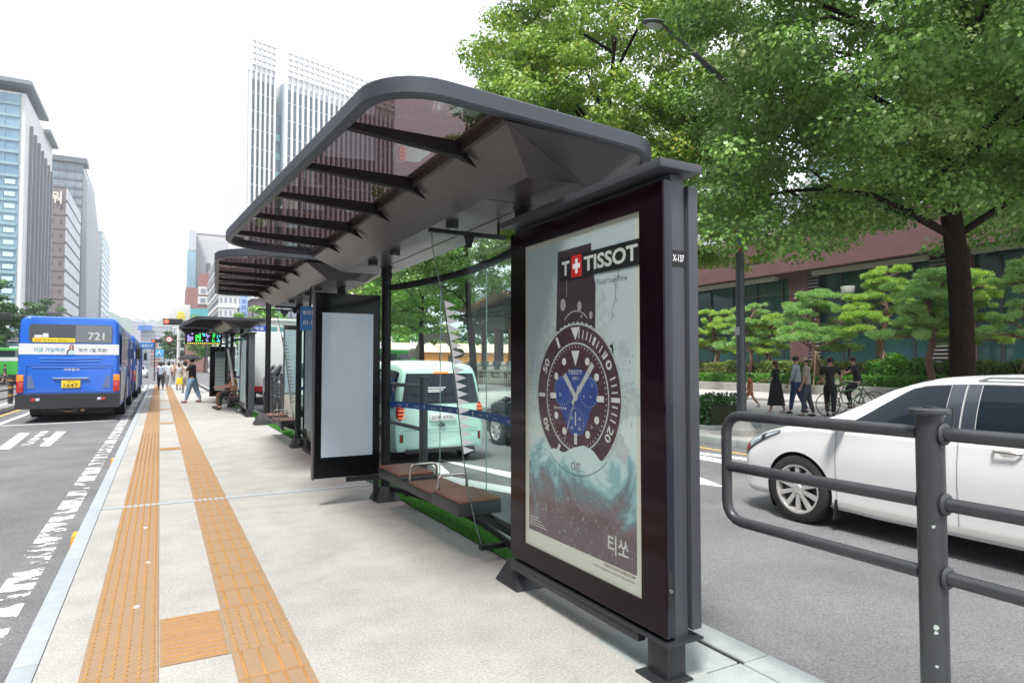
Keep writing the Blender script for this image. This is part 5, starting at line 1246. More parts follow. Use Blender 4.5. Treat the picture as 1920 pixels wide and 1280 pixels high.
    if hair=='long':
        hm_.sphere(hc-fx*.035*s+Vector((0,0,-.03*s)),R0*1.15,R0*.8,R0*2.2,12,10); hm_.sphere(hc-fx*.04*s+Vector((.01,0,-.09*s)),R0*1.0,R0*.6,R0*1.7,12,8)
    if hair=='bun': hm_.sphere(hc-fx*.07*s+Vector((0,0,.03*s)),R0*.6,R0*.6,R0*.6,10,8)
    ho=hm_.build('hair',hairm or M_hair,t,smooth=60)
    if shoes is not None:
        m_=MB()
        for p0,p1,p2,ft in leg: m_.sphere(ft+Vector((0,.035*s,-.012*s)),.030*s,.072*s,.024*s,12,8)
        m_.build('shoes',shoes,t,smooth=60)
    for o in [x for x in COL.objects if x.parent is t]: o.location=off
    t['_dz']=dz
    P=dict(arm=[(a_+off,b_+off,c_+off) for a_,b_,c_ in arm],head=J[hm]+off,top=tp,low=bo)
    return t,P
def W2(t,p): return Matrix.Translation(t.location)@Matrix.Rotation(t.rotation_euler.z,4,'Z')@Vector(p)
shoeb=mat('shoe_dark',(.03,.028,.028),.6); shoew=mat('shoe_pale',(.5,.48,.46),.6)
# on the platform (heading 0 = walking away)
p,P=person('person with long hair, pale blue shirt and black trousers walking away on the tactile paving',(.06,42.8),4,1.66,((16,4),(-14,12)),((10,20),(-16,12)),top=cloth('pale_blue',(.42,.50,.62)),sleeve='long',bottom=cloth('black',(.015,.015,.018)),hair='long',hairm=M_hairb,shoes=shoeb,out=(16,16))
p,P=person('person in a short pale grey dress with long brown hair walking away',(.98,42.2),-3,1.62,((18,4),(-16,14)),((8,14),(-12,14)),top=cloth('pale_grey',(.45,.45,.47)),sleeve='none',bottom=cloth('pale_grey',(.45,.45,.47)),kind='skirt',hair='long',hairm=M_hairb,shoes=shoeb)
p,P=person('person in white shirt and light trousers walking beside the pale grey dress',(.50,45.5),-2,1.68,((14,4),(-12,12)),top=cloth('white',(.62,.62,.63)),bottom=cloth('light',(.35,.36,.38)),hair='long',shoes=shoew)
p,P=person('person in black t-shirt and wide blue jeans standing side on with raised hand',(1.12,28.0),72,1.76,((13,0),(-17,4)),((40,112),(12,15)),top=cloth('black_tee',(.02,.02,.024)),bottom=cloth('jeans',(.17,.27,.38)),bulk=1.35,shoes=mat('shoe_maroon',(.14,.05,.06),.6),headturn=0,out=(6,5))
p,P=person('person with a black umbrella, light top and yellow shoulder bag',(1.2,38.0),5,1.66,((10,3),(-10,8)),((5,12),(62,80)),top=cloth('cream',(.50,.48,.45)),bottom=cloth('beige',(.35,.30,.24)),hair='long',shoes=shoeb)
hnd=W2(p,P['arm'][1][2])
um=thing('umbrella','open black umbrella held up beneath the third shelter canopy','umbrella',(hnd.x,hnd.y,hnd.z))
b=MB(); b.cyl((0,0,-.12),(0,0,.55),.009,n=8); b.build('shaft',M_trim,um)
b=MB(); n=8; vs=[(0,0,.62)]; 
for k in range(1,6):
    a=k/5; r=.62*math.sin(a*1.25)/math.sin(1.25); z=.62-.28*(1-math.cos(a*1.25))/(1-math.cos(1.25))
    for i in range(16): t_=6.283*i/16; rr=r*(1 if i%2==0 else .955); vs.append((rr*math.cos(t_),rr*math.sin(t_),z+(0 if i%2==0 else .012)))
fs=[(0,1+i,1+(i+1)%16) for i in range(16)]+[(1+k*16+i,1+(k+1)*16+i,1+(k+1)*16+(i+1)%16,1+k*16+(i+1)%16) for k in range(4) for i in range(16)]
b.add(vs,fs); b.build('umbrella_cover',cloth('umbrella',(.022,.017,.018)),um,smooth=60)
sh_=W2(p,P['arm'][0][1])
bg_=thing('shoulder_bag','bright yellow shoulder bag hanging at the side of the umbrella holder','bag',(sh_.x-.05,sh_.y-.02,sh_.z-.45))
b=MB(); b.frustum(-.16,-.06,.16,.06,-.18,-.13,-.045,.13,.045,.16); b.build('bag_body',mat('bag_yellow',(.72,.55,.02),.6),bg_,bevel=.02); b=MB(); b.tube([(-.1,0,.16),(-.04,0,.45),(.04,0,.45),(.1,0,.16)],.01,6); b.build('strap',mat('strap_yellow',(.5,.36,.02),.6),bg_,smooth=60)
far=[(.25,55,0,'white','person in white top far ahead on the platform, left of the long haired walkers',(.62,.62,.63)),(-.05,62,0,'red','person in red top farthest along the kerb by the second bus',(.45,.05,.04)),(.9,57,180,'peach','person in peach top coming towards us far along the platform',(.55,.30,.22)),(1.5,50,0,'navy','person in navy top under the far shelter behind the umbrella',(.03,.05,.14)),(.62,66,180,'skyblue','person in sky blue top very far along the tactile paving',(.30,.45,.60)),(1.75,60,0,'grey2','person in grey top very far beneath the farthest shelter',(.3,.3,.3))]
for x,y,h,n_,lab,c in far: person(lab,(x,y),h,1.68,((14,4),(-14,12)),top=cloth(n_,c),bottom=cloth('far_dark',(.05,.055,.08)),hair='short' if h else 'long',shoes=shoeb)
person('person in orange top seated on the bench of the third shelter',(2.16,23.1,.0),90,1.64,((88,88),(84,84)),((30,50),(30,50)),top=cloth('orange_tan',(.45,.22,.09)),bottom=cloth('black',(.015,.015,.018)),hair='long',shoes=shoeb,hipz=.55)
person('person in dark clothes seated at the far end of the third shelter bench',(2.16,24.0,.0),90,1.68,((88,88),(84,84)),((30,50),(30,50)),top=cloth('dark_seated',(.05,.035,.035)),bottom=cloth('brown_seated',(.2,.1,.06)),hair='short',shoes=shoeb,hipz=.55)
person('person in dark shorts walking across the road at the far left by the fence',(-10.2,60.5,-.15),-70,1.68,((20,4),(-18,15)),top=cloth('dark_left',(.05,.05,.06)),bottom=cloth('far_dark',(.05,.055,.08)),kind='shorts',hair='short',shoes=shoeb)
# group on the right pavement. heading: 90 = facing left in picture (-x), -90 = facing right
person('small child in an orange dress walking alone past the lamp post',(17.7,15.3,0),40,1.22,((24,4),(-22,18)),((-15,15),(15,10)),top=cloth('orange',(.62,.20,.10)),bottom=cloth('orange',(.62,.20,.10)),kind='shorts',hair='short',hairm=M_hairb,shoes=shoew,bulk=1.35)
person('person in a long black dress walking beside the child in orange',(16.4,13.2,0),20,1.62,((12,4),(-12,10)),((8,70),(10,20)),top=cloth('black',(.015,.015,.018)),bottom=cloth('black',(.015,.015,.018)),kind='dress',hair='long',hairm=mat('hair_auburn',(.10,.03,.02),.5),shoes=shoew)
person('person in a light blue shirt and navy trousers walking between black dress and cap wearer',(17.0,12.95,0),25,1.76,((12,4),(-14,10)),((10,15),(-10,10)),top=cloth('shirt_blue',(.36,.40,.47)),sleeve='long',bottom=cloth('navy',(.015,.02,.055)),hair='short',shoes=shoeb)
p,P=person('person in a beige t-shirt and dark grey trousers, back turned, wearing a cap',(16.2,12.0,0),30,1.70,((8,4),(-8,8)),((5,15),(-8,12)),top=cloth('beige_tee',(.34,.31,.27)),bottom=cloth('charcoal',(.06,.07,.09)),hair='short',shoes=shoeb,bulk=1.15)
hp=W2(p,P['head']); cp=thing('cap','pale peaked cap worn by the person in the beige t-shirt','cap',(hp.x,hp.y,hp.z+.04)); b=MB(); b.sphere((0,0,.01),.098,.105,.075,14,8); b.obox((.07,-.07,.0),(.16,-.06,0),(.05,.13,0),(0,0,.012)); b.build('cap_crown',cloth('cap',(.50,.36,.24)),cp)
person('person in a black t-shirt with grey jacket over the arm pushing a bicycle',(16.9,11.75,0),-60,1.74,((20,5),(-16,12)),((30,30),(36,26)),top=cloth('black_tee',(.02,.02,.024)),bottom=cloth('black',(.015,.015,.018)),hair='short',shoes=shoeb)
person('person in a pale grey sleeveless top carrying a cream tote bag, walking behind the cyclist',(19.6,13.6,0),60,1.66,((10,4),(-10,8)),((20,40),(10,40)),top=cloth('grey_top',(.40,.42,.46)),bottom=cloth('white',(.62,.62,.63)),hair='bun',sleeve='none',hairm=M_hairb,shoes=shoew)
tb_=thing('tote_bag','cream square tote bag held in front of the pale grey top','bag',(19.25,13.3,.82)); b=MB(); b.obox((0,0,0),(.34,-.2,0),(.06,.1,0),(0,0,.36)); b.build('bag_body',cloth('tote',(.66,.62,.50)),tb_,bevel=.02); b=MB(); b.tube([(-.1,.06,.17),(-.06,.04,.34),(.06,-.04,.34),(.1,-.06,.17)],.008,6); b.build('handle',cloth('tote',(.66,.62,.50)),tb_)
# bicycles: local forward = +y
def bicycle(label,loc,rz,m):
    t=thing('bicycle',label,'bicycle',loc,rz)
    for y in (-.52,.52):
        w_=MB(); w_.lathe([(.33+.014*math.cos(a),.014*math.sin(a)) for a in np.linspace(0,6.283,9)],(0,y,.345),axis='x',n=36); wo=w_.build('wheel',M_rubber,t,smooth=60)
        w_=MB()
        for k in range(16): a=6.283*k/16; w_.tube([(.0,y,.345),(0,y+.32*math.cos(a),.345+.32*math.sin(a))],.0022,4)
        w_.cyl((-.04,y,.345),(.04,y,.345),.02,n=10); w_.build('spokes',M_chrome,wo)
    b=MB(); bb=(0,-.08,.30); st_=(0,-.20,.78); hdp=(0,.34,.80); 
    for a,c in ((bb,st_),(bb,(0,.36,.68)),((0,-.19,.72),hdp),(bb,(0,-.52,.345)),(st_,(0,-.52,.345)),((0,.34,.84),(0,.44,.50)),((0,.44,.5),(0,.52,.345))): b.tube([a,c],.016,8)
    b.build('frame',m,t,smooth=60)
    b=MB(); b.tube([(0,.34,.84),(0,.32,.98)],.012,8); b.tube([(-.28,.22,1.0),(-.1,.32,.98),(.1,.32,.98),(.28,.22,1.0)],.012,8); b.build('handlebar',M_chrome,t,smooth=60)
    b=MB(); b.tube([st_,(0,-.22,.86)],.013,8); b.sphere((0,-.24,.89),.075,.13,.035,12,8); b.build('saddle',M_trim,t)
    b=MB(); b.lathe([(.0,-.01),(.09,-.01),(.09,.0),(0,0)],(0.03,-.08,.30),axis='x',n=20); b.tube([(.05,-.08,.30),(.05,.03,.18)],.01,6); b.obox((.09,.03,.18),(.08,0,0),(0,.07,0),(0,0,.02)); b.tube([(-.05,-.08,.30),(-.05,-.19,.42)],.01,6); b.obox((-.09,-.19,.42),(.08,0,0),(0,.07,0),(0,0,.02)); b.build('crank',M_chrome,t)
    return t
bicycle('black bicycle with handlebars ridden by the person in black',(18.7,12.15,0),R(50),mat('bike_black',(.02,.02,.022),.4))
p,P=person('person in black riding a bicycle, facing the walking group',(18.76,12.09,.0),50,1.72,((62,75),(40,52)),((55,12),(55,12)),lean=14,top=cloth('black_tee',(.02,.02,.024)),bottom=cloth('black',(.015,.015,.018)),hair='short',shoes=shoeb,hipz=.98)
bicycle('green trimmed bicycle pushed by the person in black t-shirt',(17.35,11.55,0),R(-125),mat('bike_green',(.03,.16,.06),.4))
# ---------------- trees ----------------
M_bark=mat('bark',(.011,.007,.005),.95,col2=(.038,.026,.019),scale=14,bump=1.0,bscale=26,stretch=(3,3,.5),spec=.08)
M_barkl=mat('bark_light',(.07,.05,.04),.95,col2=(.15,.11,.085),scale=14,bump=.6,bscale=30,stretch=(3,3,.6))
LG=[leafmat('ginkgo_leaf_deep',(.05,.14,.018),(.22,.42,.08),(.50,.62,.25),.25),leafmat('ginkgo_leaf_light',(.07,.18,.015),(.32,.50,.07),(.72,.60,.12),.35),leafmat('ginkgo_leaf_mid',(.07,.20,.02),(.22,.46,.07),(.40,.58,.12),.35),leafmat('shrub_leaf',(.015,.06,.014),(.05,.17,.03),(.09,.22,.05),.3),leafmat('pine_needle',(.17,.34,.04),(.48,.70,.14),(.68,.76,.30),.4),leafmat('pine_needle_blue',(.13,.30,.06),(.38,.62,.20),(.58,.72,.32),.4),leafmat('hedge_leaf_yellow',(.11,.19,.025),(.30,.38,.09),(.45,.44,.18),.35),leafmat('hedge_leaf_green',(.05,.17,.02),(.14,.36,.04),(.25,.50,.08),.35)]
def leaves(name,C,rad,n,size,m,parent,rng,flat=.55,up=.9,offset=(0,0,0),sides=4,droop=0):
    """n leaves round every clump centre C (k,3)"""
    k=len(C); rad=np.broadcast_to(rad,(k,)); cnt=np.maximum(3,(n*(rad/rad.mean())**2).astype(int)); idx=np.repeat(np.arange(k),cnt); N=len(idx)
    d=rng.normal(size=(N,3)); d/=np.linalg.norm(d,axis=1)[:,None]; r=rng.uniform(.25,1,N)**.6
    P=d*r[:,None]*rad[idx][:,None]; P[:,2]*=flat; P[:,2]-=droop*(P[:,0]**2+P[:,1]**2)/np.maximum(rad[idx],.1)
    P+=C[idx]-np.array(offset)
    nn=rng.normal(size=(N,3))*.42+d*1.0; nn[:,2]+=.55; nn/=np.linalg.norm(nn,axis=1)[:,None]
    a=np.cross(nn,rng.normal(size=(N,3))); a/=np.linalg.norm(a,axis=1)[:,None]; b=np.cross(nn,a)
    s=size*rng.uniform(.6,1.25,N)[:,None]
    if sides==4: V=np.stack([P-a*s*.5,P+b*s*.42+nn*s*.08,P+a*s*.5,P-b*s*.42+nn*s*.08],1)
    else: V=np.stack([P-a*s*.5,P+b*s*.5,P+a*s*.5],1)
    return tri_mesh(name,V.reshape(-1,3),sides,m,parent)
def limb(b,p,q,r0,r1,rng,n=8,sag=.12,k=5):
    p,q=Vector(p),Vector(q); L=(q-p).length; pts=[];rs=[]
    o1=Vector(rng.normal(0,.07,3))*L
    for i in range(k+1):
        t=i/k; pts.append(p.lerp(q,t)+o1*math.sin(t*math.pi)+Vector((0,0,sag*L*math.sin(t*math.pi)))); rs.append(r0+(r1-r0)*t)
    b.tube(pts,rs,n); return pts
def tree(name,label,cat,base,H,trunk_r,ell,nclump,clr,nleaf,leaf,lm,bark,seed,fork=.35,lean=(0,0),group=None,nlimb=26,keep=None,shell=.5,droop=0.0,extra=None,nl=None):
    """ell: list of (centre offset xyz, radii xyz) making the crown"""
    rng=np.random.default_rng(seed); t=thing(name,label,cat,base,0,group)
    vol=np.array([e[1][0]*e[1][1]*e[1][2] for e in ell]); pick=rng.choice(len(ell),nclump*3,p=vol/vol.sum())
    C=[]
    for i in pick:
        c,r=ell[i]; d=rng.normal(size=3); d/=np.linalg.norm(d); rr=rng.uniform(shell**3,1)**(1/3)
        rr*=1+.10*math.sin(5*d[0]+seed)+.10*math.sin(6*d[1]+2*d[2])
        p=np.array(c)+d*np.array(r)*rr
        if keep and not keep(p+np.array(base)): continue
        C.append(p)
        if len(C)>=nclump: break
    if extra is not None: C+= [np.array(e) for e in extra]
    C=np.array(C); rad=clr*rng.uniform(.6,1.35,len(C))
    leaves('crown',C,rad,nleaf,leaf,lm,t,rng,.5,droop=droop)
    b=MB(); fz=H*fork; top=Vector((lean[0],lean[1],fz))
    n=9; pts=[];rs=[]
    for i in range(n+1):
        z=i/n; f=1+.55*max(0,1-z*7)**2; pts.append(Vector((lean[0]*z+.05*math.sin(z*5+seed),lean[1]*z+.05*math.cos(z*4),fz*z))); rs.append(trunk_r*f*(1-.22*z))
    b.tube(pts,rs,18)
    lead=Vector((lean[0]*1.6,lean[1]*1.6,H*.82)); lp=limb(b,pts[-1],lead,trunk_r*.72,trunk_r*.12,rng,12,0,8)
    order=rng.permutation(len(C))[:nlimb]
    for i in order:
        q=Vector(C[i]); 
        cand=[pts[-1],pts[-2]]+lp[:-1]; zz=q.z-.45*(Vector((q.x,q.y,0)).length)
        s=min(cand,key=lambda c:abs(c.z-zz)); r=trunk_r*.36*(1-.5*(s.z/H))
        pt=limb(b,s,q,r,.02,rng,7)
        for k in (2,3,4):
            j=order[rng.integers(len(order))]; 
            near=C[np.argsort(((C-np.array(pt[k]))**2).sum(1))[rng.integers(1,6)]]; b.tube([pt[k],pt[k].lerp(Vector(near),.5)+Vector((0,0,.1)),Vector(near)],[r*.3,.018,.01],5)
    b.build('trunk',bark,t,smooth=70)
    return t
G='ginkgo trees along the right pavement'
def inview(p): return True
T1=(14.0,6.75,0)
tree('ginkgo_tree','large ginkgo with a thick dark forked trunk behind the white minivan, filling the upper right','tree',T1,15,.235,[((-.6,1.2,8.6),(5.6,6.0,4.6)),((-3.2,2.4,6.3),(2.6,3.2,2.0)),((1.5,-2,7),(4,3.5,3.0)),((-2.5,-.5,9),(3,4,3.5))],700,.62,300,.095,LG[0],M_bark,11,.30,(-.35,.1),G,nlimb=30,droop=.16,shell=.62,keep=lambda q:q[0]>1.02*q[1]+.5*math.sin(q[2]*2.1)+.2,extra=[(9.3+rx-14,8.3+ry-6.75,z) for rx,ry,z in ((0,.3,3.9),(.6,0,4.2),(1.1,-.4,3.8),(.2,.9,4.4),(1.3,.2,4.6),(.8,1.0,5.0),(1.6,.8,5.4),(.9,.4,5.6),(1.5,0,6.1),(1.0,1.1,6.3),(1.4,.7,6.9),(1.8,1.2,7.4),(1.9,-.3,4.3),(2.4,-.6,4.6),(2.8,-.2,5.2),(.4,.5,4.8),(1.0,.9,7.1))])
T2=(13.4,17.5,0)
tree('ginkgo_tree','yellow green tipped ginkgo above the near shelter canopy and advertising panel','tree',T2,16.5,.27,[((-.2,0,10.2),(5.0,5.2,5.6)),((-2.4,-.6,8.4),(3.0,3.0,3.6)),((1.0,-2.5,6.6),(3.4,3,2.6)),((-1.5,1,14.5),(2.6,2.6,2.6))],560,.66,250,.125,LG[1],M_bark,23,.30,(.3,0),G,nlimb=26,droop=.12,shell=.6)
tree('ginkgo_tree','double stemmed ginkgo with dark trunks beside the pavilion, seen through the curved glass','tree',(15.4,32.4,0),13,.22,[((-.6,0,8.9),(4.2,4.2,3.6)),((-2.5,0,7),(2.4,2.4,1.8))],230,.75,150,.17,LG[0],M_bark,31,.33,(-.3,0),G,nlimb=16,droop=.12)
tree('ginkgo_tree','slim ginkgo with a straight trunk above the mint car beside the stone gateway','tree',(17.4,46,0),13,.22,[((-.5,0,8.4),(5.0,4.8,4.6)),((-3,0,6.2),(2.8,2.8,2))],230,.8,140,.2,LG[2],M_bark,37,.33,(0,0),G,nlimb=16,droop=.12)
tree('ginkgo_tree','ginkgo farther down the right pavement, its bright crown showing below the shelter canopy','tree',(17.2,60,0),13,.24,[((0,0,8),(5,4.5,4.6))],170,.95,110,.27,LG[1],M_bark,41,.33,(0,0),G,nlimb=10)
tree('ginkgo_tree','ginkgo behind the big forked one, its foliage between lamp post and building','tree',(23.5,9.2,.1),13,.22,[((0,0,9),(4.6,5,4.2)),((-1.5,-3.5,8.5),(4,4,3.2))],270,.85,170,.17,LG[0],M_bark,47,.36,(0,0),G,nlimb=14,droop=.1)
# broadleaf trees on the left and in the distance
Gd='street trees far down the avenue'
tl=[('bushy dark street tree at the far left edge behind the green bus',(-14.6,74,0),9.5,LG[3],51),('lighter street tree low at the left edge beside the fence',(-13.0,62,0),6.0,LG[2],52),('street tree rising over the second blue bus on the left side',(-15.5,120,0),11,LG[3],53),('leafy street tree beyond the traffic sign in the middle distance',(7.5,135,0),10.5,LG[2],54),('farther street tree left of the umbrella under the white buildings',(3.2,165,0),9,LG[3],55),('small street tree poking above the third shelter',(10.5,80,0),8.5,LG[2],56)]
for lab,ps,h,lm,sd_ in tl:
    tree('street_tree',lab,'tree',ps,h,.18,[((0,0,h*.62),(h*.34,h*.34,h*.36))],90,.9*h/10,70,.32*h/10*1.2,lm,M_barkl,sd_,.35,group=Gd,nlimb=6)
# pines: flat clouds of needles on bent trunks
Gp='cloud pruned pines in the planting bed'
def pine(label,base,H,pads,seed,lm,props=True):
    rng=np.random.default_rng(seed); t=thing('pine_tree',label,'tree',base,0,Gp); b=MB()
    tr=[Vector((.0,0,-.1))]; n=6
    for i in range(1,n+1): tr.append(Vector((.16*H*.3*math.sin(i*1.1+seed)*i/n,.12*math.cos(i*1.7+seed),H*.80*i/n)))
    b.tube(tr,[.14*(1-.5*i/n)*H/4.4 for i in range(n+1)],10)
    CC=[];RR=[]
    for (dx,dy,z,r) in pads:
        c=Vector((dx,dy,z)); s=min(tr,key=lambda q:abs(q.z-(z-.35*abs(dx)))+(0 if q.z>H*.3 else 2)); pt=limb(b,s,c-Vector((0,0,.08)),.055*H/4.4,.015,rng,6,.10)
        for k in range(max(4,int(r*13))):
            a=rng.uniform(0,6.28); q=rng.uniform(0,1)**.5; cc=c+Vector((math.cos(a)*r*q,math.sin(a)*r*q*.9,rng.normal(0,.05)+.20*(1-q*q)*r))
            CC.append(cc); RR.append(r*rng.uniform(.15,.25)); 
            if k%2==0: b.tube([pt[3],(pt[3]+cc)/2,cc],[.02,.014,.006],4)
    b.build('trunk',mat('pine_bark',(.10,.055,.04),.95,col2=(.20,.12,.09),scale=20,bump=.6,bscale=30),t,smooth=70)
    # needle tufts: thin triangles radiating from points
    CC=np.array(CC); RR=np.array(RR); cnt=(RR**2*6500).astype(int)+40; idx=np.repeat(np.arange(len(CC)),cnt); N=len(idx)
    d=rng.normal(size=(N,3)); d/=np.linalg.norm(d,axis=1)[:,None]; P=CC[idx]+d*(rng.uniform(.3,1,N)**.6*RR[idx])[:,None]*np.array([1.2,1.2,.45])
    dr=d*.6+rng.normal(size=(N,3))*.5; dr[:,2]+=.75; dr/=np.linalg.norm(dr,axis=1)[:,None]; sdv=np.cross(dr,rng.normal(size=(N,3))); sdv/=np.linalg.norm(sdv,axis=1)[:,None]
    L=.15*rng.uniform(.7,1.2,N)[:,None]; V=np.stack([P-sdv*.017,P+sdv*.017,P+dr*L],1); tri_mesh('needles',V.reshape(-1,3),3,lm,t)
    if props:
        for (x,y) in ((-.75,-.4),(.55,-.45),(.1,.7)):
            q=MB(); q.cyl((x,y,0),(0,0,1.75),.035,.03,8); q.build('support_pole',mat('prop_wood',(.42,.28,.19),.8),t)
    return t
def pads(seed,W_,z0,z1,n):
    r=np.random.default_rng(seed); out=[]
    for k in range(n):
        t=k/(n-1); z=z0+(z1-z0)*t; w_=W_*(1-.62*t); s=(-1)**k
        out.append((s*w_*r.uniform(.35,1),r.uniform(-.5,.5)*w_*.6,z+r.uniform(-.12,.12),W_*(.50-.14*t)*r.uniform(.8,1.2)))
    return out
PB=.42
spec=[((1343,700),29.5,4.3,1.7,61,0,'cloud pruned pine at the left end of the bed, beside the dark panel edge',True),((1405,700),28.6,4.3,1.7,62,1,'dark trunked pine immediately right of the lamp post',False),((1442,700),30.0,3.9,1.6,63,0,'propped pine behind the woman in black dress, left of the brick pier',True),((1530,700),28.0,4.5,2.3,64,1,'broad multi branched pine in the centre of the bed above the walking group',True),((1657,700),29.5,5.6,2.0,65,0,'tallest reddish trunked pine, propped, against the dark glass',True),((1748,700),27.6,4.9,2.3,66,1,'wide blue green pine left of the thick ginkgo trunk',False),((1818,700),30.0,5.0,2.1,67,0,'bright pine partly hidden behind the thick ginkgo trunk',True),((1935,700),28.4,4.9,1.9,68,1,'pine at the far right edge of the photo',True)]
for (px,py),X_,h,w_,sd_,m_,lab,pr_ in spec:
    q=at(px,py,X=X_); pine(lab,(X_,q.y,PB),h,pads(sd_,w_,h*.42,h*.98,13),sd_,LG[4+m_],pr_)
# planter wall, hedges
pw=thing('planter_wall','long low grey stone planter wall holding the hedge on the far pavement','planter wall',(27.3,-8,.09)); b=MB()
for i in range(46): b.box((0,i*1.5+.004,0),(.4,i*1.5+1.496,.42))
b.build('stone_wall',mat('wall_granite',(.33,.32,.30),.8,var=.15,scale=3,bump=.1),pw,bevel=.015,seg=1)
struct(sheet('planting_soil',27.7,-8,31.5,61,.45,mat('soil',(.05,.04,.03),.95)))
def hedge(name,label,x0,x1,y0,y1,z0,z1,dens,size,lm,seed,wob=.08):
    rng=np.random.default_rng(seed); A=[(x0,x1,y0,y1)]; n=int(dens*((y1-y0)*(z1-z0)*2+(x1-x0)*(y1-y0)))
    t=thing(name,label,'hedge' if name=='hedge' else 'plant',((x0+x1)/2,(y0+y1)/2,z0))
    u=rng.uniform(x0,x1,n); v=rng.uniform(y0,y1,n); z=z1-np.abs(rng.normal(0,.07,n))
    f=rng.uniform(size=n); side=f<.5; u[side]=x0+np.abs(rng.normal(0,.07,side.sum())); z[side]=rng.uniform(z0,z1,side.sum())
    bump_=wob*(np.sin(v*2.1+seed)+np.sin(v*5.3)+rng.normal(0,.5,n)); z+=bump_*(z-z0)/(z1-z0); u-=np.where(side,np.abs(rng.normal(0,.04,n))+wob*.5*np.sin(v*3.3),0)
    P=np.c_[u,v,z]-np.array([(x0+x1)/2,(y0+y1)/2,z0])
    nn=rng.normal(size=(n,3)); nn[:,2]+=.8; nn[:,0]-=np.where(side,.9,0); nn/=np.linalg.norm(nn,axis=1)[:,None]; a=np.cross(nn,rng.normal(size=(n,3))); a/=np.linalg.norm(a,axis=1)[:,None]; b_=np.cross(nn,a); s=size*rng.uniform(.6,1.3,n)[:,None]
    tri_mesh('foliage',np.stack([P-a*s*.5,P+b_*s*.4,P+a*s*.5,P-b_*s*.4],1).reshape(-1,3),4,lm,t)
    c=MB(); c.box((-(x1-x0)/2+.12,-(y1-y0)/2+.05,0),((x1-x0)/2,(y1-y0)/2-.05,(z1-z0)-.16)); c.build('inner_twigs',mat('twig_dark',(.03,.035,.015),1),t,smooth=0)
    return t
hedge('hedge','low dark green front hedge along the planter wall, lower tier',27.75,28.6,-7,40,.5,.98,650,.09,LG[7],71,.03)
hedge('hedge','taller yellow green back hedge behind the lower hedge, upper tier',28.8,29.7,-7,40,.5,1.62,560,.09,LG[6],72,.05)
hedge('shrub','bright green leafy shrub rising from the hedge in front of the tall pine',28.5,29.3,15.4,18.0,.6,1.62,900,.10,LG[7],73,.14)
hedge('shrub','small dark shrub at the kerb corner left of the lamp post base',11.2,12.5,10.9,13.6,.0,.66,700,.09,LG[3],74,.09)
tc2=thing('planter_edging','low granite edging round the small kerb shrub','planter edging',(11.85,12.2,0)); b=MB()
for bx in (((-.85,-1.55,0),(.85,-1.4,.09)),((-.85,-1.395,0),(-.7,1.6,.09)),((.7,-1.395,0),(.85,1.6,.09))): b.box(*bx)
b.build('edging_stone',M_gran,tc2,bevel=.01)
gc=thing('storage_box','bright green storage box behind the hedge at the left','box',(30.6,27.5,.45)); b=MB(); b.box((-.5,-1.5,0),(.5,1.5,1.0)); b.box((-.55,-1.55,1.001),(.55,1.55,1.1)); b.build('box_body',mat('box_green',(.03,.32,.12),.5),gc,bevel=.04)
# ---------------- street lamp, sign and poles ----------------
M_pole=mat('pole_grey',(.075,.08,.088),.5,metal=.3,var=.1)
lp=thing('street_lamp','tall dark street lamp with a curved arm over the road and a stone foot','street lamp',(10.9,9.65,0))
b=MB(); b.cyl((0,0,.3),(0,0,7.2),.10,.075,16); pole=b.build('pole',M_pole,lp)
b=MB(); b.lathe([(0,.40),(.12,.40),(.15,.33),(.20,.22),(.29,.12),(.29,.0)],n=12); b.build('foot',mat('foot_concrete',(.36,.35,.33),.8,var=.1),lp,smooth=20)
hd=at(1248,50,X=9.2)
hv=Vector((9.2-10.9,hd.y-9.65,hd.z)); 
b=MB(); b.tube([(0,0,7.1),(-.05,.1,7.5)]+[tuple(Vector((-.05,.1,7.5)).lerp(hv,t)) for t in (.25,.5,.75,1)],[.075,.07,.06,.055,.05,.045],10); b.build('arm',M_pole,lp)
dirh=Vector((hv.x+.05,hv.y-.1,0)).normalized(); b=MB(); c0=hv+dirh*.22
ps=[]; 
b.T=Matrix.Translation(c0)@Matrix.Rotation(math.atan2(-dirh.x,dirh.y),4,'Z'); b.sphere((0,0,.02),.15,.34,.075,16,10); b.build('lamp_head',M_pole,lp)
b=MB(); b.T=Matrix.Translation(c0)@Matrix.Rotation(math.atan2(-dirh.x,dirh.y),4,'Z'); b.sphere((0,.05,-.035),.115,.2,.055,14,8); b.build('lamp_glass',mat('lamp_cover',(.42,.44,.42),.15,coat=.6),lp)
b=MB(); b.tube([(0,.0,2.9),(0,-.02,2.9),(.0,-.9,2.92)],.018,6); b.tube([(0,-.0,3.6),(.0,-.8,3.62)],.015,6); b.cyl((-.115,-.0,2.05),(-.115,0,2.3),.0,n=3) if False else None; b.build('bracket',M_pole,lp)
b=MB(); b.box((-.108,-.06,2.12),(-.1,.06,2.3)); b.build('pole_sticker',mat('sticker_pale',(.4,.4,.4),.6),lp,bevel=.001)
ns=thing('no_stopping_sign','round red rimmed blue sign half hidden by leaves on the lamp post','road sign',(10.78,9.55,4.2))
b=MB(); b.T=Matrix.Rotation(R(25),4,'Z'); b.lathe([(0,-.012),(.30,-.012),(.30,.0),(0,0)],axis='y',n=32); b.build('sign_plate',mat('sign_red',(.50,.02,.03),.5),ns,smooth=20)
b=MB(); b.T=Matrix.Rotation(R(25),4,'Z'); b.lathe([(0,-.015),(.235,-.015),(.235,-.013)],axis='y',n=32); b.build('sign_field',mat('sign_field_blue',(.03,.12,.42),.5),ns,smooth=20)
b=MB(); b.T=Matrix.Rotation(R(25),4,'Z'); b.beam((-.17,-.018,.17),(.17,-.018,-.17),.004,.06,(1,0,1)); b.build('sign_bar',mat('sign_red',(.50,.02,.03),.5),ns,smooth=0)
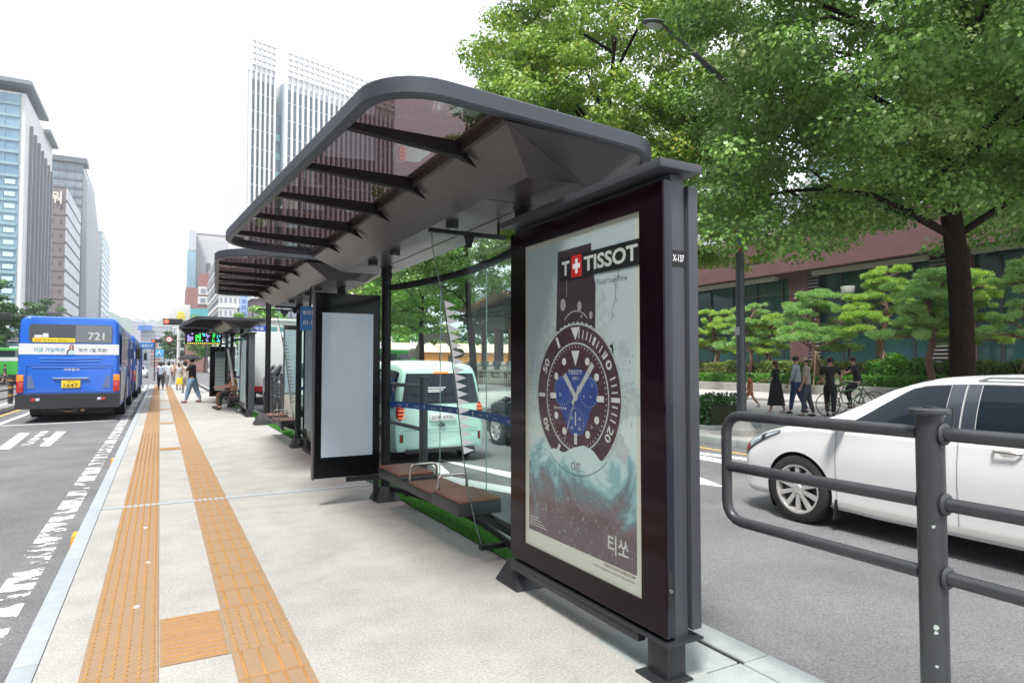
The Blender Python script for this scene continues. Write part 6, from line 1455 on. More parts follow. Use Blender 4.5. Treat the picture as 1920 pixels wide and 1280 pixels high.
fl=thing('flood_lamp','white spherical floodlight on a short post in front of the dark glass','lamp',(30.2,float(at(1590,560,X=30.2).y),.45)); hz_=float(at(1590,545,X=30.2).z)-.45
b=MB(); b.cyl((0,0,0),(0,0,hz_-.3),.06,n=10); b.box((-.05,-.55,hz_-.36),(.05,.35,hz_-.30)); b.build('post',M_lgrey,fl); b=MB(); b.lathe([(0,-.28),(.20,-.25),(.30,-.05),(.34,.22),(.30,.22),(.26,-.02),(0,-.18)],(0,0,hz_),n=20); b.build('lamp_bowl',mat('bowl_white',(.62,.63,.64),.3),fl,smooth=60)
def signal(name,label,base,h,arm,heads,armdir=-1,cat='traffic light'):
    t=thing(name,label,cat,base); b=MB(); b.cyl((0,0,0),(0,0,h+.3),.12,.09,12); b.build('pole',M_pole if arm>0 else M_pole,t); b=MB(); b.tube([(0,0,h),(armdir*arm,0,h+.1)],[.07,.04],8); b.build('arm',M_pole,t)
    for x,lit in heads:
        g=MB(); g.box((armdir*x-.75,-.18,h-.28),(armdir*x+.75,-.02,h+.26)); o=g.build('signal_head',M_trim,t,bevel=.05)
        for k in range(3):
            g=MB(); g.lathe([(0,0),(.17,0),(.17,.02)],(armdir*x-.5+k*.5,-.205,h),axis='y',n=16); g.build('signal_lens',mat('signal_red_lit',(1,.05,.03),.4,emit=2.5) if (k==0 and lit) else M_blk,o)
    return t
q=at(322,603,Y=62); signal('traffic_light','traffic light with lit red lamp on a long arm left of the yellow emblem sign',(5.2,62,0),q.z,4.3,[(5.2-q.x-.1,True)])
q=at(300,639,Y=120); ts2=signal('traffic_light','smaller far traffic light with lit red lamp beside the round no turn sign',(7.0,120,0),q.z,8.4,[(7.0-float(at(294,639,Y=120).x),True)])
q2=at(317,636,Y=119.5); ns2=thing('no_turn_sign','round white red rimmed no turn sign on the far signal arm','road sign',tuple(q2)); b=MB(); b.lathe([(0,-.03),(.5,-.03),(.5,.0),(0,0)],axis='y',n=24); b.build('sign_rim',mat('sign_red',(.50,.02,.03),.5),ns2,smooth=20); b=MB(); b.lathe([(0,-.04),(.36,-.04),(.36,-.035)],axis='y',n=24); b.build('sign_field',M_white,ns2,smooth=20); b=MB(); b.tube([(-.12,-.05,-.2),(-.12,-.05,.06),(.06,-.05,.15),(.18,-.05,.06)],.04,6); b.build('arrow',M_blk,ns2)
q=at(12,593,Y=58); signal('traffic_light','dark unlit traffic light at the left edge beside the trees',(q.x-6,58,0),q.z,7.5,[(5.6,False)],1)
q=at(298,662,Y=95); gs_=thing('direction_sign','small light blue direction sign above the far walkers','road sign',tuple(q)); b=MB(); b.box((-.55,0,-.5),(.55,.06,.5)); b.build('sign_face',mat('sign_cyan',(.06,.35,.62),.5),gs_,bevel=.02); b=MB(); b.tube([(-.3,-.03,-.25),(0,-.03,.12),(.06,-.03,.33)],.055,6); b.tube([(.28,-.03,-.2),(.03,-.03,.06)],.045,6); b.build('arrow',M_white,gs_); b=MB(); b.cyl((.6,.05,-q.z),(.6,.05,.55),.06,n=8); b.build('pole',M_pole,gs_)
q=at(276,648,Y=66); bs=thing('stop_sign_board','small blue board hanging above the second blue bus','road sign',tuple(q)); b=MB(); b.box((-.55,0,-.3),(.55,.06,.3)); b.build('sign_face',mat('sign_blue',(.03,.16,.42),.4),bs,bevel=.02); b=MB(); text_mesh(b,'종로2가',(-.42,-.005,-.13),(1,0,0),(0,0,1),.84,.26); b.build('lettering',M_white,bs,smooth=0); b=MB(); b.cyl((.6,.05,-q.z),(.6,.05,.35),.05,n=8); b.build('pole',M_pole,bs)
q=at(486,616,Y=24); ss=thing('street_name_sign','blue street name sign on a grey pole right of the third shelter','street sign',tuple(q)); b=MB(); b.box((-.62,0,-.1),(.30,.03,.1)); b.build('sign_face',mat('sign_royal',(.02,.08,.45),.4),ss,bevel=.004); b=MB(); text_mesh(b,'우정국로',(-.5,-.003,-.06),(1,0,0),(0,0,1),.66,.12,.01); b.build('lettering',M_white,ss,smooth=0); b=MB(); b.cyl((.35,.03,-q.z-.15),(.35,.03,2.6),.05,n=10); b.build('pole',mat('pole_teal',(.22,.30,.31),.5),ss)
# ---------------- buildings ----------------
Vv=lambda *a:Vector(a)
class FB(MB):
    """facade frame: origin P0, U along, outward normal N, z up"""
    def fr(s,P0,U):
        s.P0=Vector(P0); s.U=Vector(U).normalized(); s.N=Vector((s.U.y,-s.U.x,0)); return s
    def rect(s,u0,u1,z0,z1,out,th=.0):
        a=s.P0+s.N*out
        if th: 
            c=a+s.U*(u0+u1)/2+Vector((0,0,(z0+z1)/2))-s.N*th/2; return s.obox(c,s.U*(u1-u0),s.N*th,Vector((0,0,z1-z0)))
        return s.quad(a+s.U*u0+Vv(0,0,z0),a+s.U*u1+Vv(0,0,z0),a+s.U*u1+Vv(0,0,z1),a+s.U*u0+Vv(0,0,z1))
def far_glass(n,c1,c2,scale=.12): return mat(n,c1,.12,col2=c2,scale=scale,spec=.6,stretch=(1,1,.5))
B_WHITE=mat('facade_white',(.62,.62,.62),.6,var=.04,scale=.2); B_FIN=mat('facade_fin',(.72,.72,.72),.5)
def block(b,P0,U,W_,D,z0,z1):
    U=Vector(U).normalized(); N=Vector((U.y,-U.x,0)); c=Vector(P0)+U*W_/2-N*D/2; c.z=(z0+z1)/2; b.obox(c,U*W_,N*D,Vector((0,0,z1-z0)))
def building(label,P0,U,W_,D,H,wall,glass,nx,nz,side=None,side_nx=None,wfrac=.6,hfrac=.55,roof=True,base=0,name='office_building',vert=False,ledge=None):
    """front along U from P0 (outward normal is to the right of U), side faces run back from both ends"""
    t=thing(name,label,'building',(P0[0],P0[1],base)); o=Vector((P0[0],P0[1],base))
    b=MB(); block(b,(0,0,0),U,W_,D,0,H); b.build('wall',wall,t,smooth=0)
    U=Vector(U).normalized(); N=Vector((U.y,-U.x,0))
    faces=[((0,0,0),U,W_,nx)]
    sn=side_nx or max(2,int(nx*D/W_)); faces.append((U*W_,-N,D,sn)); faces.append((-N*D,N,D,sn))
    g=FB()
    for P,u,L,n in faces:
        g.fr(P,u); cw=L/n; ch=H/nz
        for i in range(n):
            for k in range(nz): g.rect(i*cw+cw*(1-wfrac)/2,(i+1)*cw-cw*(1-wfrac)/2,k*ch+ch*(1-hfrac)/2,(k+1)*ch-ch*(1-hfrac)/2,.03)
    w_=g.build('windows',glass,t,smooth=0); w_['kind']='stuff'
    f=FB()
    for P,u,L,n in faces:
        f.fr(P,u)
        if vert:
            for i in range(n+1): f.rect(i*L/n-L/n*.12,i*L/n+L/n*.12,0,H+.3,.5,.5)
        else:
            for k in range(nz+1): f.rect(0,L,k*H/nz-.12,k*H/nz+.12,.18,.17)
    f.build('fins' if vert else 'floor_bands',ledge or B_FIN,t,smooth=0)
    if roof: r=MB(); block(r,(U*W_*.2-N*D*.2)[:],U,W_*.5,D*.5,H+.0,H+3); r.build('roof_housing',wall,t,smooth=0)
    return t
GB=far_glass('glass_blue',(.20,.34,.44),(.42,.60,.68)); GG=far_glass('glass_grey',(.10,.13,.16),(.25,.30,.34)); GT=far_glass('glass_teal',(.06,.17,.18),(.2,.42,.42),.3)
# --- white finned tower behind the near canopy
YT=150; A0=at(458,683,Y=YT); D0=A0.y; ang=R(17); E1=Vector((math.cos(ang),math.sin(ang),0)); N1=Vector((E1.y,-E1.x,0))
def along(px,P,E):   # metres along E from P where pixel column px is met
    r=_fw*F+_rt*(px-960); 
    # solve CP.xy + r.xy*t = P.xy + E.xy*s
    a,b_,c,d=r.x,-E.x,r.y,-E.y; det=a*d-b_*c; ex,ey=P.x-CP.x,P.y-CP.y; return (a*ey-c*ex)/det
HT=at(458,118,Y=YT).z; HC=at(458,68,Y=YT).z
P0=Vector((A0.x,YT,0)); LW=along(737,P0,E1); s1_=along(511,P0,E1); s2_=along(527,P0,E1)
tw=thing('office_tower','tall white finned office tower with lattice crown rising behind the near canopy','building',(P0.x,P0.y,0))
O0=Vector((0,0,0)); DP=-along(428,P0,-N1)*-1
b=MB(); block(b,O0,E1,s1_,DP,0,HT); block(b,(E1*s2_)[:],E1,LW-s2_,DP,0,HT*.955 if False else HT-1.5)
b.build('wall',mat('tower_core',(.50,.55,.58),.35,var=.06,scale=.05),tw,smooth=0)
b=MB(); block(b,(E1*s1_-N1*1.6)[:],E1,s2_-s1_,DP-2,0,HT-9); b.build('recess_glass',GG,tw,smooth=0)
g=FB()
g.fr(O0,E1)
def fins(g,u0,u1,n,ztop,zc):
    cw=(u1-u0)/n
    for i in range(n+1): g.rect(u0+i*cw-cw*.15,u0+i*cw+cw*.15,0,zc,.6,.7)
gl=FB(); gl.fr(O0,E1)
fb=FB(); fb.fr(O0,E1)
for u0,u1,n in ((.4,s1_-.4,5),(s2_+.4,LW-.4,22)):
    fins(g,u0,u1,n,HT,HC); gl.rect(u0,u1,2,HT-3,.06)
    for k in range(15): z=4+k*(HT-6)/15; fb.rect(u0,u1,z,z+.13,.14,.07)
    for k in range(5):
        z=HT+.3+k*(HC-HT-.6)/4; 
        cw=(u1-u0)/n
        for i in range(n): fb.rect(u0+i*cw+cw*.2,u0+(i+1)*cw-cw*.2,z-.35,z+.35,.9,1.0)
    fb.rect(u0-.4,u1+.4,HT-1.4,HT+.1,.3,.25)
g.build('fins',B_FIN,tw,smooth=0); gl.build('glazing',far_glass('tower_glass',(.05,.075,.095),(.20,.26,.30),.07),tw,smooth=0); fb.build('crossbars',B_FIN,tw,smooth=0)
g=FB(); g.fr(-N1*DP,N1); g.rect(0,DP,0,HT+2,.25,.2); 
for i in range(9): g.rect(DP*(i+.3)/9.2,DP*(i+.45)/9.2,0,HT*.62,.4,.14)
g.build('side_wall',B_WHITE,tw,smooth=0)
b=MB()
for k in range(12): c=E1*(s1_+s2_)*.5-N1*1.5+Vector((0,0,6+k*(HT-16)/12)); b.obox(c,E1*(s2_-s1_-.5),N1*.3,Vector((0,0,1.6)))
b.build('recess_bands',mat('recess_teal',(.20,.42,.42),.3),tw,smooth=0)
# --- left side of the avenue: wall plane X=-30
XL=-30.0
def yl(px): return at(px,683,X=XL).y
# A glass fronted, white finned side
ya,yb=yl(35),yl(88); HA=at(35,195,X=XL,).z; 
ta=thing('office_building','glass fronted office block with white finned side and grey roof wing at the left edge','building',(XL,ya,0))
HA=float(at(35,148,X=XL).z)
b=MB(); b.box((-40,0,0),(0,yb-ya,HA)); b.build('wall',B_WHITE,ta,smooth=0)
g=FB(); g.fr((-40,0,0),(1,0,0)); g.rect(0,38.9,3,HA-.5,.05); g.build('front_glazing',far_glass('front_glass_blue',(.08,.19,.30),(.30,.46,.56),.06),ta,smooth=0)
f=FB(); f.fr((-40,0,0),(1,0,0))
for k in range(22): z=3+k*(HA-3)/22; f.rect(0,38.9,z-.3,z+.35,.35,.28)
for i in range(14): f.rect(i*3-.06,i*3+.06,3,HA,.24,.18)
f.build('floor_bands',mat('band_teal_grey',(.25,.38,.42),.4),ta,smooth=0)
f=FB(); f.fr((-40,0,0),(1,0,0))
for k in range(22):
    z=3+k*(HA-3)/22
    if k<15: 
        for i in (12,): f.rect(i*3+.3,i*3+2.4,z+.9,z+2.0,.2,.1)
f.build('window_blinds',mat('blind_pale',(.50,.62,.62),.6),ta,smooth=0)['kind']='stuff'
f=FB(); f.fr((0,0,0),(0,1,0)); L=yb-ya
for i in range(7): u=L*(.14+i*.13); f.rect(u,u+L*.02,9,HA-6-i*.4,.7,.65)
f.build('side_fins',mat('fin_grey',(.22,.22,.24),.5),ta,smooth=0)
b=MB(); b.box((-40,-2.5,HA+1.6),(1.5,L*.56,HA+2.6)); b.box((-38,L*.62,HA-.6),(1.6,L*.99,HA+.3)); b.build('roof_wing',mat('roof_wing_grey',(.16,.19,.22),.5,var=.1,scale=.5),ta,smooth=0)
b=MB(); b.box((-9,-4,0),(1.2,L*1.05,6.5)); b.build('entrance_block',GT,ta,smooth=0)
b=MB()
for k in range(5): b.box((-10,-5-k*.3,7+k*.55),(2+k*1.1,L*1.0+k,7.2+k*.55))
b.build('entrance_canopy',B_WHITE,ta,smooth=0)
# B brown grey slab with lettering
y0,y1=float(at(116,683,X=XL+1).y),float(at(143,683,X=XL+1).y); HB=float(at(118,340,X=XL+1).z)
tb2=building('brown grey tower with pale rooftop lettering beyond the glass fronted block',(XL+1-22,y0,0),(1,0,0),22,y1-y0,HB,mat('stone_brown',(.20,.17,.17),.7,var=.06,scale=.1),mat('win_brown',(.10,.09,.10),.3),9,13,wfrac=.3,hfrac=.3,roof=False,ledge=mat('band_brown',(.17,.15,.15),.7))
b=FB(); b.fr((22,0,0),(0,1,0)); 
for k in range(13): b.rect(0,y1-y0,k*HB/13+.6,(k+1)*HB/13-.3,.35,.3)
b.build('side_panels',mat('side_white_panel',(.50,.53,.58),.5),tb2,smooth=0)
b=MB(); text_mesh(b,'타워',(14.6,-.6,HB-5.8),(1,0,0),(0,0,1),6.3,4.2,.03); b.build('rooftop_lettering',mat('letter_cream',(.66,.62,.55),.5),tb2,smooth=0)
# C dark grey tower behind
y0,y1=float(at(147,683,X=XL).y),float(at(171,683,X=XL).y); HCc=float(at(147,284,X=XL).z)
tcB=building('dark grey glass tower with sloping shoulder behind the brown grey tower',(XL-45,y0,0),(1,0,0),45,y1-y0,HCc,mat('tower_grey',(.11,.13,.16),.4,var=.08,scale=.1),far_glass('glass_slate',(.12,.16,.20),(.25,.30,.36),.2),16,24,wfrac=.86,hfrac=.6,roof=False,ledge=mat('slate_band',(.15,.17,.20),.5))
b=MB(); b.box((-1,-1.5,HCc),(46.5,8,HCc+2.2)); b.build('roof_crown',mat('crown_dark',(.10,.11,.13),.5),tcB,smooth=0)
b=MB(); z0=0; b.add([(45.05,0,0),(47.5,0,0),(47.5,y1-y0,0),(45.05,y1-y0,0),(45.05,0,HCc-2),(46.5,0,HCc-8),(47.5,y1-y0,HCc*.72),(45.05,y1-y0,HCc-2)],[(0,3,2,1),(4,5,6,7),(0,1,5,4),(1,2,6,5),(2,3,7,6),(3,0,4,7)]); b.build('curved_side',mat('side_silver',(.20,.22,.26),.4,var=.1,scale=.3,stretch=(1,1,8)),tcB,smooth=0)
y0=float(at(170,683,X=XL+1).y); building('slim pale blue far tower at the end of the left row',(XL-16,y0+30,0),(1,0,0),18.5,60,float(at(172,432,Y=y0+30).z),mat('far_tower_pale',(.42,.50,.55),.5),GB,5,22,wfrac=.8,hfrac=.6)
# --- far end
def farb(label,px0,px1,pt,Y,D,wall,glass,nx,nz,**k):
    a=at(px0,683,Y=Y); c=at(px1,683,Y=Y); h=at((px0+px1)/2,pt,Y=Y).z
    return building(label,(a.x,Y,0),(1,0,0),c.x-a.x,D,h,wall,glass,nx,nz,**k)
WA=mat('far_white',(.42,.45,.49),.6,var=.05,scale=.05); WD=mat('far_window',(.26,.30,.36),.4)
farb('white far slab block left of the blue rooftop sign at the avenue end',245,268,603,560,30,WA,WD,6,14,wfrac=.5,hfrac=.5)
bw=farb('broad white far block with blue roof sign at the avenue end',263,308,611,480,30,WA,WD,11,10,wfrac=.4,hfrac=.45)
q=at(272,614,Y=478); b=MB(); b.box((q.x-4-bw.location.x,-2.5,q.z-2),(q.x+4-bw.location.x,-1,q.z+1.6)); b.build('roof_sign',mat('sign_far_blue',(.06,.20,.55),.5),bw,smooth=0)
farb('low white far block below the red traffic light',300,345,612,420,30,WA,WD,9,9,wfrac=.45,hfrac=.5)
farb('white mid distance block with large windows left of the third shelter',322,352,600,260,22,mat('white_mid',(.60,.61,.62),.6),WD,4,6,wfrac=.45,hfrac=.5)
farb('pale far housing slab beyond the blue buses',214,240,628,520,30,WA,WD,6,8,wfrac=.5,hfrac=.5)
farb('red brick low shop far down the street',283,300,652,330,12,mat('far_brick',(.30,.14,.12),.7),WD,3,3,wfrac=.5,hfrac=.4)
# white block with blue glass corner + brick block (Y 170)
Y_=175
a=at(364,683,Y=Y_);c=at(425,683,Y=Y_); H_=at(390,438,Y=Y_).z
wt=building('stepped white block with blue glass corner behind the brick block',(a.x,Y_,0),(1,0,0),c.x-a.x,22,H_,B_WHITE,mat('white_panel_seam',(.55,.56,.58),.5),4,1,wfrac=.96,hfrac=.9,roof=False)
a2=at(347,683,Y=Y_-3);c2_=at(364,683,Y=Y_-3);h2=at(350,468,Y=Y_-3).z
b=MB(); b.box((a2.x-a.x,-3,0),(c2_.x-a.x,8,h2)); b.build('glass_corner',GB,wt,smooth=0)
b=MB(); b.box((a2.x-a.x+.6,-3.1,h2),(c2_.x-a.x,6,h2+5)); b.build('corner_tower',mat('corner_pale',(.50,.53,.57),.5),wt,smooth=0)
Y_=160; a=at(347,683,Y=Y_);c=at(408,683,Y=Y_); H_=at(380,540,Y=Y_).z
br=thing('brick_building','reddish brick block with small white framed windows above the third shelter','building',(a.x,Y_,0)); Wb=c.x-a.x
b=MB(); b.box((0,0,0),(Wb,12,H_)); b.box((Wb*.42,.0,H_),(Wb,10,H_+3.4)); b.build('wall',mat('brick_red_far',(.30,.165,.15),.75,var=.12,scale=.8),br,smooth=0)
for (px,py) in ((398,540),(398,558),(398,573),(381,545),(380,563)):
    q=at(px,py,Y=Y_); g=MB(); x=q.x-a.x; g.box((x-1.0,-.18,q.z-.9),(x+1.0,-.0,q.z+.9)); fo=g.build('window_frame',B_WHITE,br,smooth=0); g=MB(); g.box((x-.5,-.26,q.z-.45),(x+.5,-.185,q.z+.45)); g.build('window_pane',WD,fo,smooth=0)
q0,q1=at(350,578,Y=Y_),at(400,597,Y=Y_); g=MB(); g.box((q0.x-a.x,-.5,q1.z),(q1.x-a.x,-.02,q0.z)); g.build('shop_sign',mat('sign_teal_far',(.10,.42,.46),.5),br,smooth=0)
q0=at(374,562,Y=Y_); g=MB(); 
g=MB(); g.box((Wb*.62,2,H_+3.4),(Wb*.75,5,H_+6)); g.build('roof_tank',mat('tank_dark',(.12,.12,.13),.6),br,smooth=0)
q=at(336,592,Y=140); ys_=thing('rooftop_sign','white sign board with yellow flame like emblem left of the brick block','sign',tuple(q)); b=MB(); b.box((-1.9,0,-2.1),(1.9,.3,2.2)); b.build('sign_board',B_WHITE,ys_,bevel=.03); b=MB(); b.sphere((.3,-.02,-.2),.75,.04,1.1,14,10); b.build('emblem',mat('emblem_yellow',(.66,.58,.08),.5),ys_); b=MB(); b.cyl((0,.15,-q.z),(0,.15,-2.1),.3,n=8); b.build('sign_post',B_WHITE,ys_)
# white buildings right of shelter 3, seen between canopies (px 400-530)
Y_=120
farb('white shop block beyond the third shelter canopy, left of the dark shopfront',408,470,478,130,40,mat('white_shop',(.62,.62,.61),.6,var=.05,scale=.2),WD,7,9,wfrac=.5,hfrac=.4,roof=False)
db=farb('dark mauve shopfront building with coloured sign band above the grey sport utility vehicle',472,562,560,95,20,mat('mauve_dark',(.12,.09,.11),.6,var=.2,scale=.4),mat('shop_glow',(.45,.32,.30),.4,col2=(.2,.26,.4),scale=.3),5,3,wfrac=.8,hfrac=.45,roof=False,name='shop_building')
q=at(457,572,Y=94); vs_=thing('vertical_sign','narrow blue and white vertical shop sign between the white and dark buildings','sign',tuple(q)); b=MB(); b.box((-.5,0,-1.9),(.5,.3,1.9)); b.build('sign_board',mat('sign_pale_blue',(.30,.42,.66),.5),vs_,bevel=.03); b=MB()
for k,ch in enumerate('치과의원'): text_mesh(b,ch,(-.3,-.02,1.05-k*.85),(1,0,0),(0,0,1),.6,.6,.01)
b.build('lettering',mat('letter_navy',(.03,.06,.25),.5),vs_,smooth=0); b=MB(); b.cyl((0,.15,-q.z),(0,.15,-1.9),.08,n=8); b.box((.2,.1,-.1),(4.0,.2,.1)); b.build('bracket',M_pole,vs_)
farb('white low shop with awnings behind the box truck, right of the street name sign',505,600,600,70,12,mat('white_shop',(.62,.62,.61),.6,var=.05,scale=.2),GT,6,2,wfrac=.7,hfrac=.5,roof=False,name='shop_building')
# --- right: brick and glass low building parallel to the road
XR=34.0
rb=thing('brick_office_building','long low maroon brick building with dark green glass bays behind the pines','building',(XR,0,0))
M_br=mat('maroon_brick',(.13,.064,.062),.75,var=.14,scale=1.2,bump=.2,bscale=12); M_gg=mat('dark_green_glass',(.012,.045,.045),.06,col2=(.03,.085,.08),scale=.25,coat=.5)
y0,y1=-6.0,46.0
def zr(px,py): return at(px,py,X=XR).z
def yr(px): return at(px,600,X=XR).y
b=FB(); b.fr((0,y1,0),(0,-1,0))       # u runs towards the camera
def uu(px): return y1-yr(px)
ztop=float(zr(1700,463)); zb1=float(zr(1700,500)); 
b.rect(0,y1-y0,6.9,9.6,.0,1.0)
piers=[(1480,1515),(1778,1820)]
for p0,p1 in piers: b.rect(uu(p0),uu(p1),0,6.9,.0,1.0)
b.rect(uu(1345)-0,uu(1308)*0+uu(1300) if False else uu(1345)+.01,0,0.1,0,.5)
b.rect(0,y1-y0,0,.9,-.2,.6)
b.build('brick_wall',M_br,rb,smooth=0)
b=FB(); b.fr((0,y1,0),(0,-1,0)); b.rect(0,uu(1462),6.75,7.0,.35,.36); b.rect(uu(1530),uu(1745),6.75,7.0,.35,.36); b.rect(uu(1830),y1-y0,6.75,7.0,.35,.36); b.rect(0,uu(1480)+.01,9.6,9.9,.3,.5); b.build('stone_ledge',mat('ledge_beige',(.46,.43,.38),.6),rb,smooth=0)
b=FB(); b.fr((0,y1,0),(0,-1,0))
for p0,p1 in ((None,1480),(1515,1778),(1820,None)):
    u0=0 if p0 is None else uu(p0); u1=(y1-y0) if p1 is None else uu(p1)
    b.rect(u0,u1,.9,6.9,-.5)
b.build('glass_bays',M_gg,rb,smooth=0)
b=FB(); b.fr((0,y1,0),(0,-1,0))
for k in range(26):
    u=k*2.0+.9
    if not any(uu(a)-.3<u<uu(c)+.3 for a,c in piers): b.rect(u-.05,u+.05,.9,6.75,-.4,.08)
b.rect(0,y1-y0,3.6,3.72,-.42,.06)
b.build('mullions',mat('mullion_dark',(.03,.04,.042),.5),rb,smooth=0)
b=FB(); b.fr((0,y1,0),(0,-1,0))
for p0,p1 in ((1516,1535),(1745,1775)):
    for k in range(30): z=1+k*.195; b.rect(uu(p0),uu(p1),z,z+.09,.02,.12)
b.build('louvres',mat('louvre_grey',(.20,.19,.19),.5),rb,smooth=0)
for p0,p1 in ((1516,1535),(1745,1775)): b=FB(); b.fr((0,y1,0),(0,-1,0)); b.rect(uu(p0),uu(p1),.9,6.9,-.2); b.build('louvre_recess',M_blk,rb,smooth=0)
# upper glazed storeys
b=FB(); b.fr((2.0,y1,0),(0,-1,0)); b.rect(uu(1480),y1-y0,9.6,19,0,8); b.build('upper_glazing',far_glass('upper_glass',(.22,.40,.40),(.55,.70,.68),.15),rb,smooth=0)
b=FB(); b.fr((2.0,y1,0),(0,-1,0))
for k in range(7): b.rect(uu(1480),y1-y0,9.7+k*1.5,10.05+k*1.5,.35,.34)
for k in range(18): b.rect(uu(1480)+k*3.2,uu(1480)+k*3.2+.15,9.6,19,.2,.19)
b.build('upper_bands',mat('upper_band_grey',(.40,.44,.43),.5),rb,smooth=0)
b=FB(); b.fr((2.5,y1,0),(0,-1,0)); b.rect(0,uu(1480),9.9,12.6,0,5); b.build('pale_storey',mat('pale_storey_glass',(.50,.56,.60),.2),rb,smooth=0)
b=MB(); b.box((8,y0,0),(14,y1,9)); b.box((-.98,y0,7.05),(8,y1,9.5)) ; b.build('rear_block',M_br,rb,smooth=0)
# --- pavilion
pv=thing('pavilion','traditional tiled roof pavilion with painted brackets and brown columns behind a stone fence','pavilion',(27.2,45.5,.0),R(-4))
M_pcol=mat('column_brown',(.17,.07,.045),.6,var=.1); M_pgr=mat('bracket_green',(.05,.13,.11),.6,col2=(.16,.12,.08),scale=5); M_tile=mat('roof_tile',(.20,.23,.25),.6,var=.25,scale=3); M_eave=mat('eave_red',(.40,.14,.07),.6,col2=(.06,.18,.14),scale=6)
hw=4.0
b=MB(); b.box((-hw-1,-hw-1,0),(hw+1,hw+1,1.0)); b.build('stone_base',M_gran,pv,bevel=.03)
for i in range(4):
    for k in range(4):
        if i in(0,3) or k in (0,3):
            x,y=-hw+i*2*hw/3,-hw+k*2*hw/3; b=MB(); b.cyl((x,y,1.75),(x,y,4.5),.24,n=14); b.build('column',M_pcol,pv); b=MB(); b.frustum(x-.33,y-.33,x+.33,y+.33,1.0,x-.27,y-.27,x+.27,y+.27,1.76); b.build('column_base',M_gran,pv)
b=MB()
for s in (-1,1): b.box((-hw-.2,s*hw-.15,4.2),(hw+.2,s*hw+.15,4.65)); b.box((s*hw-.15,-hw+.16,4.2),(s*hw+.15,hw-.16,4.65))
b.build('lintel',M_pgr,pv,bevel=.02)
b=MB()
for tier in range(4):
    o=hw+.15+tier*.34; z=4.68+tier*.27; n=20
    for i in range(n+1):
        u=-o+2*o*i/n
        for (x,y) in ((u,-o),(u,o),(-o,u),(o,u)): b.box((x-.10,y-.10,z),(x+.10,y+.10,z+.22))
    b.box((-o+.1,-o+.1,z+.2),(o-.1,o-.1,z+.265))
b.build('brackets',M_pgr,pv,smooth=0)
def proof(o,z0,ztop,lift,thick,m,name):
    b=MB(); n=16; rows=9; vs=[]; fs=[]
    for s in range(4):
        base=len(vs)
        for r in range(rows+1):
            t=r/rows; w_=o*(1-t)+.5*t; zz=z0+(ztop-z0)*(t**1.45)
            for i in range(n+1):
                u=-1+2*i/n; p=Vector((u*w_,-w_-.0,zz+lift*(abs(u)**3)*(1-t)**2)); a=R(90*s); vs.append((p.x*math.cos(a)-p.y*math.sin(a),p.x*math.sin(a)+p.y*math.cos(a),p.z))
        for r in range(rows):
            for i in range(n): q=base+r*(n+1)+i; fs.append((q,q+1,q+n+2,q+n+1))
    b.add(vs,fs)
    return b.build(name,m,pv,smooth=60)
proof(hw+2.5,6.05,9.4,1.0,.1,M_tile,'roof'); proof(hw+2.45,5.85,6.6,1.0,.1,M_eave,'eaves')
b=MB()
for s in range(4):
    a=R(90*s)
    for i in range(34):
        u=-1+2*(i+.5)/34; pts=[]
        for r in range(6):
            t=r/5*.96; w_=(hw+2.5)*(1-t)+.5*t; zz=6.05+3.35*(t**1.45)+1.0*(abs(u)**3)*(1-t)**2+.05; x,y=u*w_,-w_; pts.append((x*math.cos(a)-y*math.sin(a),x*math.sin(a)+y*math.cos(a),zz))
        b.tube(pts,.06,5)
b.build('tile_ridges',M_tile,pv,smooth=60)
b=MB()
for s in range(4):
    a=R(90*s)
    for i in range(44):
        u=-1+2*(i+.5)/44; w_=hw+2.5; x,y=u*w_,-w_; z=5.93+1.0*abs(u)**3; X0,Y0=x*math.cos(a)-y*math.sin(a),x*math.sin(a)+y*math.cos(a); b.tube([(X0,Y0,z),(X0*.8,Y0*.8,z+.05)],.07,6)
b.build('rafter_ends',mat('rafter_ochre',(.42,.24,.12),.6),pv,smooth=60)
# stone balustrade with iron fence before it
sf=thing('stone_balustrade','carved pale stone balustrade in front of the pavilion','balustrade',(21.3,30,0)); M_st=mat('carved_stone',(.36,.34,.30),.85,var=.2,scale=3,bump=.4,bscale=12)
b=MB(); b.box((-.3,0,0),(.3,22,.5)); b.box((-.13,0,.9),(.13,22,1.1)); b.build('coping',M_st,sf,bevel=.03)
for i in range(12): b=MB(); b.box((-.2,i*2-.2,.5),(.2,i*2+.2,1.35)); b.sphere((0,i*2,1.5),.2,.2,.2,12,8); b.build('baluster_post',M_st,sf,bevel=.02)
b=MB()
for i in range(11): b.sphere((0,i*2+1,.72),.1,.5,.2,12,8)
b.build('carved_panels',M_st,sf)
rf=thing('iron_fence','thin black iron fence in front of the stone balustrade','fence',(20.2,27,0)); b=MB()
for i in range(80): b.cyl((0,i*.3,0),(0,i*.3,1.15),.014,n=6)
pk=b.build('pickets',M_trim,rf); 
b=MB(); b.box((-.015,0,.95),(.015,24,.99)); b.box((-.015,0,.15),(.015,24,.19)); b.build('rail',M_trim,rf)
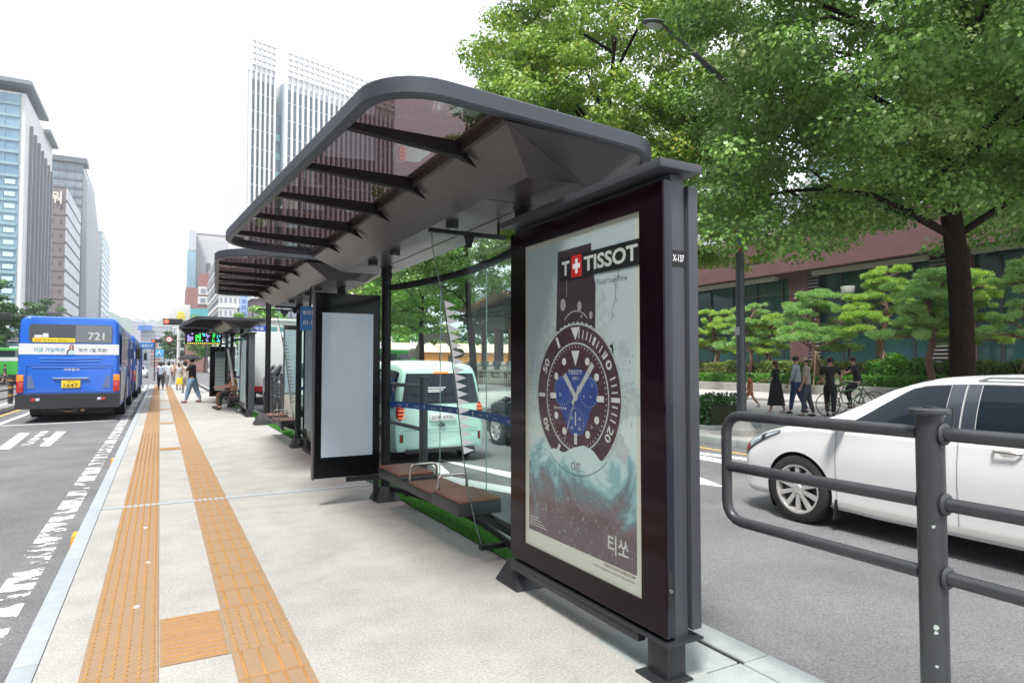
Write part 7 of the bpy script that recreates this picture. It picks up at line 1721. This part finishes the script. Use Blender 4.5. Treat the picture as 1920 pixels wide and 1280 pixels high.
# stone gateway arch
sg_=thing('stone_gateway','pale stone arched gateway with carved finials behind the slim ginkgo trunk','gateway',tuple(Vector((at(818,683,Y=50).x,50,0))),R(-20)); b=MB()
for s in (-1,1): b.box((s*1.0,-.4,0),(s*1.7,.4,2.3)); b.box((s*2.2,-.3,0),(s*2.9,.3,1.6)); b.sphere((s*1.9,0,2.45),.45,.35,.4,12,8)
arc=[(1.35*math.cos(a),1.35*math.sin(a)*1.15+2.1) for a in np.linspace(0,math.pi,15)]; arc2=[(1.85*math.cos(a),1.85*math.sin(a)*1.15+2.1) for a in np.linspace(0,math.pi,15)]
for i in range(14): b.poly([(arc[i][0],-.4,arc[i][1]),(arc2[i][0],-.4,arc2[i][1]),(arc2[i+1][0],-.4,arc2[i+1][1]),(arc[i+1][0],-.4,arc[i+1][1])],.8,(0,1,0))
b.sphere((0,0,4.4),.3,.3,.35,12,8); b.build('arch_stone',M_st,sg_,smooth=40)
# construction hoarding orange with cream top
q0,q1=at(735,683,Y=70),at(955,683,Y=70); hz2=float(at(850,643,Y=70).z)
hd_=thing('market_tents','row of cream topped orange stall tents behind the stone gateway','tents',(q0.x,70,0)); n=5; wq=(q1.x-q0.x+14)/n
for i in range(n):
    b=MB(); x=i*wq; b.box((x+.1,0,.2),(x+wq-.1,4,2.9)); b.build('stall_side',mat('tent_orange',(.55,.24,.06),.7,var=.15,scale=1),hd_,smooth=0)
    b=MB(); b.frustum(x,-.3,x+wq-.02,4.3,2.92,x+.5,1.6,x+wq-.5,2.4,hz2); b.build('tent_roof',mat('tent_cream',(.62,.50,.38),.7),hd_,smooth=0)
farb('white blocky building glimpsed between the shelter post and slim ginkgo',700,765,612,120,20,B_WHITE,WD,6,4,wfrac=.5,hfrac=.55,roof=False)
for i,(px,Y_,h) in enumerate(((775,95,9),(828,90,7.5),(900,95,9),(1010,80,10))):
    q=at(px,683,Y=Y_); tree('street_tree',['distant bushy tree left of the stone gateway','distant olive coloured tree above the tent roofs','distant tree behind the pavilion columns','distant tree hidden behind the advertising panel'][i],'tree',(q.x,Y_,0),h,.2,[((0,0,h*.55),(h*.5,h*.5,h*.42))],80,1.1,60,.42,LG[(2,6,3,3)[i]],M_barkl,90+i,.3,group=Gd,nlimb=5)

# --- left side of the avenue beside the camera: seen only in reflections
tsrc=[o for o in bpy.data.objects if o.get('label','').startswith('bushy dark street tree')][0]
for i,y in enumerate((-12,-3,6,15,25,35,46,58)):
    copy_tree(tsrc,'leafy street tree on the left pavement outside the photo, '+('far behind the camera','just behind the camera','beside the camera','level with the near shelter','level with the tall post','level with the blue bus','ahead of the blue bus','by the long haired walkers')[i],(-15.5-(i%2)*.8,y,0),rz=i*.9,group=Gd)
building('dark banded office block across the avenue beside the camera, seen mirrored in the minivan windows',(-30.5,-60,0),(0,1,0),95,20,42,mat('mirror_block',(.20,.20,.22),.6),GG,26,11,wfrac=.86,hfrac=.55)
building('grey stone office block across the avenue ahead of the banded one, left of the photo',(-30.5,40,0),(0,1,0),100,20,38,mat('stone_brown',(.20,.17,.17),.7),GG,24,10,wfrac=.6,hfrac=.5)

# --- summer haze in the air: one closed box round everything, sky outside
hb_=MB(); hb_.box((-880,-200,-6),(880,1480,175)); hz=hb_.build('haze',mat('haze',(1,1,1)),smooth=0); hz['kind']='stuff'
hm=hz.data.materials[0]; t=hm.node_tree; t.nodes.clear(); o=t.nodes.new('ShaderNodeOutputMaterial'); v=t.nodes.new('ShaderNodeVolumePrincipled'); v.inputs['Color'].default_value=(.88,.93,1,1); v.inputs['Density'].default_value=.00055; v.inputs['Anisotropy'].default_value=.2
t.links.new(v.outputs[0],o.inputs['Volume'])
